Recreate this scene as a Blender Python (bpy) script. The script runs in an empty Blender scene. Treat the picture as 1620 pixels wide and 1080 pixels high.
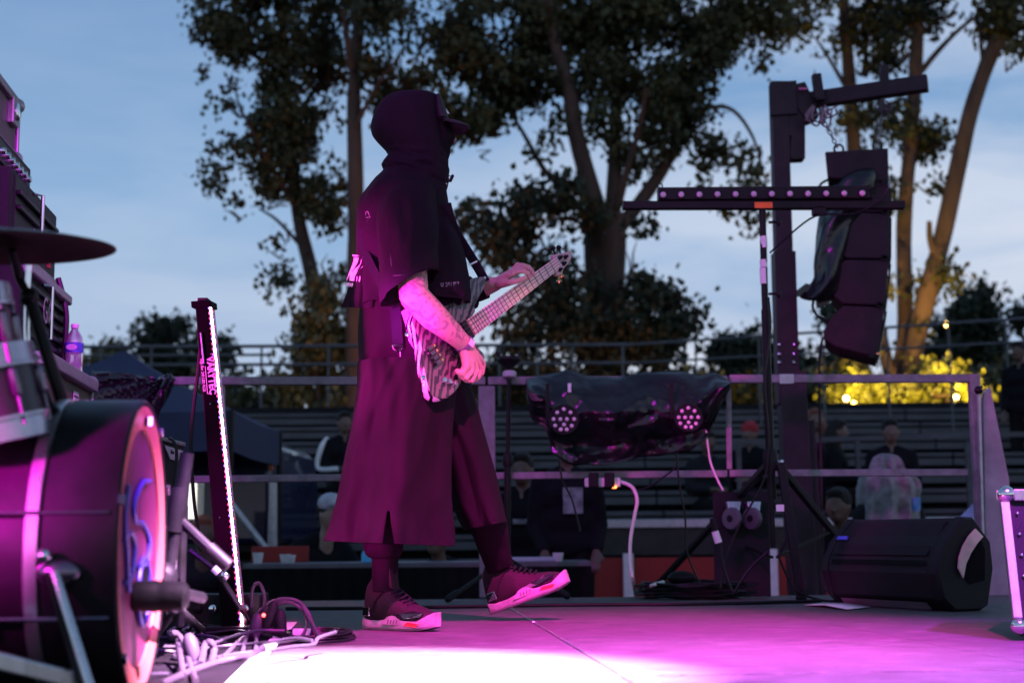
import bpy, math, random
from mathutils import Vector, Matrix, noise

R = random.Random(11)
V = Vector
scene = bpy.context.scene
COL = scene.collection
rad = math.radians

# ------------------------------------------------------------------ camera
FPX = 2250.0                      # focal length in pixels of a 1620 px wide frame (50 mm on full frame)
EYE = V((0.0, 0.0, 0.31))         # stage floor is z = 0; the lens is just above it
TILT = math.atan((847 - 540) / FPX)
ROLL = rad(0.45)
_f = V((0, math.cos(TILT), math.sin(TILT)))
_r0 = V((1, 0, 0))
_u0 = V((0, -math.sin(TILT), math.cos(TILT)))
_r = _r0 * math.cos(ROLL) - _u0 * math.sin(ROLL)
_u = _u0 * math.cos(ROLL) + _r0 * math.sin(ROLL)
cd = bpy.data.cameras.new('camera')
cam = bpy.data.objects.new('camera', cd)
COL.objects.link(cam)
cam.matrix_world = Matrix(((_r.x, _u.x, -_f.x, EYE.x), (_r.y, _u.y, -_f.y, EYE.y), (_r.z, _u.z, -_f.z, EYE.z), (0, 0, 0, 1)))
cd.sensor_width = 36.0
cd.lens = 50.0
cd.clip_start = 0.05
cd.clip_end = 900.0
cd.dof.use_dof = True
cd.dof.focus_distance = 4.85
cd.dof.aperture_fstop = 2.5
cd.dof.aperture_blades = 9
scene.camera = cam


def ray(px, py):
    return _f + _r * ((px - 810) / FPX) + _u * ((540 - py) / FPX)


def at(px, py, Y):
    """the point seen at a pixel of the photograph, at distance Y along the stage"""
    d = ray(px, py)
    return EYE + d * (Y / d.y)


def floor_at(px, py, z=0.0):
    d = ray(px, py)
    return EYE + d * ((z - EYE.z) / d.z)


# ------------------------------------------------------------------ sky
scene.view_settings.view_transform = 'Standard'
scene.view_settings.look = 'None'
scene.view_settings.exposure = 0.0
scene.view_settings.gamma = 1.0
scene.view_settings.use_curve_mapping = False
world = bpy.data.worlds.new('World')
scene.world = world
world.use_nodes = True
nt = world.node_tree
nt.nodes.clear()


def nd(tree, kind, **kw):
    n = tree.nodes.new(kind)
    for k, v in kw.items():
        if k in n.inputs.keys():
            n.inputs[k].default_value = v
        else:
            setattr(n, k, v)
    return n


sky = nd(nt, 'ShaderNodeTexSky', sky_type='NISHITA', sun_disc=False, sun_elevation=rad(1.2), sun_rotation=rad(140),
         altitude=60.0, air_density=1.0, dust_density=0.6, ozone_density=2.6)
tc = nd(nt, 'ShaderNodeTexCoord')
sep = nd(nt, 'ShaderNodeSeparateXYZ')
nt.links.new(tc.outputs['Generated'], sep.inputs[0])
# clouds: stretched noise on the sky direction, thicker low down
mp = nd(nt, 'ShaderNodeMapping')
mp.inputs['Scale'].default_value = (2.2, 2.2, 9.0)
mp.inputs['Location'].default_value = (5.1, 2.2, 0.9)
nt.links.new(tc.outputs['Generated'], mp.inputs[0])
n1 = nd(nt, 'ShaderNodeTexNoise', Scale=1.6, Detail=6.0, Roughness=0.55, Distortion=0.35)
nt.links.new(mp.outputs[0], n1.inputs['Vector'])
cr = nd(nt, 'ShaderNodeValToRGB')
cr.color_ramp.elements[0].position = 0.36
cr.color_ramp.elements[1].position = 0.62
nt.links.new(n1.outputs['Fac'], cr.inputs[0])
lowr = nd(nt, 'ShaderNodeMapRange')
lowr.inputs['From Min'].default_value = 0.50
lowr.inputs['From Max'].default_value = 0.02
lowr.inputs['To Min'].default_value = 0.12
lowr.inputs['To Max'].default_value = 1.0
nt.links.new(sep.outputs['Z'], lowr.inputs['Value'])
side_ = nd(nt, 'ShaderNodeMapRange')
side_.inputs['From Min'].default_value = -0.30
side_.inputs['From Max'].default_value = 0.32
side_.inputs['To Min'].default_value = 0.25
side_.inputs['To Max'].default_value = 1.0
nt.links.new(sep.outputs['X'], side_.inputs['Value'])
mul0 = nd(nt, 'ShaderNodeMath', operation='MULTIPLY')
mul = nd(nt, 'ShaderNodeMath', operation='MULTIPLY')
nt.links.new(cr.outputs[0], mul0.inputs[0])
nt.links.new(side_.outputs[0], mul0.inputs[1])
nt.links.new(mul0.outputs[0], mul.inputs[0])
nt.links.new(lowr.outputs[0], mul.inputs[1])
# dusk tint of the clear air: bluer overhead, paler towards the horizon
grad = nd(nt, 'ShaderNodeValToRGB')
for i_, (z_, c_) in enumerate(((0.0, (0.49, 0.46, 0.575)), (0.11, (0.36, 0.455, 0.62)), (0.22, (0.225, 0.37, 0.585)), (0.36, (0.145, 0.275, 0.495)), (1.0, (0.06, 0.115, 0.25)))):
    e = grad.color_ramp.elements[0] if i_ == 0 else (grad.color_ramp.elements[-1] if i_ == 4 else grad.color_ramp.elements.new(z_))
    e.position = z_
    e.color = (*c_, 1)
nt.links.new(sep.outputs['Z'], grad.inputs[0])
skymul = nd(nt, 'ShaderNodeVectorMath', operation='SCALE')
skymul.inputs['Scale'].default_value = 0.05
nt.links.new(sky.outputs[0], skymul.inputs[0])
mix0 = nd(nt, 'ShaderNodeMix', data_type='RGBA', blend_type='MIX')
mix0.inputs['Factor'].default_value = 0.85
nt.links.new(skymul.outputs[0], mix0.inputs[6])
nt.links.new(grad.outputs[0], mix0.inputs[7])
mix1 = nd(nt, 'ShaderNodeMix', data_type='RGBA', blend_type='MIX')
nt.links.new(mul.outputs[0], mix1.inputs['Factor'])
nt.links.new(mix0.outputs[2], mix1.inputs[6])
mix1.inputs[7].default_value = (0.58, 0.60, 0.665, 1)
scl = nd(nt, 'ShaderNodeVectorMath', operation='SCALE')
scl.inputs['Scale'].default_value = 13.8
nt.links.new(mix1.outputs[2], scl.inputs[0])
bg = nd(nt, 'ShaderNodeBackground', Strength=0.1)
nt.links.new(scl.outputs[0], bg.inputs['Color'])
wo = nd(nt, 'ShaderNodeOutputWorld')
nt.links.new(bg.outputs[0], wo.inputs['Surface'])


# ------------------------------------------------------------------ lamps
def spot(name, loc, aim, power, col, size, blend=0.3, radius=0.05):
    l = bpy.data.lights.new(name, 'SPOT')
    l.energy = power
    l.color = col
    l.spot_size = rad(size)
    l.spot_blend = blend
    l.shadow_soft_size = radius
    o = bpy.data.objects.new(name, l)
    COL.objects.link(o)
    o.location = loc
    o.rotation_euler = (V(aim) - V(loc)).to_track_quat('-Z', 'Y').to_euler()
    return o


def point(name, loc, power, col, radius=0.1):
    l = bpy.data.lights.new(name, 'POINT')
    l.energy = power
    l.color = col
    l.shadow_soft_size = radius
    o = bpy.data.objects.new(name, l)
    COL.objects.link(o)
    o.location = loc
    return o


# stage lanterns and added beams, all outside the frame; the LED bar in view is built with its own glow
spot('stage_spot_floor', (2.4, 1.7, 4.4), (-0.30, 3.36, 0.0), 46000, (1.0, 0.52, 0.97), 16.0, 0.85, 0.02)
spot('stage_spot_lilac', (1.9, 1.0, 4.6), (0.62, 3.35, 0.0), 7000, (0.85, 0.22, 1.0), 22, 1.0, 0.06)
spot('stage_spot_violet', (2.6, 1.2, 4.2), (1.15, 3.4, 0.0), 5000, (0.52, 0.05, 1.0), 40, 0.9, 0.06)
spot('stage_spot_pink', (0.9, 1.2, 4.4), (0.40, 4.45, 0.0), 7600, (1.0, 0.03, 0.55), 29, 1.0, 0.06)
spot('stage_spot_back', (-2.3, 4.25, 0.85), (-0.44, 4.95, 1.06), 1100, (1.0, 0.002, 0.55), 30, 0.8, 0.05)
spot('stage_spot_skirt', (-1.8, 3.35, 0.40), (-0.38, 4.95, 0.52), 640, (1.0, 0.0, 0.58), 26, 0.8, 0.03)
spot('stage_spot_arm', (-1.5, 2.2, 0.9), (-0.33, 4.75, 1.03), 3300, (0.95, 0.01, 0.80), 6.6, 0.9, 0.05)
spot('added_spot_neck', (2.2, 2.0, 3.0), (0.14, 5.14, 1.04), 900, (1.0, 0.30, 0.46), 6.0, 0.8, 0.05)  # extra beam added to brighten the guitar neck, no lantern known there
spot('stage_spot_wash', (-2.6, 0.2, 5.0), (1.6, 7.8, 0.9), 900, (0.85, 0.02, 1.0), 30, 0.9, 0.08)
spot('added_spot_drums', (-1.5, 1.9, 0.6), (-1.06, 2.70, 0.46), 700, (1.0, 0.004, 0.74), 40, 1.0, 0.05)  # magenta beam added in place of the lens flare over the kit
spot('added_spot_backline', (0.6, 0.8, 3.4), (-2.0, 6.0, 1.2), 2200, (0.75, 0.015, 0.9), 20, 0.8, 0.05)  # added to tint the amplifiers magenta in place of the lens flare
spot('stage_spot_drum_head', (0.6, 1.9, 2.6), (-0.75, 2.9, 0.82), 60, (1.0, 0.01, 0.36), 9, 0.8, 0.03)
spot('stage_spot_cables', (0.0, 2.2, 1.6), (-0.9, 3.6, 0.0), 500, (0.42, 0.01, 1.0), 30, 0.8, 0.03)


# ------------------------------------------------------------------ materials
def principled(name):
    m = bpy.data.materials.new(name)
    m.use_nodes = True
    return m, m.node_tree, m.node_tree.nodes['Principled BSDF']


def mat(name, col, rough=0.6, metal=0.0, var=0.25, scale=9.0, bump=0.0, bscale=60.0, rvar=0.12, coat=0.0, stretch=(1, 1, 1), trans=0.0):
    m, t, b = principled(name)
    co = nd(t, 'ShaderNodeTexCoord')
    mp_ = nd(t, 'ShaderNodeMapping')
    mp_.inputs['Scale'].default_value = stretch
    t.links.new(co.outputs['Object'], mp_.inputs[0])
    n = nd(t, 'ShaderNodeTexNoise', Scale=scale, Detail=5.0, Roughness=0.6)
    t.links.new(mp_.outputs[0], n.inputs['Vector'])
    mx = nd(t, 'ShaderNodeMix', data_type='RGBA')
    mx.inputs[6].default_value = (*[c * (1 - var) for c in col], 1)
    mx.inputs[7].default_value = (*[min(1, c * (1 + var)) for c in col], 1)
    r = nd(t, 'ShaderNodeValToRGB')
    r.color_ramp.elements[0].position = 0.32
    r.color_ramp.elements[1].position = 0.68
    t.links.new(n.outputs['Fac'], r.inputs[0])
    t.links.new(r.outputs[0], mx.inputs['Factor'])
    t.links.new(mx.outputs[2], b.inputs['Base Color'])
    b.inputs['Metallic'].default_value = metal
    # deep black cloth and matt paint hardly shine; lacquer and plastic sheet do
    b.inputs['Specular IOR Level'].default_value = 0.5 if (max(col) > 0.06 or rough < 0.3) else (0.07 if rough >= 0.72 else 0.2)
    b.inputs['Coat Weight'].default_value = coat
    b.inputs['Transmission Weight'].default_value = trans
    rr = nd(t, 'ShaderNodeMapRange')
    rr.inputs['To Min'].default_value = max(0.02, rough - rvar)
    rr.inputs['To Max'].default_value = min(1.0, rough + rvar)
    t.links.new(n.outputs['Fac'], rr.inputs['Value'])
    t.links.new(rr.outputs[0], b.inputs['Roughness'])
    if bump:
        n2 = nd(t, 'ShaderNodeTexNoise', Scale=bscale, Detail=4.0)
        t.links.new(mp_.outputs[0], n2.inputs['Vector'])
        bp = nd(t, 'ShaderNodeBump', Strength=bump, Distance=0.02)
        t.links.new(n2.outputs['Fac'], bp.inputs['Height'])
        t.links.new(bp.outputs[0], b.inputs['Normal'])
    return m


def glow(name, col, strength):
    m, t, b = principled(name)
    b.inputs['Base Color'].default_value = (*[0.5 * c for c in col], 1)
    b.inputs['Emission Color'].default_value = (*col, 1)
    b.inputs['Emission Strength'].default_value = strength
    return m


# ------------------------------------------------------------------ objects
def thing(name, label, cat, loc=(0, 0, 0), group=None):
    o = bpy.data.objects.new(name, None)
    COL.objects.link(o)
    o.location = loc
    o.empty_display_size = 0.1
    o['label'] = label
    o['category'] = cat
    if group:
        o['group'] = group
    return o


def tag(o, label, cat, group=None):
    o['label'] = label
    o['category'] = cat
    if group:
        o['group'] = group
    return o


def adopt(child, parent):
    if parent is None:
        return
    child.parent = parent
    if parent.type == 'EMPTY':
        child.matrix_parent_inverse = Matrix.Translation(parent.location).inverted()


def copy_thing(o, delta):
    c = o.copy()
    COL.objects.link(c)
    c.location = o.location + V(delta)
    for ch in o.children:
        d = ch.copy()
        COL.objects.link(d)
        d.parent = c
        for g in ch.children:
            h = g.copy()
            COL.objects.link(h)
            h.parent = d
    return c


def frame_of(d, up=V((0, 0, 1))):
    d = d.normalized()
    if abs(d.dot(up)) > 0.98:
        up = V((0, 1, 0)) if abs(d.y) < 0.9 else V((1, 0, 0))
    s = d.cross(up).normalized()
    return s, s.cross(d).normalized()


def catmull(pts, k=6):
    pts = [V(p) for p in pts]
    P = [pts[0] * 2 - pts[1]] + pts + [pts[-1] * 2 - pts[-2]]
    out = []
    for i in range(1, len(P) - 2):
        for j in range(k):
            t = j / k
            a, b, c, d = P[i - 1], P[i], P[i + 1], P[i + 2]
            out.append(0.5 * ((2 * b) + (c - a) * t + (2 * a - 5 * b + 4 * c - d) * t * t + (3 * b - a - 3 * c + d) * t ** 3))
    out.append(pts[-1])
    return out


class MB:
    def __init__(self):
        self.v, self.f, self.mi, self.cur = [], [], [], 0

    def add(self, vs, fs):
        o = len(self.v)
        self.v += [tuple(p) for p in vs]
        self.f += [tuple(i + o for i in q) for q in fs]
        self.mi += [self.cur] * len(fs)
        return self

    def hexa(self, p):       # 4 bottom (ccw seen from above) and 4 top points
        return self.add(p, [(3, 2, 1, 0), (4, 5, 6, 7), (0, 1, 5, 4), (1, 2, 6, 5), (2, 3, 7, 6), (3, 0, 4, 7)])

    def box(self, c, s, rot=None):
        c = V(c)
        q = []
        for z in (-1, 1):
            for x, y in ((-1, -1), (1, -1), (1, 1), (-1, 1)):
                p = V((x * s[0] / 2, y * s[1] / 2, z * s[2] / 2))
                q.append(c + (rot @ p if rot else p))
        return self.hexa(q)

    def beam(self, p, q, w, h, up=V((0, 0, 1))):
        p, q = V(p), V(q)
        s, u = frame_of(q - p, V(up))
        a = [p - s * w / 2 - u * h / 2, p + s * w / 2 - u * h / 2, p + s * w / 2 + u * h / 2, p - s * w / 2 + u * h / 2]
        b = [x + (q - p) for x in a]
        return self.add(a + b, [(0, 1, 2, 3), (7, 6, 5, 4), (0, 4, 5, 1), (1, 5, 6, 2), (2, 6, 7, 3), (3, 7, 4, 0)])

    def loft(self, rings, cap=True, closed=True):
        n = len(rings[0])
        vs = [p for r in rings for p in r]
        fs = []
        m = n if closed else n - 1
        for i in range(len(rings) - 1):
            for j in range(m):
                k = (j + 1) % n
                fs.append((i * n + j, i * n + k, (i + 1) * n + k, (i + 1) * n + j))
        if cap and closed:
            fs.append(tuple(range(n - 1, -1, -1)))
            fs.append(tuple((len(rings) - 1) * n + j for j in range(n)))
        return self.add(vs, fs)

    def tube(self, pts, r, n=8, cap=True, up=V((0, 0, 1))):
        pts = [V(p) for p in pts]
        rs = r if isinstance(r, (list, tuple)) else [r] * len(pts)
        rings = []
        s = None
        for i, p in enumerate(pts):
            d = (pts[min(i + 1, len(pts) - 1)] - pts[max(i - 1, 0)])
            if d.length < 1e-9:
                d = V((0, 0, 1))
            d.normalize()
            if s is None:
                s, u = frame_of(d, up)
            else:
                s = (s - d * s.dot(d))
                if s.length < 1e-6:
                    s, u = frame_of(d, up)
                s.normalize()
            u = s.cross(d)
            rings.append([p + (s * math.cos(2 * math.pi * k / n) + u * math.sin(2 * math.pi * k / n)) * rs[i] for k in range(n)])
        return self.loft(rings, cap)

    def capsule(self, p, q, rp, rq, n=10):
        p, q = V(p), V(q)
        d = q - p
        if d.length < 1e-6:
            d = V((0, 0, 1e-5))
        dn = d.normalized()
        pts, rs = [], []
        for a in (80, 55, 28):
            pts.append(p - dn * rp * math.sin(rad(a)))
            rs.append(rp * math.cos(rad(a)))
        pts += [p, q]
        rs += [rp, rq]
        for a in (28, 55, 80):
            pts.append(q + dn * rq * math.sin(rad(a)))
            rs.append(rq * math.cos(rad(a)))
        s, u = frame_of(dn)
        return self.loft([[c + (s * math.cos(2 * math.pi * k / n) + u * math.sin(2 * math.pi * k / n)) * r for k in range(n)] for c, r in zip(pts, rs)])

    def ball(self, c, r, n=12, m=8, rot=None):
        c = V(c)
        r = (r, r, r) if isinstance(r, (int, float)) else r
        rings = []
        for i in range(m + 1):
            a = math.pi * (i + 0.03 * (i == 0) - 0.03 * (i == m)) / m
            ring = []
            for k in range(n):
                b = 2 * math.pi * k / n
                p = V((r[0] * math.sin(a) * math.cos(b), r[1] * math.sin(a) * math.sin(b), -r[2] * math.cos(a)))
                ring.append(c + (rot @ p if rot else p))
            rings.append(ring)
        return self.loft(rings)

    def prism(self, poly, ext):
        poly = [V(p) for p in poly]
        ext = V(ext)
        n = len(poly)
        vs = poly + [p + ext for p in poly]
        return self.add(vs, [tuple(range(n - 1, -1, -1)), tuple(range(n, 2 * n))] + [(i, (i + 1) % n, n + (i + 1) % n, n + i) for i in range(n)])

    def lathe(self, prof, c, axis=V((0, 0, 1)), n=24, cap=True):
        axis = V(axis).normalized()
        s, u = frame_of(axis)
        c = V(c)
        return self.loft([[c + axis * z + (s * math.cos(2 * math.pi * k / n) + u * math.sin(2 * math.pi * k / n)) * max(r, 1e-4) for k in range(n)] for r, z in prof], cap)

    def ring(self, c, axis, r, t, n=24, m=6):
        """a torus"""
        axis = V(axis).normalized()
        s, u = frame_of(axis)
        c = V(c)
        vs, fs = [], []
        for i in range(n):
            a = 2 * math.pi * i / n
            d = s * math.cos(a) + u * math.sin(a)
            for k in range(m):
                b = 2 * math.pi * k / m
                vs.append(c + d * (r + t * math.cos(b)) + axis * t * math.sin(b))
        for i in range(n):
            for k in range(m):
                fs.append((i * m + k, ((i + 1) % n) * m + k, ((i + 1) % n) * m + (k + 1) % m, i * m + (k + 1) % m))
        return self.add(vs, fs)

    def ribbon(self, pts, w, t, side):
        """flat strap along pts; side(i) or a vector gives the width direction"""
        pts = [V(p) for p in pts]
        rings = []
        for i, p in enumerate(pts):
            d = (pts[min(i + 1, len(pts) - 1)] - pts[max(i - 1, 0)]).normalized()
            s = V(side[i]) if isinstance(side, list) else V(side)
            s = (s - d * s.dot(d)).normalized()
            u = s.cross(d)
            rings.append([p - s * w / 2 - u * t / 2, p + s * w / 2 - u * t / 2, p + s * w / 2 + u * t / 2, p - s * w / 2 + u * t / 2])
        return self.loft(rings)

    def build(self, name, mats, parent=None, smooth=35, bevel=0.0, stuff=False, fix=False):
        me = bpy.data.meshes.new(name)
        me.from_pydata(self.v, [], self.f)
        for m in (mats if isinstance(mats, (list, tuple)) else [mats]):
            me.materials.append(m)
        if any(self.mi):
            me.polygons.foreach_set('material_index', self.mi)
        if smooth:
            me.polygons.foreach_set('use_smooth', [True] * len(me.polygons))
            me.set_sharp_from_angle(angle=rad(smooth))
        if fix:
            import bmesh
            bm = bmesh.new()
            bm.from_mesh(me)
            bmesh.ops.recalc_face_normals(bm, faces=bm.faces)
            bm.to_mesh(me)
            bm.free()
        me.update()
        o = bpy.data.objects.new(name, me)
        COL.objects.link(o)
        adopt(o, parent)
        if bevel:
            b = o.modifiers.new('bevel', 'BEVEL')
            b.width = bevel
            b.segments = 2
            b.limit_method = 'ANGLE'
        if stuff:
            o['kind'] = 'stuff'
        return o


def structure(o):
    o['kind'] = 'structure'
    return o


def remesh(o, voxel, it=4, fac=0.5):
    r = o.modifiers.new('remesh', 'REMESH')
    r.mode = 'VOXEL'
    r.voxel_size = voxel
    r.use_smooth_shade = True
    if it:
        s = o.modifiers.new('smooth', 'SMOOTH')
        s.iterations = it
        s.factor = fac
    return o


def text(name, body, origin, xdir, ydir, size, m, parent=None, ext=0.0006, align='LEFT', shear=0.0, bold=0.0, xscale=1.0):
    c = bpy.data.curves.new(name, 'FONT')
    c.body = body
    c.size = size
    c.extrude = ext
    c.align_x = align
    c.align_y = 'BOTTOM_BASELINE'
    c.shear = shear
    c.offset = bold
    c.resolution_u = 3
    c.materials.append(m)
    o = bpy.data.objects.new(name, c)
    COL.objects.link(o)
    x = V(xdir).normalized()
    y = V(ydir)
    y = (y - x * y.dot(x)).normalized()
    z = x.cross(y)
    o2 = Matrix(((x.x * xscale, y.x, z.x, origin[0]), (x.y * xscale, y.y, z.y, origin[1]), (x.z * xscale, y.z, z.z, origin[2]), (0, 0, 0, 1)))
    o.matrix_basis = o2
    adopt(o, parent)
    return o


def rock(p, amp, sc, seed=0.0):
    return noise.noise(V(p) * sc + V((seed, seed * 1.7, -seed))) * amp


# ------------------------------------------------------------------ palette
ply = mat('stage_ply', (0.092, 0.085, 0.084), 0.55, var=0.45, scale=7, bump=0.5, bscale=70, stretch=(1, 6, 1))


def scuff(m, amount=0.5):
    """worn pale scuffs and dark scratches with their own shapes"""
    t = m.node_tree
    b = t.nodes['Principled BSDF']
    src = b.inputs['Base Color'].links[0].from_socket
    co = nd(t, 'ShaderNodeTexCoord')
    mp_ = nd(t, 'ShaderNodeMapping')
    mp_.inputs['Scale'].default_value = (1.0, 3.5, 1.0)
    mp_.inputs['Rotation'].default_value = (0, 0, 0.4)
    t.links.new(co.outputs['Object'], mp_.inputs[0])
    n = nd(t, 'ShaderNodeTexNoise', Scale=7.0, Detail=9.0, Roughness=0.72, Distortion=1.2)
    t.links.new(mp_.outputs[0], n.inputs['Vector'])
    r = nd(t, 'ShaderNodeValToRGB')
    r.color_ramp.elements[0].position = 0.52
    r.color_ramp.elements[1].position = 0.66
    t.links.new(n.outputs['Fac'], r.inputs[0])
    f = nd(t, 'ShaderNodeMath', operation='MULTIPLY')
    f.inputs[1].default_value = amount
    t.links.new(r.outputs[0], f.inputs[0])
    mx = nd(t, 'ShaderNodeMix', data_type='RGBA')
    t.links.new(f.outputs[0], mx.inputs['Factor'])
    t.links.new(src, mx.inputs[6])
    mx.inputs[7].default_value = (0.19, 0.18, 0.178, 1)
    n3 = nd(t, 'ShaderNodeTexNoise', Scale=26.0, Detail=6.0, Roughness=0.7, Distortion=2.0)
    t.links.new(mp_.outputs[0], n3.inputs['Vector'])
    r3 = nd(t, 'ShaderNodeValToRGB')
    r3.color_ramp.elements[0].position = 0.60
    r3.color_ramp.elements[1].position = 0.70
    t.links.new(n3.outputs['Fac'], r3.inputs[0])
    mx3 = nd(t, 'ShaderNodeMix', data_type='RGBA')
    f3 = nd(t, 'ShaderNodeMath', operation='MULTIPLY')
    f3.inputs[1].default_value = amount
    t.links.new(r3.outputs[0], f3.inputs[0])
    t.links.new(f3.outputs[0], mx3.inputs['Factor'])
    t.links.new(mx.outputs[2], mx3.inputs[6])
    mx3.inputs[7].default_value = (0.016, 0.015, 0.015, 1)
    t.links.new(mx3.outputs[2], b.inputs['Base Color'])


scuff(ply, 0.9)
M = dict(
    deck_edge=mat('deck_edge', (0.16, 0.16, 0.17), 0.5, 0.6),
    asphalt=mat('asphalt', (0.05, 0.05, 0.052), 0.9, bump=0.4, bscale=200),
    alu=mat('galvanised_steel', (0.42, 0.42, 0.44), 0.42, 0.75, var=0.18, scale=30, bump=0.08),
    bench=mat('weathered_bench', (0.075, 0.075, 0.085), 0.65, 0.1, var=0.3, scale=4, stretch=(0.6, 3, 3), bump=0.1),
    bench_dark=mat('dark_bench_board', (0.018, 0.018, 0.021), 0.8, 0.0),  # darker board tone for treads, risers, frames and back board
    concrete=mat('concrete', (0.12, 0.115, 0.11), 0.85, bump=0.3, var=0.3, scale=3),
    black=mat('black_paint', (0.009, 0.009, 0.010), 0.5, var=0.3, scale=14, bump=0.06),
    blackmetal=mat('black_metal', (0.010, 0.010, 0.011), 0.4, 0.3, var=0.3, scale=20),
    rubber=mat('black_rubber', (0.008, 0.008, 0.009), 0.6, var=0.3, scale=30),
    cable=mat('black_cable', (0.010, 0.010, 0.011), 0.42, var=0.3),
    plastic=mat('black_sheet', (0.008, 0.008, 0.010), 0.25, var=0.3, scale=5, bump=0.25, bscale=16),
    cloth=mat('black_cloth', (0.012, 0.011, 0.012), 0.85, var=0.25, scale=6, bump=0.25, bscale=260),
    red=mat('red_board', (0.26, 0.012, 0.010), 0.5, var=0.2, scale=3),
    white=mat('white_paint', (0.72, 0.71, 0.70), 0.45, var=0.08, scale=12),
    whiteplastic=mat('white_plastic', (0.74, 0.73, 0.72), 0.35, var=0.06),
    chrome=mat('chrome', (0.75, 0.75, 0.77), 0.12, 1.0, var=0.05, rvar=0.05),
    brushed=mat('brushed_aluminium', (0.62, 0.62, 0.64), 0.3, 0.9, var=0.1, scale=40, stretch=(1, 1, 0.1)),
    navy=mat('navy_canvas', (0.022, 0.028, 0.075), 0.8, var=0.2, scale=5, bump=0.15, bscale=30),
    bark=mat('poplar_bark', (0.072, 0.042, 0.032), 0.9, var=0.45, scale=3.5, stretch=(1, 1, 0.25), bump=0.8, bscale=9),
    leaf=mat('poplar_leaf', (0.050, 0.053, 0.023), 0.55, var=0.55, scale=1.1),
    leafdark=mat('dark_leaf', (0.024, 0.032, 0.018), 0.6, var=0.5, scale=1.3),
    leafyellow=mat('leaf_painted_lit', (0.072, 0.070, 0.022), 0.55, var=0.4, scale=1.3),  # golden lamplight put into the leaf colour
    leafgreen=mat('bush_leaf', (0.10, 0.11, 0.012), 0.5, var=0.4, scale=1.3),  # lightened so the colour itself carries some of the yellow lamp glow
    orange=mat('orange_sticker', (0.75, 0.15, 0.02), 0.5, var=0.12),
    gold=mat('brass', (0.72, 0.50, 0.2), 0.25, 1.0, var=0.1),
    glass=mat('lens_glass', (0.85, 0.80, 0.84), 0.12, 0.0, var=0.05, coat=1.0),
    print=mat('white_print', (0.78, 0.76, 0.76), 0.5, var=0.04),
    purpleprint=mat('grey_print', (0.45, 0.43, 0.5), 0.5, var=0.05),
)

# ------------------------------------------------------------------ ground
m = MB()
m.add([(-260, -40, -0.72), (260, -40, -0.72), (260, 420, -0.72), (-260, 420, -0.72)], [(0, 1, 2, 3)])
structure(m.build('ground', M['asphalt'], smooth=0))

# ------------------------------------------------------------------ stage: plywood deck panels on a steel frame
SA = math.atan2(0.085, 1.0)
SROT = Matrix.Rotation(SA, 3, 'Z')
seam = floor_at(820, 970)
SO = V((seam.x, seam.y, 0))          # one corner of the panel grid


def stage_pt(a, b, z=0.0):
    return SO + SROT @ V((a, b, 0)) + V((0, 0, z))


EDGE_B = 1.42                          # the far edge, in panel coordinates
panels = []
meshes = {}
for i in range(-5, 5):
    for j, (b0, b1) in enumerate(((-4.6, -2.6), (-2.6, -0.6), (-0.6, 1.4))):
        a0, a1 = i * 1.0, i * 1.0 + 1.0
        g = 0.0038
        dz = R.uniform(-0.0012, 0.0012)
        q = [stage_pt(a0 + g, b0 + g, -0.02 + dz), stage_pt(a1 - g, b0 + g, -0.02 + dz), stage_pt(a1 - g, b1 - g, -0.02 + dz), stage_pt(a0 + g, b1 - g, -0.02 + dz)]
        panels.append(MB().hexa(q + [p + V((0, 0, 0.02)) for p in q]))
stage = MB()
# steel frame under the panels, open underside with legs
for b in (-4.6, -2.6, -0.6, 1.4):
    stage.beam(stage_pt(-5, b, -0.085), stage_pt(5, b, -0.085), 0.05, 0.12)
for i in range(-5, 6):
    stage.beam(stage_pt(i, -4.55, -0.09), stage_pt(i, 1.35, -0.09), 0.04, 0.10)
st = structure(stage.build('stage', M['deck_edge'], smooth=0))
for p in panels:
    p.build('deck_panel', ply, st, smooth=0, bevel=0.0015)
# bright metal joint strip along the panel seam that runs towards the lens
for b0, b1 in ((-4.59, -2.61), (-2.59, -0.61), (-0.59, 1.39)):
    MB().beam(stage_pt(0.004, b0, 0.0005), stage_pt(0.004, b1, 0.0005), 0.012, 0.005).build('joint_strip', M['brushed'], st, smooth=0, bevel=0.001)
legs = MB()
for i in range(-5, 6, 2):
    for b in (-4.55, -2.6, -0.6, 1.36):
        c = MB().tube([stage_pt(i, b, -0.718), stage_pt(i, b, -0.145)], 0.024, 10)
        c.build('stage_leg', M['alu'], st)
# black skirt hanging along the far edge
m = MB()
pts = []
for k in range(201):
    a = -5 + 10 * k / 200
    w = 0.018 * math.sin(k * 1.1) + 0.01 * math.sin(k * 0.37)
    pts.append(stage_pt(a, EDGE_B + 0.035 + w, 0))
m.loft([[p + V((0, 0, -0.03)) for p in pts], [p + V((0, 0.01, -0.35)) for p in pts], [p + V((0, 0.0, -0.70)) for p in pts]], cap=False, closed=False)
structure(m.build('stage_skirt', M['cloth']))

# ------------------------------------------------------------------ railing along the far edge of the stage
RY = 7.28
RAILM = mat('painted_steel_rail', (0.20, 0.19, 0.21), 0.5, 0.2, var=0.3, scale=16, bump=0.1)
railing = thing('stage_railing', 'grey square-tube guard railing running along the far edge of the stage', 'railing', at(950, 946, RY))


def bar(p, q, w=0.042, h=0.042, name='rail', m=RAILM, par=railing):
    return MB().beam(p, q, w, h).build(name, m, par, bevel=0.004)


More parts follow.
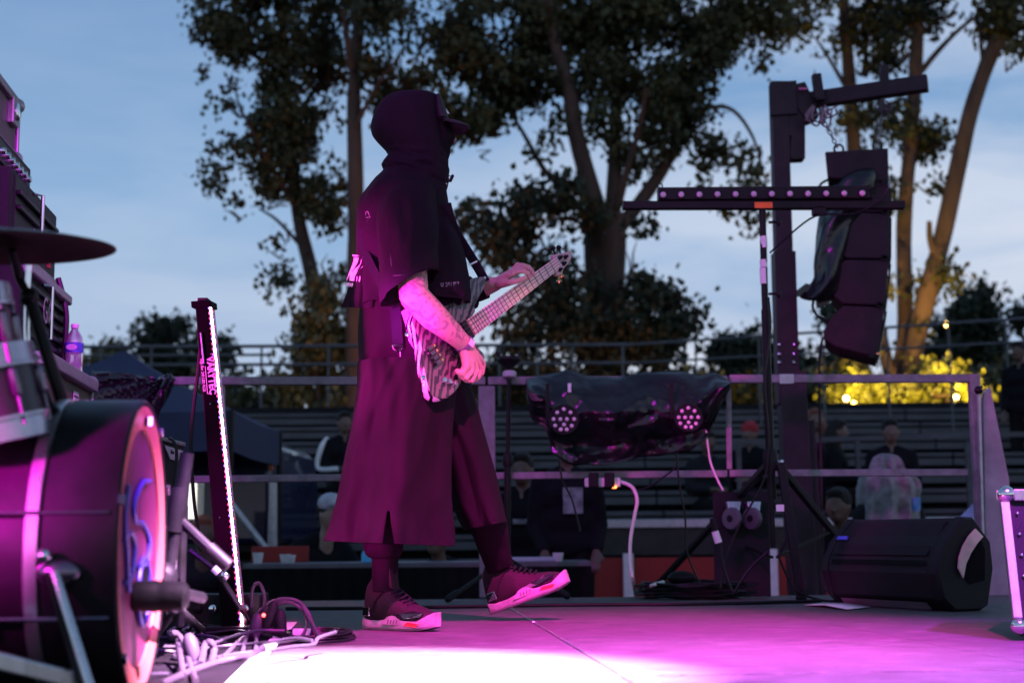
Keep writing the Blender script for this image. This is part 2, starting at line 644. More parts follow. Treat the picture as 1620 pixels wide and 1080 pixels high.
ax = [268, 770, 1152, 1538]
for a, b, ya, yb in ((268, 768, 602.5, 602.5), (772, 1150, 602.5, 601), (1154, 1536, 599.5, 598.5)):
    bar(at(a, ya, RY), at(b, yb, RY), name='top_rail')
for a, b, ya, yb in ((268, 768, 758.5, 752.5), (772, 1150, 752.5, 749), (1154, 1530, 748.5, 747)):
    bar(at(a, ya, RY), at(b, yb, RY), 0.036, 0.036, name='mid_rail')
for px, wd, y0, y1 in ((352, 0.022, 609, 752), (1152, 0.026, 608, 742)):
    p, q = at(px, y0, RY), at(px + 2, y1, RY)
    bar(p, q, wd, wd, 'post')
for px, wd, y0 in ((770, 0.085, 611), (1540, 0.055, 592)):
    p = at(px, y0, RY)
    bar(V((p.x, RY + 0.002, 0.002)), p, wd, 0.05, 'post')
# welded joint plate on the top rail beside the tower
bar(at(1233, 599.2, RY - 0.024), at(1256, 599, RY - 0.024), 0.004, 0.05, 'joint_plate', M['alu'])

# slanted end gusset at the right hand end of the railing
GM = mat('grey_plastic_sheet', (0.27, 0.26, 0.28), 0.55, var=0.3, scale=5, bump=0.15, bscale=25)
gus = thing('end_panel', 'grey tapering sheet panel closing the railing end beside the corner post', 'panel', at(1570, 946, 7.2))
m = MB()
poly = [at(1556, 618, 7.2), at(1567, 612, 7.2), at(1597, 760, 7.2), at(1604, 945, 7.2), at(1560, 943, 7.2)]
m.prism(poly, V((0, 0.03, 0)))
m.build('sheet', GM, gus, smooth=0, bevel=0.003)
m = MB()
m.beam(at(1548, 614, 7.19), at(1557, 943, 7.19), 0.012, 0.03)
m.build('edge_strip', M['alu'], gus, smooth=0, bevel=0.002)
MB().ball(at(1548, 617, 7.18), 0.022, 10, 8).build('hinge', M['blackmetal'], gus)

# ------------------------------------------------------------------ red perimeter boards with white posts and a counter in front of the stand
YB = 12.2
fence = thing('perimeter_board', 'long red kickboard with white posts between the stage and the grandstand', 'fence', (1.5, YB, -0.72))
x0 = at(936, 880, YB).x
x1 = at(1225, 880, YB).x + 6
zt = at(1000, 880, YB).z
n = 4
for k in range(n):
    a = x0 + (x1 - x0) * k / n
    b = x0 + (x1 - x0) * (k + 1) / n
    MB().box(((a + b) / 2, YB + 0.04, (zt - 0.72) / 2), (b - a - 0.012, 0.03, zt + 0.72 - 0.02)).build('board', M['red'], fence, smooth=0, bevel=0.004)
MB().box(((x0 + x1) / 2, YB + 0.05, at(1000, 828, YB).z), (x1 - x0, 0.06, 0.07)).build('hand_rail', M['alu'], fence, smooth=0, bevel=0.006)
dk = mat('smoked_panel', (0.035, 0.036, 0.034), 0.35, var=0.2)
MB().box(((x0 + x1) / 2, YB + 0.06, (zt + at(1000, 832, YB).z) / 2 + 0.003), (x1 - x0, 0.012, at(1000, 834, YB).z - zt - 0.01)).build('upper_panel', dk, fence, smooth=0)
for px, y0 in ((994, 875), (1222, 868), (432, 762), (1420, 872)):
    p = at(px, y0, YB - 0.06)
    w = 0.085 if y0 > 800 else 0.075
    MB().box((p.x, YB - 0.03, (p.z - 0.71) / 2), (w, 0.05, p.z + 0.71)).build('post', M['white'], fence, smooth=0, bevel=0.006)

# ------------------------------------------------------------------ grandstand
stand = thing('grandstand', 'long dark grandstand of stepped bench boards across the background', 'grandstand', (1, 13, -0.72))
rows = 9
GX0, GX1 = -9.0, 12.0
zb, zt_ = at(810, 884, 13.2).z, at(810, 653, 18.2).z
for k in range(rows):
    t = k / (rows - 1)
    y = 13.2 + 5.0 * t
    z = zb + (zt_ - zb) * t
    seg = 6
    for s in range(seg):
        a = GX0 + (GX1 - GX0) * s / seg
        b = GX0 + (GX1 - GX0) * (s + 1) / seg
        MB().box(((a + b) / 2, y, z - 0.02), (b - a - 0.03, 0.28, 0.045)).build('bench', M['bench'], stand, smooth=0, bevel=0.006)
        if k > 0:
            MB().box(((a + b) / 2, y - 0.12, z - 0.10), (b - a - 0.02, 0.02, 0.075)).build('bench_riser', M['bench'], stand, smooth=0)
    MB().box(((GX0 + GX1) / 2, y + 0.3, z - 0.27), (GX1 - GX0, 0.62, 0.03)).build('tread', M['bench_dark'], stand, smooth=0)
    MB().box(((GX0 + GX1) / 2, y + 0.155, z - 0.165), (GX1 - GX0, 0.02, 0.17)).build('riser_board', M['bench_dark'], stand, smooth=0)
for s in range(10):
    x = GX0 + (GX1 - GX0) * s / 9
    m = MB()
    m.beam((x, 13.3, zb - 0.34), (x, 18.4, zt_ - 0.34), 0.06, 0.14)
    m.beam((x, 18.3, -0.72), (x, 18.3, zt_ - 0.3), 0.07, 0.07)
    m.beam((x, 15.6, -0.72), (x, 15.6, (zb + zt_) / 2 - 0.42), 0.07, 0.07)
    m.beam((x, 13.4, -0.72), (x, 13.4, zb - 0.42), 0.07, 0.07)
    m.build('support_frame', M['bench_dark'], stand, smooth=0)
# back wall board of the top row
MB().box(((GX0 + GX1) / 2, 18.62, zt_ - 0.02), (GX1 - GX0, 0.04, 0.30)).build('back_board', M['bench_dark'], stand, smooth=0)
# intermediate hand rail in front of the seated spectators
hy = 14.2
for (pa, ya, pb, yb) in ((1150, 700, 1535, 688),):
    MB().beam(at(pa, ya, hy), at(pb, yb, hy), 0.05, 0.05).build('crowd_rail', M['bench'], stand, smooth=0)
    for px in (1168, 1285, 1356, 1530):
        p = at(px, 698, hy)
        MB().beam((p.x, hy, zb + 0.1), p, 0.045, 0.045).build('crowd_rail_post', M['bench'], stand, smooth=0)
p = at(1545, 688, hy)
MB().beam(p, p + V((1.6, 0, 0.02)), 0.05, 0.05).build('crowd_rail', M['bench'], stand, smooth=0)

# guard railing on top of the stand
top = thing('guard_railing', 'thin galvanised pipe guard railing along the top of the grandstand', 'railing', at(600, 650, 18.7))
GR = mat('dull_steel_pipe', (0.10, 0.10, 0.11), 0.6, 0.2, var=0.2)


def pipe(pts, r, name):
    return MB().tube(pts, r, 8).build(name, GR, top)


pipe([at(60, 549, 18.7), at(1000, 545, 18.7)], 0.024, 'top_pipe')
pipe([at(1000, 545, 18.7), at(1700, 498, 16.4)], 0.018, 'top_pipe')
pipe([at(60, 563, 18.7), at(430, 561, 18.7)], 0.018, 'middle_pipe')
pipe([at(60, 578, 18.7), at(1000, 574, 18.7)], 0.022, 'middle_pipe')
pipe([at(1000, 574, 18.7), at(1700, 536, 16.4)], 0.015, 'middle_pipe')
for px in (160, 240, 330, 414, 520, 600, 690, 790, 850, 905, 985):
    a = at(px, 548, 18.7)
    MB().tube([(a.x, 18.7, zt_ - 0.16), a], 0.016, 8).build('upright', GR, top)
for px in (1100, 1200, 1300, 1402, 1500, 1590):
    t = (px - 1000) / 700
    a = at(px, 545 - 47 * t, 18.7 - 2.3 * t)
    MB().tube([(a.x, a.y, zt_ - 0.36), a], 0.014, 8).build('upright', GR, top)

# netting-like mesh screen: brownish wind cloth behind the railing

# ------------------------------------------------------------------ trees
LEAF_SHAPE = [(0, -0.55), (0.42, -0.25), (0.36, 0.22), (0, 0.6), (-0.36, 0.22), (-0.42, -0.25)]


def leaf_cloud(m, blobs, size, per=15, spread=0.30, dens=1.0):
    """twigs of leaves scattered through ellipsoid volumes; blobs = (centre, (rx, ry, rz), twigs)"""
    vs, fs = [], []
    for c, r, cnt in blobs:
        for _ in range(int(cnt * dens)):
            while True:
                p = V((R.uniform(-1, 1), R.uniform(-1, 1), R.uniform(-1, 1)))
                if p.length < 1:
                    break
            p = p * (0.55 + 0.45 * p.length)
            tip = c + V((p.x * r[0], p.y * r[1], p.z * r[2]))
            if noise.noise(tip * 0.95) < -0.13:
                continue
            sp = spread * R.uniform(0.6, 1.25)
            for _k in range(R.randint(per - 4, per + 4)):
                q = tip + V((R.gauss(0, 0.5), R.gauss(0, 0.5), R.gauss(0, 0.42))) * sp
                s = size * R.uniform(0.65, 1.25)
                a, b = R.uniform(0, 6.283), R.gauss(0, 0.6)
                nrm = V((math.cos(a) * math.cos(b), math.sin(a) * math.cos(b), math.sin(b)))
                e1, e2 = frame_of(nrm)
                t = R.uniform(-0.6, 0.6)
                d1 = e1 * math.cos(t) + e2 * math.sin(t)
                d2 = e2 * math.cos(t) - e1 * math.sin(t)
                o = len(vs)
                vs += [q + d1 * (x * s) + d2 * (y * s) for x, y in LEAF_SHAPE]
                fs.append((o, o + 1, o + 2, o + 3))
                fs.append((o + 3, o + 4, o + 5, o))
    m.add(vs, fs)


def limb(pts, Y, w, dy=0.0, k=5):
    """pts: pixels of the photograph; w: widths in pixels; Y: distance of the tree, dy: how far the limb runs away in depth"""
    n = len(pts) - 1
    P = [at(x, y, Y + dy * i / n) for i, (x, y) in enumerate(pts)]
    W = [w[0] + (w[1] - w[0]) * i / n for i in range(n + 1)]
    C = catmull(P, k)
    RR = []
    for i in range(len(C)):
        t = i / (len(C) - 1) * n
        a = min(int(t), n - 1)
        RR.append((W[a] + (W[a + 1] - W[a]) * (t - a)) / 2 / FPX * Y * (1 + 0.10 * noise.noise(C[i] * 1.7)))
    return C, RR


def tree(label, Y, trunk, limbs, blobs, leafm, size=0.095, barkm=None, group=None, dens=1.0, depth=1.0, base=True, cat='tree', spread=0.25):
    """trunk/limbs: (pixels, (w0, w1), dy); blobs: (px, py, rx, ry, twigs[, dy]) in pixels at the tree's distance"""
    pts, w, dy = trunk
    C, RR = limb(pts, Y, w, dy)
    if base:
        b = V((C[0].x, C[0].y, -0.72))
        C = [b, b + (C[0] - b) * 0.12] + C
        RR = [RR[0] * 1.45, RR[0] * 1.12] + RR
    t = thing('tree', label, cat, C[0], group)
    MB().tube(C, RR, 12).build('trunk', barkm or M['bark'], t, smooth=60)
    for pts, w, dy in limbs:
        c, r = limb(pts, Y, w, dy)
        MB().tube(c, r, 8).build('limb', barkm or M['bark'], t, smooth=60)
    m = MB()
    B = []
    for bl in blobs:
        px, py, rx, ry, cnt = bl[:5]
        dy = bl[5] if len(bl) > 5 else 0.0
        rr = rx / FPX * Y
        B.append((at(px, py, Y + dy), (rr, max(rr, 0.9) * depth, ry / FPX * Y), cnt))
    leaf_cloud(m, B, size, dens=dens, spread=spread)
    m.build('crown', leafm, t, smooth=0, stuff=True)
    # twigs inside the crown
    tw = MB()
    for c, r, cnt in B:
        for _ in range(max(2, int(cnt / 22))):
            p = c + V((R.uniform(-1, 1) * r[0], R.uniform(-1, 1) * r[1], R.uniform(-1, 1) * r[2])) * 0.75
            q = c + (p - c) * 0.15 + V((0, 0, -r[2] * 0.4))
            tw.tube([q, (p + q) / 2 + V((R.gauss(0, 0.08), 0, 0.06)), p], [0.022, 0.015, 0.006], 5, cap=False)
    tw.build('twig', barkm or M['bark'], t, stuff=True)
    return t


tree('tall poplar at the left with a leaning dark limb under a ragged crown', 24.0,
     ([(528, 655), (512, 540), (492, 430), (472, 340), (458, 200), (448, 60), (440, -70), (436, -190)], (30, 10), 0.6),
     [([(470, 330), (420, 250), (385, 180)], (12, 4), -1.0), ([(460, 200), (505, 130), (530, 90)], (10, 4), 1.0),
      ([(452, 100), (400, 30), (360, -20)], (10, 4), 0.8), ([(486, 400), (440, 350), (410, 330)], (8, 3), 0.5)],
     [(455, -60, 120, 80, 210), (400, -10, 90, 60, 150), (505, 10, 70, 60, 120), (370, 60, 55, 45, 80), (445, 90, 95, 65, 200), (520, 110, 40, 60, 70),
      (385, 165, 55, 60, 100), (460, 190, 75, 70, 160), (400, 245, 65, 50, 120), (480, 270, 65, 60, 130), (350, 290, 30, 22, 26), (420, 315, 60, 38, 85),
      (385, 340, 32, 24, 34), (505, 330, 40, 45, 60), (318, 112, 12, 10, 5), (330, 25, 26, 30, 26), (455, 375, 26, 22, 24), (445, 405, 14, 14, 9), (438, 440, 16, 16, 11),
      (540, 270, 22, 50, 36)],
     M['leaf'], group='poplars behind the grandstand')

tree('reddish poplar trunk with a broken stub top, behind the hooded player', 22.5,
     ([(563, 655), (561, 520), (563, 400), (562, 260), (560, 150), (566, 60), (572, -60), (575, -200)], (32, 17), 0.3),
     [([(556, 110), (549, 60), (542, 15)], (17, 6), -0.4), ([(572, 20), (620, -20), (660, -60)], (10, 4), 0.5), ([(563, 200), (600, 130), (640, 80)], (8, 3), -0.8)],
     [(600, 20, 50, 50, 90), (660, 60, 60, 60, 120), (640, 125, 55, 36, 75), (720, 20, 70, 50, 110), (600, -60, 90, 60, 120), (740, 90, 50, 40, 64), (690, 165, 30, 24, 24),
      (585, 110, 22, 40, 30), (600, 165, 14, 14, 8)],
     M['leaf'], group='poplars behind the grandstand')

tree('low leafy shoots around the foot of the left poplars', 23.2,
     ([(505, 655), (500, 560), (505, 480)], (10, 4), 0.0), [([(500, 600), (470, 520), (455, 470)], (7, 3), 0.0)],
     [(520, 430, 50, 50, 95), (500, 500, 62, 60, 140), (455, 480, 26, 34, 36), (530, 560, 60, 60, 150), (480, 570, 48, 50, 95), (455, 610, 36, 36, 60), (545, 620, 60, 36, 90),
      (450, 550, 18, 18, 12), (444, 495, 12, 12, 8)],
     M['leafyellow'], group=None, cat='bush')

tree('big forked poplar in the middle with five spreading limbs', 23.0,
     ([(962, 655), (958, 540), (957, 430), (958, 340)], (72, 66), 0.0),
     [([(952, 370), (932, 290), (912, 215), (900, 140), (876, 60), (862, -40), (850, -150)], (36, 12), -0.8),
      ([(966, 360), (972, 270), (974, 180), (984, 80), (992, -40), (996, -160)], (26, 11), 0.6),
      ([(972, 350), (992, 270), (1012, 200), (1022, 140)], (14, 6), -1.2),
      ([(972, 370), (1020, 310), (1064, 240), (1086, 170), (1110, 80), (1130, -20)], (26, 8), 1.0),
      ([(948, 370), (905, 315), (862, 270), (830, 215), (810, 180)], (14, 5), 0.8),
      ([(905, 180), (928, 110), (940, 40)], (14, 5), 0.5),
      ([(1086, 180), (1150, 170), (1190, 215), (1212, 290)], (9, 3), -0.6),
      ([(775, 150), (760, 110), (745, 78)], (6, 3), 0.4)],
     [(800, 40, 80, 60, 170), (880, 40, 80, 70, 200), (960, 30, 80, 60, 170), (1040, 30, 70, 60, 140), (1110, 40, 80, 55, 150), (1180, 20, 70, 50, 120),
      (800, 130, 60, 50, 100), (850, 150, 60, 60, 120), (780, 200, 56, 44, 100), (850, 215, 45, 40, 80), (960, 120, 60, 60, 110), (1040, 120, 60, 60, 100),
      (1100, 110, 60, 50, 100), (1130, 60, 45, 55, 70), (1060, 190, 55, 55, 90), (1030, 260, 44, 40, 60), (1140, 170, 46, 40, 50), (1130, 240, 40, 40, 44),
      (1170, 265, 40, 36, 40), (960, 190, 40, 30, 26), (900, -80, 200, 70, 300), (1090, -70, 160, 60, 230), (1225, 40, 26, 36, 32), (1210, 85, 16, 14, 9),
      (760, 240, 30, 22, 24), (1170, 310, 34, 22, 24), (1195, 345, 18, 16, 9), (990, 240, 24, 24, 14), (720, 190, 26, 30, 24), (1110, 310, 22, 18, 10)],
     M['leaf'], group='poplars behind the grandstand')

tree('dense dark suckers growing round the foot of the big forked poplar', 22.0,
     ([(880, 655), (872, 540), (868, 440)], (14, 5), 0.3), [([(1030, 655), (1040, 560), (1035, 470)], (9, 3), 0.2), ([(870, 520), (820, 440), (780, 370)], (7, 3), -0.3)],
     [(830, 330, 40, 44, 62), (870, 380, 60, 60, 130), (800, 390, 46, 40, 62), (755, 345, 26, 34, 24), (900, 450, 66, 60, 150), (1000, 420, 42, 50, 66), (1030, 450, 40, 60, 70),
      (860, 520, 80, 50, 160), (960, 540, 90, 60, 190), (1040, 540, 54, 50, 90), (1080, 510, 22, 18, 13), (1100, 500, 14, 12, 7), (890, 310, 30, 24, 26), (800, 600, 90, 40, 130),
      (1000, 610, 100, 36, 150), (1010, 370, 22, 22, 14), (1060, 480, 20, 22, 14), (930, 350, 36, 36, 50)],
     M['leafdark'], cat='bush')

tree('slim poplar behind the loudspeaker tower with a bare straight stem', 26.0,
     ([(1362, 655), (1360, 420), (1352, 250), (1344, 130), (1336, 20), (1330, -80)], (30, 16), 0.0),
     [([(1366, 120), (1372, 60), (1378, 0)], (9, 4), 0.3), ([(1345, 150), (1310, 90), (1290, 60)], (8, 3), 0.3)],
     [(1270, 30, 50, 40, 80), (1330, 30, 50, 50, 90), (1390, 40, 50, 50, 84), (1300, 80, 36, 26, 30), (1400, 90, 40, 30, 38), (1290, 125, 24, 10, 8), (1365, 180, 30, 26, 24), (1330, -60, 120, 50, 160),
      (1395, 205, 20, 40, 22), (1335, 190, 14, 10, 5)],
     M['leaf'], group='poplars behind the grandstand')

tree('dark upright poplar stem with a ball of leaves halfway up', 24.5,
     ([(1430, 655), (1432, 500), (1430, 360), (1440, 230), (1448, 120), (1452, 20), (1455, -90)], (28, 20), 0.0),
     [([(1452, 120), (1485, 80), (1520, 45), (1560, 15)], (11, 5), 0.5), ([(1436, 250), (1460, 215), (1475, 205)], (8, 3), 0.2)],
     [(1440, 30, 50, 40, 80), (1490, 20, 46, 30, 50), (1440, 215, 46, 36, 70), (1472, 228, 26, 24, 26), (1415, 190, 26, 22, 22), (1436, 80, 30, 26, 30), (1445, -60, 110, 50, 140), (1400, 330, 18, 50, 24), (1470, 300, 14, 24, 10)],
     M['leafdark'], group='poplars behind the grandstand')

tree('leaning poplar trunk at the right, lit orange near the ground', 23.5,
     ([(1438, 655), (1446, 560), (1466, 470), (1490, 380), (1512, 280), (1535, 180), (1562, 100), (1588, 40), (1612, -30), (1630, -110)], (34, 22), 0.0),
     [([(1484, 420), (1472, 380), (1470, 350)], (14, 8), -0.2), ([(1556, 105), (1550, 50), (1545, 10)], (8, 4), 0.3), ([(1544, 80), (1540, 60), (1548, 30)], (4, 2), 0.3)],
     [(1590, 40, 50, 30, 60), (1560, -10, 60, 40, 80), (1610, 90, 26, 22, 20), (1590, 110, 12, 14, 7), (1540, 25, 30, 22, 30), (1600, -60, 100, 50, 130), (1478, 455, 26, 34, 24), (1492, 430, 14, 18, 8), (1462, 500, 16, 30, 14), (1500, 440, 10, 10, 4)],
     M['leaf'], group='poplars behind the grandstand')
tree('forked orange-lit stem low behind the loudspeaker', 23.8,
     ([(1425, 655), (1405, 580), (1395, 530), (1380, 470)], (26, 12), 0.2), [([(1412, 600), (1425, 540), (1430, 510)], (14, 7), 0.0)],
     [(1380, 450, 24, 26, 20), (1340, 590, 40, 30, 40)], M['leafyellow'])

# bushes lit by the lamp at the foot of the leaning poplar
tree('yellow-lit bush at the foot of the leaning poplar, left of its trunk', 22.6,
     ([(1370, 655), (1368, 625), (1365, 600)], (5, 2), 0.0), [],
     [(1350, 622, 30, 15, 80), (1390, 626, 32, 12, 80), (1342, 604, 14, 10, 14), (1420, 624, 24, 12, 50)], M['leafgreen'], 0.09, cat='bush')
tree('yellow-lit bush at the foot of the leaning poplar, right of its trunk', 22.6,
     ([(1500, 655), (1498, 630), (1495, 605)], (5, 2), 0.0), [],
     [(1475, 626, 26, 12, 60), (1512, 624, 26, 12, 70), (1466, 585, 10, 12, 12), (1495, 587, 14, 10, 12), (1448, 626, 16, 10, 36)], M['leafgreen'], 0.09, cat='bush')

# far trees
ft = 'far trees on the skyline'
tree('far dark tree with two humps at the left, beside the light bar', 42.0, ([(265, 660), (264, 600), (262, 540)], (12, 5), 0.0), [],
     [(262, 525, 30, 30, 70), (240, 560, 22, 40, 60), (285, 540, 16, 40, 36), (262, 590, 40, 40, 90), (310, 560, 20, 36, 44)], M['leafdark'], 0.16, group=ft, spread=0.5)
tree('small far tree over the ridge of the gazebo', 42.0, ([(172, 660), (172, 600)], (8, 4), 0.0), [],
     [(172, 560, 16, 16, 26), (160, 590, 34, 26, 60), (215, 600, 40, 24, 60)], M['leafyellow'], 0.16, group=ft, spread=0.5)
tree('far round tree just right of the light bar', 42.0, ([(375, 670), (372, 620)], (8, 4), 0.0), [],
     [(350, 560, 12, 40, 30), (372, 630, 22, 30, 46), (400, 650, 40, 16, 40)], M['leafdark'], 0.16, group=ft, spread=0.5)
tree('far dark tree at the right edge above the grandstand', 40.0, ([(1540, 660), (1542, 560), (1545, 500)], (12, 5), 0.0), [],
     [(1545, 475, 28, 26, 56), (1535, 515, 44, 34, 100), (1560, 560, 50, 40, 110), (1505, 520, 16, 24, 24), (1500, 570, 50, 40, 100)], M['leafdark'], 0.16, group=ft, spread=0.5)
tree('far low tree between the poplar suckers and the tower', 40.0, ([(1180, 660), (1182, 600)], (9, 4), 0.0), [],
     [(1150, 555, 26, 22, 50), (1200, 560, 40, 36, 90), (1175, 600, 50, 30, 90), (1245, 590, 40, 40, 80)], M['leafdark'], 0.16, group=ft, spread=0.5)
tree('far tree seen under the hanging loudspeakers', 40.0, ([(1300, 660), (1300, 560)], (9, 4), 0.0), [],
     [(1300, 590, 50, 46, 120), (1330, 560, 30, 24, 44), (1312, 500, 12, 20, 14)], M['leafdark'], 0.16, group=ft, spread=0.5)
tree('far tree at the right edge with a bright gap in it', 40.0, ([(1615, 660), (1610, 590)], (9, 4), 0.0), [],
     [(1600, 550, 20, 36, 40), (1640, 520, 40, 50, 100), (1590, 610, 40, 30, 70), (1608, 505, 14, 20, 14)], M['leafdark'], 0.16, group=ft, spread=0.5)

# brown hedge mass behind the top railing
m = MB()
B = []
for px in range(-200, 1900, 26):
    if 360 < px < 430:
        hgt = 12
    elif px < 440:
        hgt = 18
    else:
        hgt = 30 + 12 * noise.noise(V((px * 0.02, 0, 0)))
    c = at(px, 650 - hgt * 0.7, 27 + R.uniform(-0.8, 0.8))
    B.append((c, (0.45, 0.6, hgt / FPX * 27), int(22 * hgt / 30 + 6)))
leaf_cloud(m, B, 0.13, spread=0.36)
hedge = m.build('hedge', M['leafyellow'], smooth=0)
hedge['kind'] = 'stuff'
tag(hedge, 'long ragged hedge behind the grandstand railing', 'hedge')
hm = MB()
hm.box((2, 28.3, 0.35), (46, 0.4, 2.1))
w = hm.build('earth_bank', M['concrete'], smooth=0)
structure(w)

# lamps that light the foot of the trees: one seen as a glare behind the bush
lampw = glow('lamp_glow_warm', (1.0, 0.62, 0.16), 60)
lampy = glow('lamp_glow_small', (1.0, 0.60, 0.15), 26)


def flood(px, py, Y, r, power, label, tgt, col=(1.0, 0.62, 0.13), gm=None, grp='warm lamps behind the grandstand'):
    p = at(px, py, Y)
    t = thing('flood_light', label, 'lamp', p, grp)
    MB().lathe([(r * 0.4, 0.10), (r * 1.15, 0.06), (r * 1.25, 0.0)], p + V((0, 0.0, 0)), V((0, 1, 0)), 14).build('housing', M['blackmetal'], t)
    MB().ball(p - V((0, 0.03, 0)), (r, r * 0.5, r), 12, 8).build('bulb', gm or lampw, t)
    MB().tube([p + V((0, 0.06, -0.02)), V((p.x, p.y + 0.06, -0.72))], 0.02, 6).build('pole', M['blackmetal'], t)
    if power:
        spot('tree_flood', p + V((0, -0.5, 0.02)), tgt, power, col, 125, 0.9, 0.1)
    return t


flood(1338, 630, 21.5, 0.036, 650, 'bright warm lamp glaring through the bush left of the leaning trunk', at(1400, 560, 23.0))
flood(1350, 637, 21.5, 0.026, 0, 'small warm lamp just under the glaring one', None, gm=lampy)
flood(1512, 628, 21.5, 0.03, 650, 'warm lamp low in the bush right of the leaning trunk', at(1470, 560, 23.0))
flood(1497, 513, 36, 0.06, 0, 'tiny orange lamp far off above the guard railing', None, gm=lampy)
flood(410, 808, 12.8, 0.045, 0, 'round warm lamp under the grandstand beside the white post', None, gm=lampy)
spot('tree_flood', at(560, 655, 20.2), at(540, 470, 23.5), 55, (1.0, 0.5, 0.2), 120, 0.9, 0.2)
spot('tree_flood', at(930, 655, 20.0), at(940, 260, 23.0), 70, (1.0, 0.38, 0.2), 130, 0.9, 0.2)
spot('tree_flood', at(700, 655, 20.2), at(600, 120, 23.0), 170, (1.0, 0.32, 0.18), 110, 0.9, 0.2)

# ------------------------------------------------------------------ loudspeaker tower behind the railing
TY = 8.6
MAST = mat('wash_tinted_mast', (0.034, 0.020, 0.030), 0.5, 0.0, var=0.3, scale=8, bump=0.08)  # purple tint of the stage wash put into the mast colour
tw = thing('lifting_tower', 'dark telescopic lifting tower with a slanting top arm, behind the stage railing', 'tower', (at(1255, 800, TY).x, TY, -0.72))


def px_w(w, Y):
    return w / FPX * Y


def mast(x0, y0, x1, y1, w, name):
    a, b = at(x0, y0, TY), at(x1, y1, TY)
    MB().beam(a, b, px_w(w, TY), px_w(w, TY), V((0, 1, 0))).build(name, MAST, tw, smooth=0, bevel=0.004)


mast(1231, 132, 1240, 440, 27, 'upper_mast')
mast(1239, 400, 1246, 640, 34, 'middle_mast')
p = at(1250, 590, TY)
MB().beam(p, (p.x + 0.045, TY, -0.70), px_w(41, TY), px_w(41, TY), V((0, 1, 0))).build('lower_mast', MAST, tw, smooth=0, bevel=0.005)
MB().beam(at(1279, 665, TY + 0.03), (p.x + 0.16, TY + 0.03, -0.70), px_w(16, TY), px_w(18, TY), V((0, 1, 0))).build('guide_rail', MAST, tw, smooth=0, bevel=0.003)
MB().box((p.x + 0.045, TY, -0.70), (0.62, 0.5, 0.05)).build('base_plate', MAST, tw, smooth=0)
for y in (545, 560, 573):
    for x in (1233, 1256):
        MB().ball(at(x, y, TY - 0.075), 0.012, 8, 6).build('bolt', M['chrome'], tw)
m = MB()
m.prism([at(1217, 131, TY - 0.07), at(1260, 127, TY - 0.07), at(1262, 180, TY - 0.07), at(1244, 181, TY - 0.07), at(1219, 183, TY - 0.07)], V((0.028, 0.14, 0)))
m.build('head_block', MAST, tw, smooth=0, bevel=0.004)
m = MB()
m.prism([at(1260, 132, TY - 0.06), at(1274, 129, TY - 0.06), at(1282, 146, TY - 0.06), at(1290, 160, TY - 0.06), at(1296, 185, TY - 0.06), at(1278, 192, TY - 0.06), at(1262, 172, TY - 0.06)], V((0, 0.12, 0)))
m.build('pulley_block', MAST, tw, smooth=0, bevel=0.006)
m = MB()
m.prism([at(1249, 175, TY - 0.05), at(1274, 175, TY - 0.05), at(1274, 251, TY - 0.05), at(1252, 252, TY - 0.05), at(1250, 243, TY - 0.05), at(1252, 216, TY - 0.05), at(1247, 212, TY - 0.05)], V((0, 0.1, 0)))
m.build('hanging_strut', MAST, tw, smooth=0, bevel=0.003)
MB().beam(at(1278, 160, TY), at(1468, 132, TY - 0.25), 0.085, 0.095).build('arm', MAST, tw, smooth=0, bevel=0.006)
for x0, y0, x1, y1, w in ((1297, 150, 1291, 118, 0.055), (1400, 142, 1398, 104, 0.05)):
    c = MB().beam(at(x0, y0 + 10, TY - 0.1), at(x1, y1, TY - 0.1), w, w, V((0, 1, 0)))
    c.beam(at(x0 - 6, y0 + 6, TY - 0.12), at(x0 - 5, y1 + 10, TY - 0.12), w * 0.5, w * 0.5, V((0, 1, 0)))
    c.build('beam_clamp', MAST, tw, smooth=0, bevel=0.006)
MB().box(at(1270, 141, TY - 0.09), (0.05, 0.02, 0.01)).build('tape_mark', mat('pink_tape', (0.8, 0.15, 0.4), 0.5), tw, smooth=0)

# chains from the arm to the array
CHY = TY - 0.12


def chain(name, label, pts, link=0.017, t=0.0042):
    m_ = MB()
    C = catmull([at(x, y, CHY) for x, y in pts], 8)
    L = [0]
    for i in range(1, len(C)):
        L.append(L[-1] + (C[i] - C[i - 1]).length)
    step = link * 1.75
    n_ = int(L[-1] / step)
    for k in range(n_ + 1):
        s = k * step
        i = max(j for j in range(len(L)) if L[j] <= s + 1e-9)
        i = min(i, len(C) - 2)
        f = (s - L[i]) / max(1e-9, L[i + 1] - L[i])
        c = C[i].lerp(C[i + 1], f)
        d = (C[i + 1] - C[i]).normalized()
        a, b = frame_of(d, V((0, 1, 0.01)))
        w = a if k % 2 else b
        # an oval link
        pp = []
        for q in range(11):
            an = 2 * math.pi * q / 10
            pp.append(c + d * link * math.sin(an) + w * link * 0.62 * math.cos(an))
        m_.tube(pp, t, 5, cap=False)
    o = m_.build(name, mat(name + '_steel', (0.16, 0.15, 0.16), 0.35, 0.9), None, stuff=False)
    return tag(o, label, 'chain')


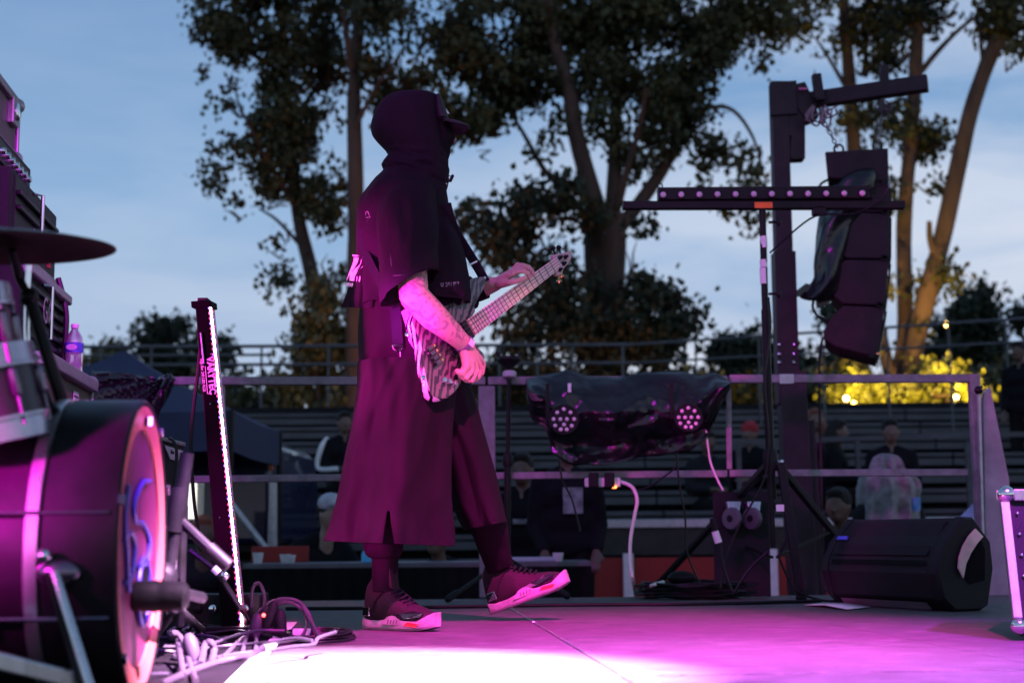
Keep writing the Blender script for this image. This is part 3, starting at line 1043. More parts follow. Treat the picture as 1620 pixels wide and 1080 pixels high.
chain('chain', 'chain hanging from the tower arm down to the left corner of the array', [(1297, 176), (1303, 192), (1314, 212), (1322, 228), (1327, 237)])
chain('chain', 'chain hanging from the tower arm down to the right corner of the array', [(1396, 166), (1394, 190), (1391, 212), (1388, 233)])
m = MB()
for k in range(7):
    x, y = 1297 + R.uniform(-12, 16), 176 + R.uniform(-2, 4)
    m.tube(catmull([at(x, y - 8, CHY - 0.02), at(x + R.uniform(-14, 10), y + R.uniform(8, 22), CHY - 0.03), at(x + R.uniform(-4, 18), y + R.uniform(0, 26), CHY), at(x + R.uniform(8, 20), y - 6, CHY)], 6), 0.006, 5)
tag(m.build('rigging_rope', mat('rigging_rope', (0.25, 0.16, 0.20), 0.7)), 'tangle of thin rope at the foot of the left beam clamp', 'rope')
m = MB()
for k in range(6):
    x, y = 1396 + R.uniform(-14, 10), 160
    m.tube(catmull([at(x, y - 4, CHY - 0.02), at(x + R.uniform(-14, 20), y + R.uniform(8, 16), CHY - 0.03), at(x + R.uniform(-14, 30), y + R.uniform(10, 24), CHY), at(x + R.uniform(8, 14), y + R.uniform(0, 10), CHY)], 6), 0.005, 5)
tag(m.build('rigging_rope', mat('rigging_cord', (0.09, 0.08, 0.09), 0.7)), 'tangle of dark cord at the foot of the right beam clamp', 'rope')

# ------------------------------------------------------------------ hanging line array
ARR = mat('array_cabinet', (0.026, 0.016, 0.023), 0.6, var=0.25, scale=10, bump=0.2, bscale=300)  # purple stage wash put into the cabinet colour as well
AY0, AY1 = 8.35, 8.85
bump_ = thing('array_bumper', 'black rigging frame on top of the hanging speaker array', 'rigging frame', at(1356, 265, TY))
m = MB()
m.prism([at(1305, 240, AY0), at(1405, 234, AY0), at(1406, 288, AY0), at(1309, 281, AY0)], V((0.122, AY1 - AY0, 0)))
m.build('frame', ARR, bump_, smooth=0, bevel=0.008)
for x, y in ((1327, 238), (1388, 234)):
    MB().ring(at(x, y - 2, CHY), V((0, 1, 0)), 0.028, 0.007, 18, 6).build('shackle', M['blackmetal'], bump_)
cab = [
    ([(1340, 285), (1406, 290), (1407, 336), (1345, 334), (1322, 318)], 'topmost cabinet of the hanging speaker array, just under the rigging frame'),
    ([(1346, 336), (1407, 338), (1407, 409), (1339, 408), (1316, 392), (1318, 350)], 'second cabinet from the top of the hanging speaker array'),
    ([(1338.5, 410.5), (1406.5, 411.5), (1400, 483), (1334, 480), (1312, 462), (1314, 428)], 'third cabinet from the top of the hanging speaker array'),
    ([(1335, 483), (1399.5, 486), (1387, 565), (1325, 549), (1303, 536), (1303, 522), (1316, 500)], 'lowest cabinet of the hanging speaker array, tilted most'),
]
for poly, label in cab:
    c0 = at(sum(p[0] for p in poly) / len(poly), sum(p[1] for p in poly) / len(poly), TY)
    t = thing('line_array_speaker', label, 'speaker', c0, 'hanging speaker array')
    m = MB()
    m.prism([at(x, y, AY0) for x, y in poly], V((0.122, AY1 - AY0, 0)))
    m.build('cabinet', ARR, t, smooth=0, bevel=0.007)
    m = MB()
    k = 0
    # front grille on the audience side, between the two right hand corners
    n = len(poly)
    fr = sorted(range(n), key=lambda i: -poly[i][0])[:2]
    a, b = sorted((at(*poly[i], AY0) for i in fr), key=lambda p: p.z)
    m.hexa([a + V((0.009, 0.03, 0.02)), a + V((0.021, 0.03, 0.02)), a + V((0.128, 0.47, 0.02)), a + V((0.116, 0.47, 0.02)),
            b + V((0.009, 0.03, -0.02)), b + V((0.021, 0.03, -0.02)), b + V((0.128, 0.47, -0.02)), b + V((0.116, 0.47, -0.02))])
    m.build('grille', M['blackmetal'], t, smooth=0)
    for (x, y) in (poly[2], poly[1]):
        MB().beam(at(x - 12, y - 4, AY0 - 0.008), at(x - 3, y - 2, AY0 - 0.008), 0.012, 0.03).build('rigging_bracket', M['blackmetal'], t, smooth=0, bevel=0.002)
MB().ball(at(1388, 560, AY0 - 0.012), 0.012, 8, 6).build('rigging_pin', M['gold'], t)
# plastic rain cover gathered behind the cabinets
m = MB()
spec = [(262, 1360, 1392), (272, 1335, 1398), (283, 1322, 1405), (298, 1313, 1408), (315, 1306, 1404), (332, 1300, 1380), (350, 1295, 1352), (375, 1290, 1350), (400, 1287, 1346), (425, 1286, 1341), (440, 1290, 1338), (452, 1280, 1336), (462, 1272, 1334), (470, 1264, 1320), (476, 1270, 1316)]
rings = []
for y, xa, xb in spec:
    ring = []
    for k in range(28):
        a = 2 * math.pi * k / 28
        cx, hw = (xa + xb) / 2, (xb - xa) / 2
        w = 1 + 0.10 * math.sin(a * 5 + y * 0.05) + 0.08 * noise.noise(V((math.cos(a) * 2, math.sin(a) * 2, y * 0.03)))
        p = at(cx + hw * math.cos(a) * w, y + 4 * noise.noise(V((a, y * 0.05, 3))), 8.52 + 0.24 * math.sin(a) * w * min(1.0, hw / 20))
        ring.append(p)
    rings.append(ring)
m.loft(rings)
o = m.build('rain_cover', M['plastic'], None, smooth=60)
o.modifiers.new('s', 'SUBSURF').render_levels = 1
tag(o, 'crumpled black plastic rain cover tied over the back of the hanging speakers', 'plastic cover')
m = MB()
m.prism([at(1290, 452, 8.4), at(1275, 448, 8.4), at(1262, 458, 8.4), at(1259, 468, 8.4), at(1266, 468, 8.4), at(1273, 461, 8.4), at(1280, 464, 8.4), at(1278, 472, 8.4), at(1300, 476, 8.4)], V((0, 0.03, 0)))
m.prism([at(1292, 474, 8.42), at(1316, 474, 8.42), at(1300, 486, 8.42), at(1293, 486, 8.42)], V((0, 0.03, 0)))
m.build('loose_tail', M['plastic'], o, smooth=0)
for pts, label in (([(1287, 473), (1286, 486), (1292, 498), (1304, 506), (1318, 510)], 'black cable looping under the rain cover to the lowest cabinet'),
                   ([(1302, 533), (1297, 560), (1296, 620), (1298, 700), (1300, 800), (1302, 870)], 'black cable hanging down from the lowest cabinet of the array'),
                   ([(1292, 302), (1300, 290), (1312, 284), (1324, 282)], 'short cable bowing out left of the rigging frame')):
    tag(MB().tube(catmull([at(x, y, 8.4) for x, y in pts], 6), 0.008, 6).build('speaker_cable', M['cable']), label, 'cable')

# ------------------------------------------------------------------ tripod stand with LED batten
SY = 6.7
ts = thing('lighting_stand', 'black tripod lighting stand with a wide crossbar and white taped pole', 'lighting stand', floor_at(1222, 945))
pole = [at(1206, 330, SY), at(1210, 470, SY), at(1214, 600, SY), at(1219, 735, SY)]
MB().tube(pole[:2] + [at(1211, 500, SY)], 0.0165, 12).build('upper_pole', M['blackmetal'], ts)
MB().tube([at(1211, 490, SY), pole[2], pole[3], at(1222, 790, SY)], 0.021, 12).build('lower_pole', M['blackmetal'], ts)
MB().beam(at(985, 325.5, SY), at(1430, 325, SY), 0.05, 0.037).build('crossbar', M['black'], ts, smooth=0, bevel=0.003)
MB().box(at(1208, 324.5, SY - 0.0265), (0.086, 0.003, 0.029)).build('warning_sticker', M['orange'], ts, smooth=0)
MB().box(at(1295, 334, SY), (0.06, 0.05, 0.04)).build('bar_clamp', M['black'], ts, smooth=0, bevel=0.003)
for ya, yb in ((374, 392), (411, 423), (424, 449)):
    a, b = at(1207.5, ya, SY), at(1208.5, yb, SY)
    MB().tube([a, b], 0.0178, 12).build('white_tape', M['print'], ts)
for y in (352, 465):
    k = at(1216, y, SY)
    c = MB().tube([k, k + V((0.035, -0.01, 0))], 0.007, 6)
    c.ball(k + V((0.045, -0.012, 0)), (0.012, 0.012, 0.022), 8, 6)
    c.build('locking_knob', M['black'], ts)
hub = at(1219, 728, SY)
MB().lathe([(0.03, -0.05), (0.036, -0.03), (0.036, 0.03), (0.028, 0.05)], hub, V((0, 0, 1)), 14).build('collar', M['black'], ts)
feet = [floor_at(1043, 925), floor_at(1268, 951), V((hub.x + 0.62, SY + 0.45, 0))]
for i, f in enumerate(feet):
    f = V((f.x, f.y, 0.012))
    d = (f - hub)
    d.z = 0
    d.normalize()
    a = hub + d * 0.05 + V((0, 0, -0.02))
    lg = MB().beam(a, f, 0.032 if i != 1 else 0.04, 0.03).build('leg', M['black'], ts, smooth=0, bevel=0.004)
    MB().ball(f + V((0, 0, 0.006)), (0.028, 0.028, 0.017), 10, 6).build('rubber_foot', M['rubber'], lg)
    MB().ball(a + V((0, -0.012, 0.012)), 0.011, 8, 6).build('bolt', M['chrome'], ts)
    mid = a.lerp(f, 0.5)
    MB().beam(V((hub.x, hub.y, mid.z - 0.12)) + d * 0.02, mid, 0.012, 0.012).build('brace', M['blackmetal'], ts, smooth=0)
MB().tube([at(1218, 736, SY - 0.02), at(1223, 866, SY - 0.02)], 0.013, 10).build('centre_rod', M['blackmetal'], ts)
MB().box(at(1234, 803, SY - 0.30), (0.035, 0.004, 0.03)).build('paper_label', M['print'], ts, smooth=0)

bt = thing('led_batten', 'black batten light with twelve round lenses lying along the stand crossbar', 'stage light', at(1207, 318, SY))
MB().box(at(1207, 307.5, SY), (px_w(341, SY), 0.075, px_w(20.5, SY))).build('housing', M['black'], bt, smooth=0, bevel=0.004)
lensm = mat('batten_lens', (0.60, 0.42, 0.55), 0.15, var=0.1, coat=1.0)
for k in range(12):
    x = 1049 + (1364 - 1049) * k / 11
    c = at(x, 307.5 - 0.0079 * (x - 1207), SY - 0.038)
    MB().lathe([(0.0185, -0.001), (0.0185, 0.006), (0.0155, 0.008)], c, V((0, -1, 0)), 16).build('bezel', M['blackmetal'], bt)
    MB().ball(c + V((0, -0.006, 0)), (0.0148, 0.009, 0.0148), 14, 8).build('lens', lensm, bt)
MB().box(at(1377, 307, SY + 0.003), (0.014, 0.06, 0.045)).build('end_cap', M['blackmetal'], bt, smooth=0)
MB().ring(at(1044, 294, SY), V((0, 1, 0)), 0.012, 0.003, 14, 5).build('safety_eye', M['blackmetal'], bt)
for pts, label in (([(1374, 300), (1396, 292), (1405, 300), (1392, 318), (1350, 338), (1290, 342), (1240, 380), (1218, 400)], 'thin black cable drooping from the batten light to the stand pole'),
                   ([(1216, 470), (1219, 520), (1210, 600), (1216, 700), (1208, 760), (1170, 830), (1150, 880), (1140, 930)], 'black cable running down the lighting stand to the floor')):
    tag(MB().tube(catmull([at(x, y, SY - 0.05) for x, y in pts], 6), 0.005, 6).build('power_cable', M['cable']), label, 'cable')

# ------------------------------------------------------------------ black sheet draped over the rail with two par lights
def drape(name, label, xs, top, bot, Yf, fold, nx=90, ny=34, seed=0.0, thick=0.004):
    vs, fs = [], []

    def interp(tbl, x):
        for (xa, ya), (xb, yb) in zip(tbl, tbl[1:]):
            if xa <= x <= xb:
                return ya + (yb - ya) * (x - xa) / max(1e-6, xb - xa)
        return tbl[-1][1] if x > tbl[-1][0] else tbl[0][1]
    for j in range(ny + 1):
        t = j / ny
        for i in range(nx + 1):
            x = xs[0] + (xs[1] - xs[0]) * i / nx
            ya, yb = interp(top, x), interp(bot, x)
            y = ya + (yb - ya) * t
            s = i / nx
            vs.append(at(x + 3 * noise.noise(V((s * 9, t * 5, seed))), y + 3 * noise.noise(V((s * 8, t * 7, seed + 5))), Yf(s, t) + fold(s, t)))
    for j in range(ny):
        for i in range(nx):
            a = j * (nx + 1) + i
            fs.append((a, a + nx + 1, a + nx + 2, a + 1))
    m_ = MB()
    m_.add(vs, fs)
    o_ = m_.build(name, M['plastic'], None, smooth=32)
    so = o_.modifiers.new('thick', 'SOLIDIFY')
    so.thickness = thick
    so.offset = 0
    return tag(o_, label, 'plastic sheet')


def ridged(p):
    return 1 - abs(noise.noise(p)) * 2


def tri(x):
    return abs((x % 1.0) * 2 - 1)


def tarp_fold(s, t):
    f = 0.0
    for cx, cy, k, ph in ((0.17, 0.52, 2.3, 0.1), (0.80, 0.50, 2.6, 0.45), (0.02, -0.05, 4.2, 0.3), (0.98, -0.02, 4.6, 0.7)):
        dx, dy_ = (s - cx) * 2.2, t - cy
        r_ = math.hypot(dx, dy_)
        a = math.atan2(dy_, dx) / 6.2832
        n_ = noise.noise(V((s * 3.2, t * 2.4, k)))
        f += 0.038 * tri(a * k * 2 + ph + 0.35 * n_) * min(1, r_ * 2.2) * math.exp(-r_ * 0.75)
    # sagging crosswise pleats between the two lamps
    n2 = noise.noise(V((s * 4, t * 3, 8.0)))
    f += 0.045 * tri(t * 2.6 - 1.1 * (s - 0.5) ** 2 * 4 + 0.5 * n2) * math.exp(-((s - 0.5) / 0.3) ** 2)
    f += 0.010 * ridged(V((s * 14, t * 8, 3)))
    return -f * (0.6 + 0.4 * min(1, t * 2.0))


drape('tarpaulin', 'black plastic sheet slung over the railing round two par lights', (833, 1156),
      [(833, 601), (870, 593), (897, 585), (930, 594), (975, 598), (1010, 590), (1085, 588), (1105, 594), (1130, 590), (1156, 604)],
      [(833, 628), (838, 655), (845, 668), (862, 676), (868, 690), (872, 716), (890, 727), (908, 736), (960, 735), (990, 727), (1050, 720), (1090, 712), (1120, 692), (1140, 640), (1156, 612)],
      lambda s, t: RY - 0.05 - 0.12 * math.sin(min(1, t * 1.25) * math.pi) - 0.03 * t, tarp_fold, seed=2.0)
# part of the sheet that goes over the rail to the back
drape('tarpaulin', 'black plastic flap hanging down behind the railing, over the sheet with par lights', (840, 1150),
      [(840, 600), (897, 584), (930, 593), (975, 597), (1010, 589), (1085, 587), (1105, 593), (1130, 590), (1150, 602)],
      [(840, 640), (1150, 640)], lambda s, t: RY + 0.03 + 0.02 * t, lambda s, t: 0.02 * ridged(V((s * 7, t * 2, 9))), nx=50, ny=8, seed=7.0)

dots = [(0, 0.93), (0.62, 0.62), (0.95, 0.0), (0.72, -0.62), (0.25, -0.95), (-0.3, -0.95), (-0.82, -0.58), (-0.96, 0.0), (-0.62, 0.62), (0.28, 0.0), (-0.32, 0.0), (0.0, -0.5)]
parlens = mat('par_lens', (0.80, 0.60, 0.72), 0.2, var=0.1, coat=1.0)
for px, py, rr, label in ((892, 663, 19, 'left of the two round par lights poking through the black sheet'), (1089, 660, 18, 'right of the two round par lights poking through the black sheet')):
    c = at(px, py, RY - 0.30)
    r = px_w(rr, RY - 0.30)
    t = thing('par_light', label, 'stage light', c, 'par lights in the black sheet')
    MB().lathe([(r * 0.8, -0.16), (r * 1.1, -0.10), (r * 1.25, 0.0), (r * 1.25, 0.012), (r * 1.12, 0.012), (r * 1.1, 0.004)], c, V((0, -1, 0)), 24).build('can', M['black'], t)
    MB().beam(c + V((-r * 1.3, 0.06, 0)), c + V((-r * 1.3, 0.06, r * 3.1)), 0.02, 0.006).build('yoke', M['blackmetal'], t, smooth=0)
    for dx, dz in dots:
        MB().ball(c + V((dx * r * 0.9, -0.008, dz * r * 0.9)), (r * 0.17, 0.006, r * 0.17), 10, 6).build('lens', parlens, t)
MB().box(at(901, 613, RY - 0.235), (px_w(5, RY), 0.004, px_w(14, RY))).build('tag', M['print'], bpy.data.objects['par_light'], smooth=0)

# second sheet at the left, pulled to a point on the rail
def tarp2(s, t):
    a = math.atan2(t + 0.05, 1.02 - s)
    return -0.035 * ridged(V((a * 6, 0.3, 4))) - 0.015 * ridged(V((a * 14, s, 2)))


drape('tarpaulin', 'black plastic sheet pulled to a point on the railing behind the bass drum', (146, 276),
      [(146, 586), (200, 590), (250, 598), (262, 592), (270, 590), (276, 598)], [(146, 700), (215, 705), (238, 694), (255, 650), (268, 622), (276, 606)],
      lambda s, t: 6.95 + 0.25 * s - 0.08 * math.sin(t * math.pi), tarp2, nx=60, ny=30, seed=12.0)

# ------------------------------------------------------------------ power strip on the mid rail, with its white cable
PY = RY - 0.075
ps = thing('power_strip', 'white multi-socket power strip with black plugs hanging under the mid rail', 'power strip', at(952, 762, PY))
MB().beam(at(925, 763, PY), at(981, 762.5, PY), 0.045, 0.046).build('socket_block', M['whiteplastic'], ps, smooth=0, bevel=0.006)
for x in (939, 964):
    MB().box(at(x, 759, PY - 0.035), (0.05, 0.05, 0.075)).build('plug', M['rubber'], ps, smooth=0, bevel=0.006)
MB().box(at(972, 770, PY - 0.026), (0.022, 0.012, 0.012)).build('switch', glow('switch_glow', (1.0, 0.16, 0.04), 9), ps, smooth=0, bevel=0.002)
wc = catmull([at(981, 761, PY), at(1000, 770, PY), at(1008, 790, PY), at(1004, 815, PY), at(998, 850, PY - 0.05), at(997, 880, PY - 0.12), at(1001, 915, PY - 0.25), floor_at(1006, 941) + V((0, 0, 0.008)), floor_at(1016, 938) + V((0, 0, 0.01)), at(1030, 926, PY - 0.25), at(1050, 920, PY - 0.2)], 8)
tag(MB().tube(wc, 0.0085, 8).build('mains_cable', M['whiteplastic']), 'white mains cable curving from the power strip down to the stage floor', 'cable')
for pts, r, label in (([(1098, 640), (1112, 655), (1118, 690), (1124, 730), (1136, 760), (1144, 775)], 0.005, 'thin white cable dropping from the right par light'),):
    tag(MB().tube(catmull([at(x, y, RY - 0.1) for x, y in pts], 6), r, 6).build('signal_cable', M['whiteplastic']), label, 'cable')
for pts, label in (([(1070, 708), (1074, 760), (1084, 820), (1086, 870), (1110, 930)], 'thin black cable falling from the middle of the black sheet'),
                   ([(885, 730), (890, 760), (905, 790), (918, 840)], 'thin black cable falling from the left corner of the black sheet'),
                   ([(1010, 775), (1030, 768), (1062, 745), (1072, 735)], 'thin black cable swung between the power strip and the sheet')):
    tag(MB().tube(catmull([at(x, y, RY - 0.12) for x, y in pts], 6), 0.005, 6).build('signal_cable', M['cable']), label, 'cable')

# ------------------------------------------------------------------ microphone stand in the middle, behind the player
ms = thing('microphone_stand', 'black straight microphone stand with a dark cup holder on top, behind the player', 'stand', floor_at(803, 950))
f0 = floor_at(803, 946)
MY = f0.y
MB().tube([V((f0.x, MY, 0.10)), at(803, 730, MY)], 0.017, 12).build('lower_tube', M['blackmetal'], ms)
MB().tube([at(803, 735, MY), at(806, 585, MY)], 0.0115, 12).build('upper_tube', M['blackmetal'], ms)
MB().lathe([(0.021, -0.03), (0.025, -0.02), (0.025, 0.02), (0.019, 0.035)], at(803, 728, MY), n=14).build('clutch', M['black'], ms)
MB().lathe([(0.014, -0.02), (0.034, -0.012), (0.037, 0.006), (0.03, 0.016), (0.02, 0.02)], at(806, 592, MY), n=18).build('collar', M['purpleprint'], ms)
MB().lathe([(0.012, -0.03), (0.03, -0.018), (0.052, 0.0), (0.062, 0.016), (0.06, 0.03), (0.048, 0.03), (0.04, 0.005), (0.008, -0.008)], at(805, 574, MY), n=20).build('cup', M['black'], ms)
for dx in (-0.048, 0.05):
    MB().beam(at(805, 571, MY) + V((dx, 0, 0)), at(805, 557, MY) + V((dx * 1.15, 0, 0)), 0.02, 0.012).build('prong', M['black'], ms, smooth=0, bevel=0.003)
for f in (floor_at(709, 953), floor_at(897, 948), V((f0.x + 0.04, MY + 0.28, 0))):
    d = V((f.x, f.y, 0.014)) - V((f0.x, MY, 0.2))
    lg = MB().tube([V((f0.x, MY, 0.2)), V((f.x, f.y, 0.014))], 0.011, 10).build('leg', M['blackmetal'], ms)
    MB().capsule(V((f.x, f.y, 0.018)) - d * 0.14, V((f.x, f.y, 0.018)), 0.016, 0.017).build('rubber_foot', M['rubber'], lg)

# ------------------------------------------------------------------ wedge monitor
wa, wb = floor_at(1512, 967), floor_at(1305, 954)
L = (wb - wa)
L.z = 0
WL = 0.74
L.normalize()
D = V((L.y, -L.x, 0))
if D.x < 0:
    D = -D
prof = [(0.0, 0.0), (0.135, 0.0), (0.172, 0.018), (0.208, 0.16), (0.200, 0.268), (0.118, 0.362), (0.068, 0.364), (-0.03, 0.27), (-0.072, 0.198), (-0.082, 0.145), (-0.052, 0.045)]
wm = thing('stage_monitor', 'black wedge floor monitor with a carrying handle, at the right of the stage', 'speaker', wa)
WM = mat('monitor_paint', (0.011, 0.011, 0.013), 0.55, var=0.25, scale=12, bump=0.25, bscale=420)


def wp(d, z, l):
    return wa + D * d + L * l + V((0, 0, z + 0.004))


def ring_at(l, k=1.0, cz=0.18, cd=0.06):
    return [wp(cd + (d - cd) * k, cz + (z - cz) * k, l) for d, z in prof]


MB().loft([ring_at(0.055), ring_at(WL - 0.05)]).build('cabinet', WM, wm, smooth=25, bevel=0.006)
MB().loft([ring_at(0.0, 0.97), ring_at(0.012, 1.02), ring_at(0.052, 1.02), ring_at(0.054, 1.0)]).build('end_cheek', WM, wm, smooth=25, bevel=0.004)
MB().loft([ring_at(WL - 0.049, 1.0), ring_at(WL - 0.047, 1.02), ring_at(WL - 0.01, 1.02), ring_at(WL, 0.95)]).build('end_cheek', WM, wm, smooth=25, bevel=0.004)
# perforated grille on the slanting face, proud of the body
nrm = (V((0, 0, 1)) * 0.09 - D * 0.16).normalized() * 0.006
gm = mat('monitor_grille', (0.015, 0.015, 0.018), 0.5, 0.2, var=0.2, bump=0.6, bscale=900)
g = [wp(-0.066, 0.212, 0.075), wp(0.052, 0.350, 0.075), wp(0.052, 0.350, WL - 0.07), wp(-0.066, 0.212, WL - 0.07)]
MB().prism([p + nrm * 0.2 for p in g], nrm).build('grille', gm, wm, smooth=0, bevel=0.002)
m = MB()
for k in range(46):
    l = 0.08 + (WL - 0.16) * k / 45
    m.beam(wp(-0.078, 0.196, l), wp(-0.084, 0.176, l), 0.004, 0.006)
m.build('vent_slot', M['blackmetal'], wm, smooth=0, stuff=True)
MB().prism([wp(-0.030, 0.275, WL - 0.12), wp(-0.018, 0.289, WL - 0.12), wp(-0.018, 0.289, WL - 0.06), wp(-0.030, 0.275, WL - 0.06)][::-1], nrm * 1.6).build('badge', mat('blue_badge', (0.10, 0.12, 0.75), 0.4), wm, smooth=0)
# handle: dark recess, light along the cutout edge painted as a pale strip
rec = [(0.075, 0.10), (0.155, 0.115), (0.165, 0.235), (0.13, 0.31), (0.115, 0.30), (0.05, 0.215), (0.03, 0.155)]
MB().loft([[wp(d, z, -0.003) for d, z in rec], [wp(0.09 + (d - 0.09) * 0.85, 0.2 + (z - 0.2) * 0.85, 0.004) for d, z in rec]]).build('handle_recess', mat('recess_black', (0.006, 0.006, 0.007), 0.8), wm, smooth=0)
arc_o = [(0.012, 0.165), (0.018, 0.205), (0.04, 0.25), (0.075, 0.292), (0.112, 0.320)]
arc_i = [(0.150, 0.288), (0.118, 0.262), (0.082, 0.224), (0.054, 0.182), (0.036, 0.125)]
MB().prism([wp(d, z, -0.0065) for d, z in arc_o + arc_i], L * -0.009).build('lit_handle_edge', mat('painted_edge_light', (0.62, 0.47, 0.42), 0.45), wm, smooth=40, bevel=0.002)
m = MB()
m.prism([wp(-0.03, 0.0, 0.1), wp(-0.055, 0.03, 0.1), wp(-0.055, 0.03, WL - 0.1), wp(-0.03, 0.0, WL - 0.1)], D * -0.004)
m.build('front_strip', mat('worn_strip', (0.12, 0.11, 0.12), 0.4), wm, smooth=0)
# sheets of paper by the monitor
m = MB()
g = [floor_at(1272, 958), floor_at(1340, 965), floor_at(1378, 961), floor_at(1300, 954)]
m.loft([[p + V((0, 0, 0.003)) for p in (g[0], g[3])], [p + V((0, 0, 0.012)) for p in (g[0].lerp(g[1], 0.5), g[3].lerp(g[2], 0.5))], [p + V((0, 0, 0.004)) for p in (g[1], g[2])]], cap=False, closed=False)
o = m.build('paper_sheet', M['print'])
o.modifiers.new('t', 'SOLIDIFY').thickness = 0.001
tag(o, 'white sheet of paper lying on the floor by the monitor', 'paper')

# ------------------------------------------------------------------ flight case at the right edge
fa = floor_at(1613, 1013)
fc = thing('flight_case', 'black flight case with bright aluminium edges cut by the right side of the frame', 'flight case', fa)
fz = at(1590, 784, fa.y + 0.1)
t0 = V((fz.x, fz.y, fz.z))
b0 = V((fa.x, fa.y, 0.012))
wx = V((0.62, 0.04, 0))
dy = V((0.22, 0.5, 0))
MB().hexa([b0, b0 + wx, b0 + wx + dy, b0 + dy, t0, t0 + wx, t0 + wx + dy * 0.8, t0 + dy * 0.8]).build('body', mat('case_laminate', (0.014, 0.012, 0.018), 0.45, var=0.2, bump=0.1, bscale=200), fc, smooth=0, bevel=0.004)
e = V((-0.004, -0.004, 0))
MB().beam(b0 + e + V((0, 0, 0.05)), t0 + e - V((0, 0, 0.02)), 0.026, 0.026).build('edge_profile', M['brushed'], fc, smooth=0, bevel=0.003)
MB().beam(t0 + V((0.02, -0.004, 0.002)), t0 + wx + V((0, -0.004, 0.002)), 0.034, 0.034).build('edge_profile', M['brushed'], fc, smooth=0, bevel=0.003)
MB().beam(t0 + V((-0.004, 0.02, 0.002)), t0 + dy * 0.8 + V((-0.004, 0, 0.002)), 0.03, 0.03).build('edge_profile', M['brushed'], fc, smooth=0, bevel=0.003)
MB().ball(t0 + V((0.002, -0.004, 0.004)), 0.026, 12, 8).build('ball_corner', M['chrome'], fc)
MB().ball(b0 + V((0.0, -0.002, 0.03)), 0.024, 12, 8).build('ball_corner', M['chrome'], fc)
for k in range(6):
    MB().ball(b0.lerp(t0, 0.12 + k * 0.15) + V((0.03, -0.004, 0)), 0.005, 6, 5).build('rivet', M['chrome'], fc)

# ------------------------------------------------------------------ LED light bar (vertical tube) left of the player
lbt = thing('led_light_bar', 'tall black light bar leaning upright with a glowing pixel strip along its right edge', 'stage light', floor_at(372, 997))
YT, YBm = 4.72, 4.50
TL, TR = at(308, 479, YT), at(328, 478, YT)
BL, BR = at(350, 992, YBm), at(379, 990, YBm)
dp = V((0.008, 0.065, 0))
LB = mat('light_bar_body', (0.0016, 0.0015, 0.002), 0.5, 0.0, var=0.25, scale=10)
MB().hexa([BL, BR, BR + dp, BL + dp, TL, TR, TR + dp, TL + dp]).build('housing', LB, lbt, smooth=0, bevel=0.004)
LB.node_tree.nodes['Principled BSDF'].inputs['Specular IOR Level'].default_value = 0.03
u = (TL - BL).normalized()
xr = (TR - TL).normalized()
MB().hexa([TL - xr * 0.012 - V((0, 0.006, 0.0)) - u * 0.018, TR + xr * 0.012 - V((0, 0.006, 0)) - u * 0.018, TR + dp + xr * 0.012 - u * 0.018, TL + dp - xr * 0.012 - u * 0.018,
           TL - xr * 0.012 - V((0, 0.006, 0)) + u * 0.006, TR + xr * 0.012 - V((0, 0.006, 0)) + u * 0.006, TR + dp + xr * 0.012 + u * 0.006, TL + dp - xr * 0.012 + u * 0.006]).build('end_cap', LB, lbt, smooth=0, bevel=0.003)
MB().box((TL + TR) / 2 + dp / 2 + u * 0.012, (0.035, 0.05, 0.014)).build('hanging_eye', M['black'], lbt, smooth=0, bevel=0.003)
MB().box((BL + BR) / 2 + dp / 2 + V((0, 0, -0.004)), (0.16, 0.16, 0.014)).build('foot_plate', M['black'], lbt, smooth=0, bevel=0.003)
# pixels on the right flank, wrapped round the front edge, with added dots for their coloured fringe
gw = glow('pixel_white', (1.0, 0.66, 0.96), 60)
gr = glow('fringe_red', (1.0, 0.02, 0.12), 14)
gb = glow('fringe_blue', (0.25, 0.06, 1.0), 14)
m = MB()
N = 118
for k in range(N):
    t = 0.004 + 0.985 * k / (N - 1)
    c = BR.lerp(TR, t) + dp * 0.20 + xr * 0.003
    r = 0.0056
    m.cur = 0
    m.ball(c, (r, r, r * 0.85), 6, 4)
    if k % 2 == 0:
        m.cur = 1 if (k // 2) % 3 != 1 else 2
        m.ball(c - xr * 0.0045 - V((0, 0.007, 0)), (0.0042, 0.003, 0.0036), 5, 4)
    if k % 3 == 1:
        m.cur = 2 if (k // 3) % 2 else 1
        m.ball(c + V((0.004, 0.012, 0)), (0.003, 0.003, 0.003), 5, 4)
m.build('pixel_strip', [gw, gr, gb], lbt, stuff=True)
MB().beam(BR + dp * 0.5 + xr * 0.001, TR + dp * 0.5 + xr * 0.001, 0.006, 0.05, dp).build('diffuser_channel', mat('diffuser', (0.30, 0.28, 0.30), 0.3), lbt, smooth=0)
# lettering reads downwards
dn = -u
org = TL.lerp(BL, (570 - 479) / 513) + xr * 0.020 + V((0, -0.0022, 0))
pp = MB()
h = TL.lerp(BL, 0.176) + xr * 0.026 + V((0, -0.0022, 0))
text('maker_lettering', 'VARYTEC', h + dn * 0.004, dn, xr, 0.030, M['purpleprint'], lbt, bold=0.0009, xscale=1.03)
fr = MB()
a0 = h - xr * 0.008 + dn * 0.036
fr.beam(a0, h - xr * 0.008 + dn * 0.132, 0.0018, 0.001, V((0, 1, 0)))
fr.beam(h - xr * 0.008 + dn * 0.132, h + xr * 0.006 + dn * 0.132, 0.0018, 0.001, V((0, 1, 0)))
fr.beam(h + xr * 0.027 - dn * 0.006, h + xr * 0.027 + dn * 0.09, 0.0018, 0.001, V((0, 1, 0)))
fr.beam(h + xr * 0.014 - dn * 0.006, h + xr * 0.027 - dn * 0.006, 0.0018, 0.001, V((0, 1, 0)))
fr.build('lettering_frame', M['purpleprint'], lbt, smooth=0)
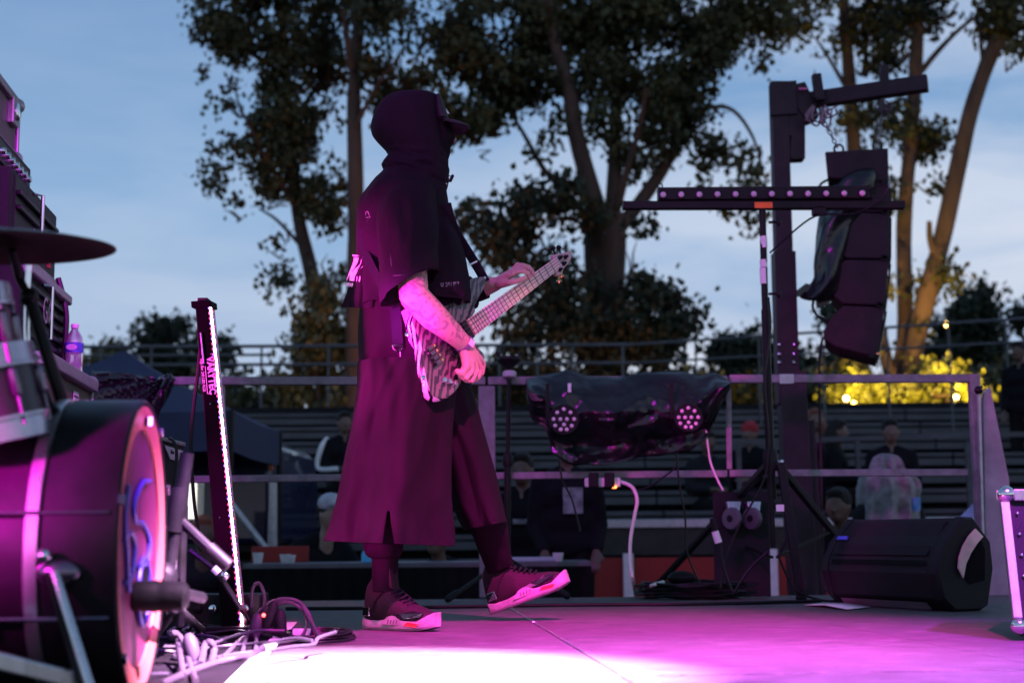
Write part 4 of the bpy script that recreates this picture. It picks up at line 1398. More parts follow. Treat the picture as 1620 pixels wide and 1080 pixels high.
text('model_lettering', 'Giga Bar 240 LED RGB', h + dn * 0.008 - xr * 0.022, dn, xr, 0.013, M['purpleprint'], lbt, xscale=0.95)
for t in (0.33, 0.68, 0.82):
    for s in (0.3, 0.75):
        q = TL.lerp(BL, t) + xr * 0.08 * s
        MB().ball(q + V((0, -0.001, 0)), 0.003, 6, 5).build('screw', M['chrome'], lbt)
# side handle groove
MB().beam(TL.lerp(BL, 0.10) + xr * 0.012 - V((0, 0.002, 0)), TL.lerp(BL, 0.20) + xr * 0.014 - V((0, 0.002, 0)), 0.004, 0.003).build('groove', M['purpleprint'], lbt, smooth=0)

# ------------------------------------------------------------------ drum riser carpet with its edge
CARP = mat('drum_carpet', (0.010, 0.009, 0.011), 0.95, var=0.35, scale=20, bump=0.6, bscale=300)
m = MB()
poly = [floor_at(462, 992), floor_at(380, 1084), floor_at(300, 1180), floor_at(-700, 1180), floor_at(-200, 984)]
m.prism([V((p.x, p.y, 0.004)) for p in poly], V((0, 0, 0.012)))
tag(m.build('drum_carpet', CARP, smooth=0, bevel=0.003), 'dark carpet under the drum kit, its light-painted edge cutting across the lit floor', 'carpet')
ed = MB()
ed.ribbon([V((p.x, p.y, 0.0185)) for p in (poly[0], poly[1], poly[2])], 0.035, 0.002, V((1, 0.2, 0)))
o = ed.build('painted_lit_edge', M['print'], bpy.data.objects['drum_carpet'], smooth=0)  # white strip stands in for the light caught by the carpet edge

# ------------------------------------------------------------------ bass drum
BY = 2.93
DC = at(215, 866, BY)                       # centre of the front head
nrm = V((0.985, 0.06, 0.0))
nrm = V((math.cos(rad(6.0)), math.sin(rad(6.0)), 0.0))
# the head must face the lens a little: 8 degrees past edge-on
vw = (DC - EYE).normalized()
nrm = (V((vw.y, -vw.x, 0)).normalized() * math.cos(rad(9.5)) - V((vw.x, vw.y, 0)).normalized() * math.sin(rad(9.5))).normalized()
DR = px_w(231, BY)
DEP = 0.46
SHELL = mat('drum_shell', (0.016, 0.010, 0.016), 0.35, var=0.3, scale=6, coat=0.1)
HOOP = mat('hoop_lacquer', (0.010, 0.009, 0.011), 0.4, var=0.3, scale=8)
bd = thing('bass_drum', 'black bass drum with a pink painted front head, at the lower left', 'drum', V((DC.x - 0.2, DC.y, 0)))


def cyl(prof, name, m_, par=bd, n=72):
    return MB().lathe(prof, DC, nrm, n, cap=False).build(name, m_, par)


cyl([(DR * 0.955, -DEP), (DR * 0.955, -0.04)], 'shell', SHELL)
cyl([(DR * 0.965, -0.155), (DR * 1.004, -0.150), (DR * 1.004, -0.128), (DR * 0.965, -0.124)], 'metal_band', M['brushed'])
cyl([(DR * 0.955, -0.124), (DR * 1.0, -0.120), (DR * 1.0, 0.012), (DR * 0.985, 0.018), (DR * 0.955, 0.014), (DR * 0.95, -0.03)], 'front_hoop', HOOP)
cyl([(DR * 0.965, -DEP - 0.02), (DR * 1.0, -DEP - 0.02), (DR * 1.0, -DEP + 0.03), (DR * 0.965, -DEP + 0.03)], 'rear_hoop', HOOP)
# front head: painted border and print
hm_, t_, b_ = principled('drum_head_print')
co = nd(t_, 'ShaderNodeTexCoord')
n_ = nd(t_, 'ShaderNodeTexNoise', Scale=7.0, Detail=4.0)
t_.links.new(co.outputs['Object'], n_.inputs['Vector'])
mx_ = nd(t_, 'ShaderNodeMix', data_type='RGBA')
mx_.inputs[6].default_value = (0.085, 0.008, 0.04, 1)
mx_.inputs[7].default_value = (0.12, 0.012, 0.06, 1)
t_.links.new(n_.outputs['Fac'], mx_.inputs['Factor'])
t_.links.new(mx_.outputs[2], b_.inputs['Base Color'])
b_.inputs['Roughness'].default_value = 0.45
BORD = mat('head_border', (0.42, 0.10, 0.085), 0.5, var=0.08, scale=6)
MB().lathe([(0.0, 0.004), (DR * 0.80, 0.004)], DC, nrm, 72, cap=False).build('head', hm_, bd)
MB().lathe([(DR * 0.80, 0.0045), (DR * 0.80, 0.0095), (DR * 0.957, 0.0145)], DC, nrm, 72, cap=False).build('head_border', BORD, bd)
side = V((-nrm.y, nrm.x, 0))                # points away from the lens
if side.y > 0:
    side = -side                            # now towards the lens: the left side of the visible head


def hp(a, b, lift=0.009):
    return DC + side * a * DR + V((0, 0, b * DR)) + nrm * lift


SMOKE = mat('smoked_chrome', (0.16, 0.14, 0.18), 0.25, 0.9, var=0.2)
BLUE = mat('violet_ink', (0.06, 0.05, 0.32), 0.4, var=0.1)
for pts, r in (([(-0.32, 0.46), (-0.02, 0.44), (0.28, 0.30), (0.22, 0.18), (-0.1, 0.16), (-0.36, 0.06), (-0.30, -0.10), (0.05, -0.12)], 0.0052),
               ([(0.52, 0.40), (0.60, 0.20), (0.50, -0.05), (0.40, -0.28)], 0.0052),
               ([(0.62, 0.05), (0.40, 0.10), (0.22, 0.02), (0.30, -0.18), (0.55, -0.22)], 0.0050)):
    MB().tube(catmull([hp(a, b) for a, b in pts], 8), r, 6).build('painted_stroke', BLUE, bd)
hole = hp(-0.16, -0.30, 0.008)
MB().lathe([(0.0, 0.002), (DR * 0.205, 0.002)], hole, nrm, 32, cap=False).build('port_hole', mat('port_black', (0.004, 0.004, 0.005), 0.9), bd)
MB().ring(hole + nrm * 0.002, nrm, DR * 0.225, 0.006, 36, 8).build('port_ring', BLUE, bd)
for a, b in ((0.93, 0.30), (-0.93, 0.42), (0.7, -0.68), (-0.55, 0.82)):
    p = DC + side * a * DR + V((0, 0, b * DR))
    MB().beam(p - nrm * 0.045, p + nrm * 0.025, 0.022, 0.012, (p - DC)).build('claw_hook', SMOKE, bd, smooth=0, bevel=0.003)
# lugs and rods on the side that faces the lens
for b in (0.22, -0.42):
    p = DC + side * math.sqrt(1 - b * b) * DR * 1.0 + V((0, 0, b * DR))
    c = MB().tube([p - nrm * 0.24, p + nrm * 0.0], 0.0045, 8)
    c.build('tension_rod', SMOKE, bd)
    q = p - nrm * 0.27
    MB().capsule(q - nrm * 0.03, q + nrm * 0.03, 0.016, 0.016).build('lug', SMOKE, bd)
# spur: bracket and leg
sp = at(92, 905, BY - DR - 0.01)
MB().ball(sp, (0.042, 0.025, 0.026), 14, 10).build('spur_bracket', SMOKE, bd)
MB().ball(sp + V((-0.02, -0.02, 0.03)), 0.014, 8, 6).build('wing_nut', M['chrome'], bd)
sl = MB().tube([sp + V((0.0, -0.02, 0.0)), at(143, 1086, BY - DR - 0.09)], 0.0085, 10).build('spur_leg', M['brushed'], bd)
MB().tube([at(143, 1086, BY - DR - 0.09), at(150, 1110, BY - DR - 0.10)], [0.012, 0.006], 8).build('rubber_tip', M['rubber'], sl)
MB().tube([sp + V((-0.014, -0.02, 0.0)), at(128, 1086, BY - DR - 0.06)], 0.006, 8).build('spur_rod', M['blackmetal'], bd)
# little light clipped on the hoop
lc = at(236, 667, BY)
lt = thing('clip_light', 'small violet clip light on the upper edge of the bass drum head', 'light', lc)
MB().box(lc, (0.014, 0.02, 0.018)).build('clip', M['black'], lt, smooth=0, bevel=0.002)
MB().box(lc + V((0.006, -0.013, 0.0)), (0.008, 0.006, 0.018)).build('lens', glow('violet_lens', (0.75, 0.30, 1.0), 5), lt, smooth=0, bevel=0.001)

# bottom left pedal or stand rail out of focus
m = MB().beam(at(-20, 1040, 2.55), at(140, 1080, 2.62), 0.035, 0.03)
tag(m.build('pedal_board', M['brushed'], smooth=0, bevel=0.004), 'bright metal rail low in the bottom left corner by the bass drum', 'pedal')

# ------------------------------------------------------------------ kick microphone on a short boom stand
km = thing('kick_microphone', 'black bass drum microphone poking into the port hole of the drum head', 'microphone', at(240, 943, 2.9))
MB().lathe([(0.020, 0.0), (0.030, 0.008), (0.032, 0.05), (0.030, 0.056), (0.031, 0.062), (0.029, 0.105), (0.020, 0.114), (0.006, 0.116)], at(206, 942, 2.88), V((1, 0.12, -0.02)), 24).build('body', M['black'], km)
MB().ring(at(247, 943, 2.89), V((1, 0.12, -0.02)), 0.0315, 0.002, 24, 6).build('ring', M['purpleprint'], km)
kst = thing('microphone_stand', 'short black boom stand with violet lit legs beside the bass drum head', 'stand', floor_at(262, 1020))
KY = 3.35
MB().tube([at(296, 716, KY), at(283, 800, KY), at(266, 905, KY)], [0.017, 0.017, 0.015], 12).build('upper_arm', M['black'], kst)
MB().tube([at(283, 770, KY), at(274, 840, KY)], 0.024, 12).build('sleeve', M['black'], kst)
MB().tube([at(266, 905, KY), at(252, 925, KY - 0.15)], 0.016, 10).build('elbow', M['black'], kst)
MB().ball(at(258, 912, KY - 0.05), 0.035, 12, 8).build('clutch_knob', M['black'], kst)
MB().tube([at(279, 800, KY + 0.05), at(270, 970, KY + 0.05)], 0.010, 10).build('post', M['brushed'], kst)
MB().tube([at(288, 800, KY + 0.06), at(282, 990, KY + 0.06)], 0.014, 10).build('outer_post', M['blackmetal'], kst)
MB().tube([at(246, 786, KY), at(275, 812, KY)], 0.009, 10).build('short_rod', M['brushed'], kst)
MB().tube([at(284, 822, KY), at(330, 866, KY), at(360, 893, KY)], [0.012, 0.013, 0.013], 10).build('leg', M['black'], kst)
MB().tube([at(330, 866, KY - 0.004), at(362, 895, KY - 0.004)], 0.017, 12).build('leg_grip', M['black'], kst)
MB().tube([at(278, 960, KY), V((floor_at(232, 1040).x, floor_at(232, 1040).y, 0.03))], 0.012, 10).build('leg', M['black'], kst)
MB().tube([at(278, 960, KY), V((floor_at(320, 1012).x, floor_at(320, 1012).y, 0.03))], 0.012, 10).build('leg', M['black'], kst)
MB().tube([at(249, 938, 2.93), at(290, 938, 3.1), at(320, 945, 3.2)], 0.012, 10).build('boom', M['blackmetal'], kst)

# second, slanting boom with white tape by the light bar
bs = thing('boom_arm', 'thin black slanting boom arm with a white tape end, left of the light bar', 'stand', floor_at(385, 995))
MB().tube([at(300, 870, 3.9), at(342, 902, 3.9), at(380, 960, 3.95), V((floor_at(398, 996).x, floor_at(398, 996).y, 0.012))], 0.008, 8).build('rod', M['blackmetal'], bs)
MB().tube([at(338, 898, 3.895), at(346, 906, 3.895)], 0.0105, 8).build('white_tape', M['print'], bs)
MB().ball(at(356, 910, 3.89), 0.012, 8, 6).build('thumb_screw', M['chrome'], bs)

# ------------------------------------------------------------------ cymbals, toms and their hardware at the left edge
CYM = mat('cymbal_bronze', (0.05, 0.03, 0.03), 0.42, 0.8, var=0.25, scale=30)
cym = thing('cymbal', 'large dark cymbal tilted at the left edge, seen from below', 'cymbal', at(-10, 378, 2.75))
cc = at(-18, 381, 2.75)
cax = V((-0.02, -0.06, 1)).normalized()
MB().lathe([(0.008, 0.030), (0.032, 0.026), (0.05, 0.012), (0.12, 0.006), (0.20, -0.004), (0.243, -0.014), (0.243, -0.016), (0.20, -0.007), (0.12, 0.003), (0.05, 0.009), (0.032, 0.022), (0.008, 0.026)], cc, cax, 64).build('plate', CYM, cym)
MB().lathe([(0.018, 0.028), (0.02, 0.05), (0.008, 0.056)], cc, cax, 14).build('felt', M['cloth'], cym)
cst = thing('cymbal_stand', 'black cymbal stand tube leaning behind the toms at the left edge', 'stand', V((at(60, 600, 2.85).x, 2.85, 0.02)))
MB().tube([cc - cax * 0.05, at(-6, 470, 2.75), at(20, 560, 2.8)], 0.008, 8).build('top_rod', M['blackmetal'], cst)
MB().tube([at(46, 470, 2.9), at(74, 560, 2.9), at(103, 650, 2.9), at(120, 720, 2.95)], [0.013, 0.013, 0.014, 0.014], 10).build('tube', M['blackmetal'], cst)
MB().tube([at(46, 470, 2.9), at(30, 440, 2.9), at(20, 395, 2.85)], 0.009, 8).build('boom', M['blackmetal'], cst)
MB().ball(at(46, 470, 2.9), 0.02, 10, 8).build('tilter', M['blackmetal'], cst)
MB().tube([at(120, 720, 2.95), V((at(130, 800, 3.3).x, 3.3, 0.02))], 0.014, 8).build('leg', M['blackmetal'], cst)
hat = thing('cymbal', 'thin dark splash cymbal between the two toms at the left edge', 'cymbal', at(0, 552, 2.7))
MB().lathe([(0.01, 0.012), (0.03, 0.010), (0.05, 0.003), (0.085, -0.003), (0.087, -0.005), (0.05, 0.0005), (0.03, 0.007), (0.01, 0.009)], at(-6, 555, 2.7), V((0.10, -0.05, 1)).normalized(), 40).build('plate', CYM, hat)
TRIM = mat('tom_chrome', (0.42, 0.38, 0.46), 0.25, 0.9, var=0.15)
for nm, lab, c, ax, r, h in (('tom_drum', 'upper tom drum with a bright chrome rim at the left edge, under the big cymbal', at(-96, 474, 2.72), V((-0.16, -0.10, 1)), 0.125, 0.16),
                             ('tom_drum', 'lower tom drum with a bright chrome rim at the left edge, above the bass drum', at(-46, 572, 2.66), V((-0.24, -0.12, 1)), 0.108, 0.13)):
    ax = ax.normalized()
    t = thing(nm, lab, 'drum', c)
    MB().lathe([(r, 0), (r, -h)], c, ax, 48, cap=False).build('shell', mat('tom_shell', (0.03, 0.02, 0.03), 0.35, var=0.2, coat=0.2), t)
    MB().lathe([(r * 1.0, 0.012), (r * 1.05, 0.014), (r * 1.05, -0.022), (r * 1.09, -0.024), (r * 1.09, -0.030), (r * 1.02, -0.030)], c, ax, 48, cap=False).build('top_rim', TRIM, t)
    MB().lathe([(r * 1.02, 0.010), (r * 1.09, 0.010), (r * 1.09, 0.004), (r * 1.05, 0.002), (r * 1.05, -0.034), (r * 1.0, -0.036)], c - ax * h, ax, 48, cap=False).build('bottom_rim', TRIM, t)
    MB().lathe([(0, 0.004), (r * 0.99, 0.004)], c, ax, 48, cap=False).build('top_head', M['print'], t)
    MB().lathe([(0, 0.0), (r * 0.99, 0.0)], c - ax * (h + 0.012), ax, 48, cap=False).build('bottom_head', M['print'], t)
    s, u2 = frame_of(ax)
    for k in range(8):
        a = 2 * math.pi * k / 8 + 0.3
        d = s * math.cos(a) + u2 * math.sin(a)
        q = c + d * (r * 1.06)
        MB().tube([q + ax * 0.012, q - ax * (h + 0.01)], 0.0035, 6).build('tension_rod', SMOKE, t)
        MB().capsule(q - ax * (h * 0.32), q - ax * (h * 0.62), 0.010, 0.010, 8).build('lug', SMOKE, t)
ta = thing('tom_holder', 'bent chrome tom arm joining the toms at the left edge', 'bracket', at(55, 620, 2.75))
MB().tube(catmull([at(36, 560, 2.72), at(44, 570, 2.72), at(58, 592, 2.72), at(66, 612, 2.72)], 6), 0.0085, 10).build('arm', M['chrome'], ta)
MB().ball(at(40, 566, 2.72), 0.014, 10, 8).build('ball_joint', M['chrome'], ta)
MB().ball(at(47, 566, 2.71), 0.014, 10, 8).build('clamp', M['blackmetal'], ta)
MB().tube(catmull([at(66, 612, 2.72), at(78, 640, 2.74), at(95, 655, 2.8), at(140, 648, 2.85)], 6), 0.011, 10).build('post', M['blackmetal'], ta)
for pts, r, label in (([(47, 398), (43, 460), (42, 520), (44, 575)], 0.007, 'bright chrome upright rod in front of the guitar amplifiers'),):
    tag(MB().tube([at(x, y, 3.2) for x, y in pts], r, 8).build('chrome_rod', M['chrome']), label, 'rod')

# ------------------------------------------------------------------ backline: stack of amplifiers and cases, faces turned to the audience
DV = V((-0.115, 1.0, 0)).normalized()       # the way the stack's front faces run
DN = V((DV.y, -DV.x, 0))                    # out of the front face, to the right
TOLEX = mat('black_tolex', (0.012, 0.010, 0.013), 0.6, var=0.25, bump=0.35, bscale=500)
ALUE = mat('case_aluminium', (0.32, 0.30, 0.32), 0.42, 0.7, var=0.2, scale=30)


def stack_box(name, label, cat, px, ytop, ybot, Y, length, depth, mat_, grp=None, lip=0.0):
    """right far vertical edge at pixel px; returns thing and a mapper (along face from the far edge towards the lens, height)"""
    top_, bot_ = at(px, ytop, Y), at(px, ybot, Y)
    o_ = V((top_.x, Y, bot_.z))
    h_ = top_.z - bot_.z
    t_ = thing(name, label, cat, o_, grp)

    def fp(a, z, out=0.0):
        return o_ - DV * a + V((0, 0, z)) + DN * out
    q = [fp(length, 0), fp(0, 0), fp(0, 0, -depth), fp(length, 0, -depth)]
    MB().hexa(q + [p_ + V((0, 0, h_)) for p_ in q]).build('body', mat_, t_, smooth=0, bevel=0.008)
    return t_, fp, h_


SYK = 6.0
# topmost flight case
t, fp, h = stack_box('flight_case', 'small flight case on top of the amplifier stack, upper left corner', 'flight case', 27, 168, 252, SYK, 0.8, 0.4, mat('brown_laminate', (0.075, 0.060, 0.060), 0.5, var=0.2), 'road cases on the backline')
MB().beam(fp(0.8, h, 0.004), fp(0.0, h, 0.004), 0.035, 0.035).build('edge_profile', ALUE, t, smooth=0, bevel=0.004)
MB().beam(fp(0.8, 0.0, 0.004), fp(0.0, 0.0, 0.004), 0.03, 0.03).build('edge_profile', ALUE, t, smooth=0, bevel=0.004)
MB().beam(fp(0.0, 0.0, 0.004), fp(0.0, h, 0.004), 0.02, 0.02).build('edge_profile', ALUE, t, smooth=0, bevel=0.004)
for z in (0, h):
    MB().ball(fp(0.0, z, 0.0), 0.034, 12, 8).build('ball_corner', ALUE, t)
MB().box(fp(0.11, h * 0.75, 0.01), (0.03, 0.10, 0.12), Matrix.Rotation(0.115, 3, 'Z')).build('butterfly_latch', ALUE, t, smooth=0, bevel=0.006)
MB().ball(fp(0.11, h * 0.75, 0.03), (0.012, 0.03, 0.04), 10, 8).build('latch_knob', M['chrome'], t)
# amplifier head with dials
t, fp, h = stack_box('amplifier_head', 'amplifier head with a row of knobs, under the top flight case at the left', 'amplifier', 49, 268, 338, SYK, 0.8, 0.35, TOLEX)
MB().prism([fp(0.7, h * 0.42, 0.003), fp(0.06, h * 0.42, 0.003), fp(0.06, h * 0.86, 0.003), fp(0.7, h * 0.86, 0.003)], DN * 0.006).build('control_panel', M['blackmetal'], t, smooth=0, bevel=0.002)
for k in range(7):
    MB().lathe([(0.016, 0), (0.014, 0.02), (0.004, 0.021)], fp(0.12 + k * 0.075, h * 0.62, 0.009), DN, 12).build('knob', M['chrome'], t)
MB().beam(fp(0.75, h * 0.26, 0.003), fp(0.04, h * 0.26, 0.003), 0.012, 0.012).build('piping', ALUE, t, smooth=0)
# two speaker cabinets with louvres
for px_, y0, y1, lab, wrd in ((90, 342, 472, 'upper guitar cabinet of the stack, with a small red badge and slatted grille', 'upper'), (104, 476, 585, 'lower guitar cabinet of the stack, with a slatted grille', 'lower')):
    t, fp, h = stack_box('speaker_cabinet', lab, 'speaker cabinet', px_, y0, y1, SYK, 0.85, 0.4, TOLEX, 'guitar cabinets on the backline')
    MB().prism([fp(0.78, h * 0.05, 0.0), fp(0.04, h * 0.05, 0.0), fp(0.04, h * 0.95, 0.0), fp(0.78, h * 0.95, 0.0)], DN * 0.004).build('baffle', M['black'], t, smooth=0)
    for k in range(5):
        z = h * (0.16 + 0.155 * k)
        if wrd == 'upper' and k in (1, 2):
            continue
        MB().beam(fp(0.76, z, 0.012), fp(0.05, z, 0.012), 0.02, 0.018).build('louvre', ALUE if (k == 0 and wrd == 'upper') else M['blackmetal'], t, smooth=0, bevel=0.004)
    if wrd == 'upper':
        MB().beam(fp(0.8, h * 0.02, 0.01), fp(0.01, h * 0.02, 0.01), 0.05, 0.055).build('bottom_rail', ALUE, t, smooth=0, bevel=0.008)
        text('maker_lettering', 'VINE', fp(0.46, h * 0.36, 0.008), DV, V((0, 0, 1)), 0.11, M['purpleprint'], t, xscale=0.8)
        MB().box(fp(0.16, h * 0.33, 0.008), (0.008, 0.03, 0.035), Matrix.Rotation(0.115, 3, 'Z')).build('red_badge', M['red'], t, smooth=0)
    else:
        MB().beam(fp(0.8, h * 0.99, 0.01), fp(0.01, h * 0.99, 0.01), 0.04, 0.04).build('top_rail', ALUE, t, smooth=0, bevel=0.008)
        text('maker_lettering', 'GC', fp(0.56, h * 0.42, 0.026), DV, V((0, 0, 1)), 0.15, ALUE, t, xscale=0.8)
    MB().tube([fp(0.55, h * 0.9, 0.02), fp(0.52, h * 0.9, 0.05), fp(0.52, h * 0.2, 0.05), fp(0.55, h * 0.2, 0.02)], 0.008, 8).build('handle', M['chrome'], t)
# lower cases and riser that carry the stack
t, fp, h = stack_box('flight_case', 'low brown flight case with two paper labels, carrying the water bottle', 'flight case', 143, 604, 726, SYK, 1.0, 0.9, mat('brown_laminate_low', (0.10, 0.062, 0.055), 0.5, var=0.2), 'road cases on the backline')
MB().beam(fp(1.0, h - 0.02, 0.006), fp(0.0, h - 0.02, 0.006), 0.055, 0.05).build('edge_profile', ALUE, t, smooth=0, bevel=0.005)
MB().beam(fp(0.0, 0.0, 0.004), fp(0.0, h, 0.004), 0.022, 0.022).build('edge_profile', ALUE, t, smooth=0, bevel=0.004)
MB().ball(fp(0.0, h - 0.01, 0.0), 0.036, 12, 8).build('ball_corner', ALUE, t)
PAP = mat('label_paper', (0.62, 0.58, 0.58), 0.7, var=0.06)
INK = mat('label_ink', (0.03, 0.025, 0.03), 0.7)


def slip(a0, a1, z0, z1, name='paper_label'):
    return MB().prism([fp(a1, z0, 0.003), fp(a0, z0, 0.003), fp(a0, z1, 0.003), fp(a1, z1, 0.003)], DN * 0.0015).build(name, PAP, t, smooth=0)


s1 = slip(0.27, 0.38, h - 0.205, h - 0.075)
s2 = slip(0.035, 0.115, h - 0.235, h - 0.085)
for k in range(4):
    z = h - 0.095 - 0.028 * k
    MB().beam(fp(0.37, z, 0.0055), fp(0.285, z, 0.0055), 0.001, 0.006, V((0, 0, 1))).build('printed_line', INK, s1, smooth=0)
text('label_lettering', 'YOI', fp(0.111, h - 0.195, 0.0055), DV, V((0, 0, 1)), 0.085, INK, s2, xscale=0.50, bold=0.002)
riser = thing('drum_riser', 'dark backline riser under the amplifiers and cases', 'riser', V((-2.3, 5.6, 0)))
p = at(143, 726, SYK)
MB().hexa([V((p.x + 0.03, 4.4, 0.002)), V((p.x + 0.03, 6.3, 0.002)), V((p.x - 1.5, 6.3, 0.002)), V((p.x - 1.5, 4.4, 0.002)),
           V((p.x + 0.03, 4.4, p.z - 0.004)), V((p.x + 0.03, 6.3, p.z - 0.004)), V((p.x - 1.5, 6.3, p.z - 0.004)), V((p.x - 1.5, 4.4, p.z - 0.004))]).build('body', M['black'], riser, smooth=0, bevel=0.005)
for pts, lab in (([(92, 440), (100, 470), (105, 500), (103, 540), (98, 580), (92, 600)], 'black cable drooping down the far edge of the guitar cabinets'),
                 ([(60, 470), (66, 520), (80, 570), (92, 610), (100, 640)], 'black cable hanging across the lower guitar cabinet')):
    tag(MB().tube(catmull([at(x, y, SYK - 0.12) for x, y in pts], 6), 0.012, 8).build('speaker_cable', M['cable']), lab, 'cable')

# water bottle on the case
wb_ = at(116, 592, 5.86)
bt_ = thing('water_bottle', 'clear plastic water bottle with a blue label standing on the brown flight case', 'bottle', wb_)
k_ = px_w(1, 5.86)
CLR = mat('clear_plastic', (0.62, 0.62, 0.66), 0.08, var=0.03, trans=0.75)
CLR.node_tree.nodes['Principled BSDF'].inputs['IOR'].default_value = 1.2
MB().lathe([(12 * k_, -12 * k_), (14 * k_, -8 * k_), (14.2 * k_, 6 * k_), (13.4 * k_, 10 * k_), (14.2 * k_, 14 * k_), (14.2 * k_, 52 * k_), (12 * k_, 60 * k_), (7.5 * k_, 68 * k_), (5.5 * k_, 71 * k_), (5.2 * k_, 75 * k_)], wb_, n=24).build('bottle', CLR, bt_)
MB().lathe([(14.5 * k_, 34 * k_), (14.5 * k_, 50 * k_)], wb_, n=24, cap=False).build('label', mat('bottle_label', (0.06, 0.07, 0.42), 0.5, var=0.4, scale=30), bt_)
MB().ball(wb_ + V((0, -14.4 * k_, 42 * k_)), (9 * k_, 0.8 * k_, 5 * k_), 14, 8).build('label_emblem', M['purpleprint'], bt_)
MB().lathe([(5.6 * k_, 74 * k_), (6.2 * k_, 75 * k_), (6.2 * k_, 80 * k_), (5.4 * k_, 81 * k_)], wb_, n=18).build('cap', M['whiteplastic'], bt_)

# ------------------------------------------------------------------ small amplifier behind the bass drum, with a trapezoid badge
AYY = 5.4
am = thing('small_amplifier', 'small black amplifier with a pale trapezoid badge, half behind the bass drum', 'amplifier', V((at(270, 800, AYY).x, AYY, 0.0)))
c0, c1 = at(228, 690, AYY - 0.35), at(292, 706, AYY + 0.12)
d_ = c1 - c0
dflat = V((d_.x, d_.y, 0)).normalized()
back = V((-dflat.y, dflat.x, 0)) * 0.28
q0 = V((c0.x, c0.y, 0.02))
q1 = V((c1.x, c1.y, 0.02))
zt2 = at(292, 702, AYY + 0.12).z
MB().hexa([q0, q1, q1 + back, q0 + back, V((q0.x, q0.y, zt2)), V((q1.x, q1.y, zt2)), V((q1.x, q1.y, zt2)) + back, V((q0.x, q0.y, zt2)) + back]).build('body', TOLEX, am, smooth=0, bevel=0.012)
fn = V((dflat.y, -dflat.x, 0))


def ap(px_, py_):
    d = ray(px_, py_)
    tt = (q0 - EYE).dot(fn) / d.dot(fn)
    return EYE + d * tt


MB().prism([ap(258, 704) + fn * 0.003, ap(287, 713) + fn * 0.003, ap(279, 729) + fn * 0.003, ap(267, 726) + fn * 0.003][::-1], fn * 0.004).build('badge', M['purpleprint'], am, smooth=0)
text('badge_lettering', 'Vauxx', ap(266.5, 717) + fn * 0.009, dflat, V((0, 0, 1)), 0.021, M['black'], am, xscale=0.75, bold=0.0006)
MB().beam(ap(243, 691) + fn * 0.004, ap(290, 703) + fn * 0.004, 0.012, 0.016).build('top_piping', ALUE, am, smooth=0, bevel=0.003)
tag(MB().tube(catmull([at(268, 693, 5.1), at(274, 697, 5.05), at(279, 710, 5.02), at(279, 730, 5.02), at(276, 760, 5.0), at(272, 800, 5.0)], 6), 0.006, 6).build('guitar_cable', M['cable']), 'thin black cable hanging over the badge of the small amplifier', 'cable')
tag(MB().tube(catmull([at(318, 540, 4.78), at(313, 590, 4.76), at(306, 650, 4.74), at(302, 700, 4.72), at(306, 780, 4.7), at(312, 830, 4.68), at(318, 870, 4.66)], 6), 0.006, 6).build('power_cable', M['cable']), 'thin black cable hanging along the left side of the light bar', 'cable')

# ------------------------------------------------------------------ heap of cables and connectors at the foot of the light bar
VC = mat('lilac_cable', (0.055, 0.045, 0.06), 0.4, var=0.15)
loops = [
    ([(392, 1000), (412, 965), (440, 948), (470, 950), (488, 970), (500, 1005)], VC, 'pale cable looping high over the others beside the light bar', 0.0055),
    ([(404, 1002), (420, 970), (452, 952), (476, 962), (486, 985), (474, 1008), (440, 1015)], VC, 'pale cable making a full round loop beside the light bar', 0.0055),
    ([(398, 960), (400, 930), (410, 922), (418, 940), (418, 975), (412, 1000)], VC, 'slim pale cable loop standing upright nearest the white post', 0.005),
    ([(430, 960), (420, 985), (398, 1000), (380, 1012), (352, 1040)], VC, 'pale cable sweeping to the lower left over the carpet', 0.006),
    ([(506, 1008), (478, 960), (450, 949), (420, 958)], VC, 'second pale cable running beside the highest loop', 0.005),
    ([(382, 1040), (388, 1012), (398, 996), (405, 1010), (404, 1030)], VC, 'short pale loop on the carpet near its edge', 0.006),
    ([(290, 1068), (282, 1020), (276, 1000), (290, 1015), (300, 1050), (310, 1078)], VC, 'violet-lit cable loop standing near the bass drum', 0.007),
    ([(318, 1050), (324, 1020), (334, 1016), (338, 1030), (334, 1048)], VC, 'small violet-lit cable bow in the middle of the cable heap', 0.008),
    ([(255, 1082), (300, 1062), (350, 1045), (395, 1036), (420, 1022)], VC, 'thick violet-lit cable lying flat across the carpet', 0.008),
]
for pts, mm, lab, r in loops:
    Yc = 4.3 if pts[0][0] > 380 else 3.45
    P = []
    for x, y in pts:
        p = at(x, y, Yc)
        if p.z < 0.024:
            f = floor_at(x, y, 0.024)
            p = f
        P.append(p)
    tag(MB().tube(catmull(P, 8), r, 8).build('loose_cable', mm), lab, 'cable')
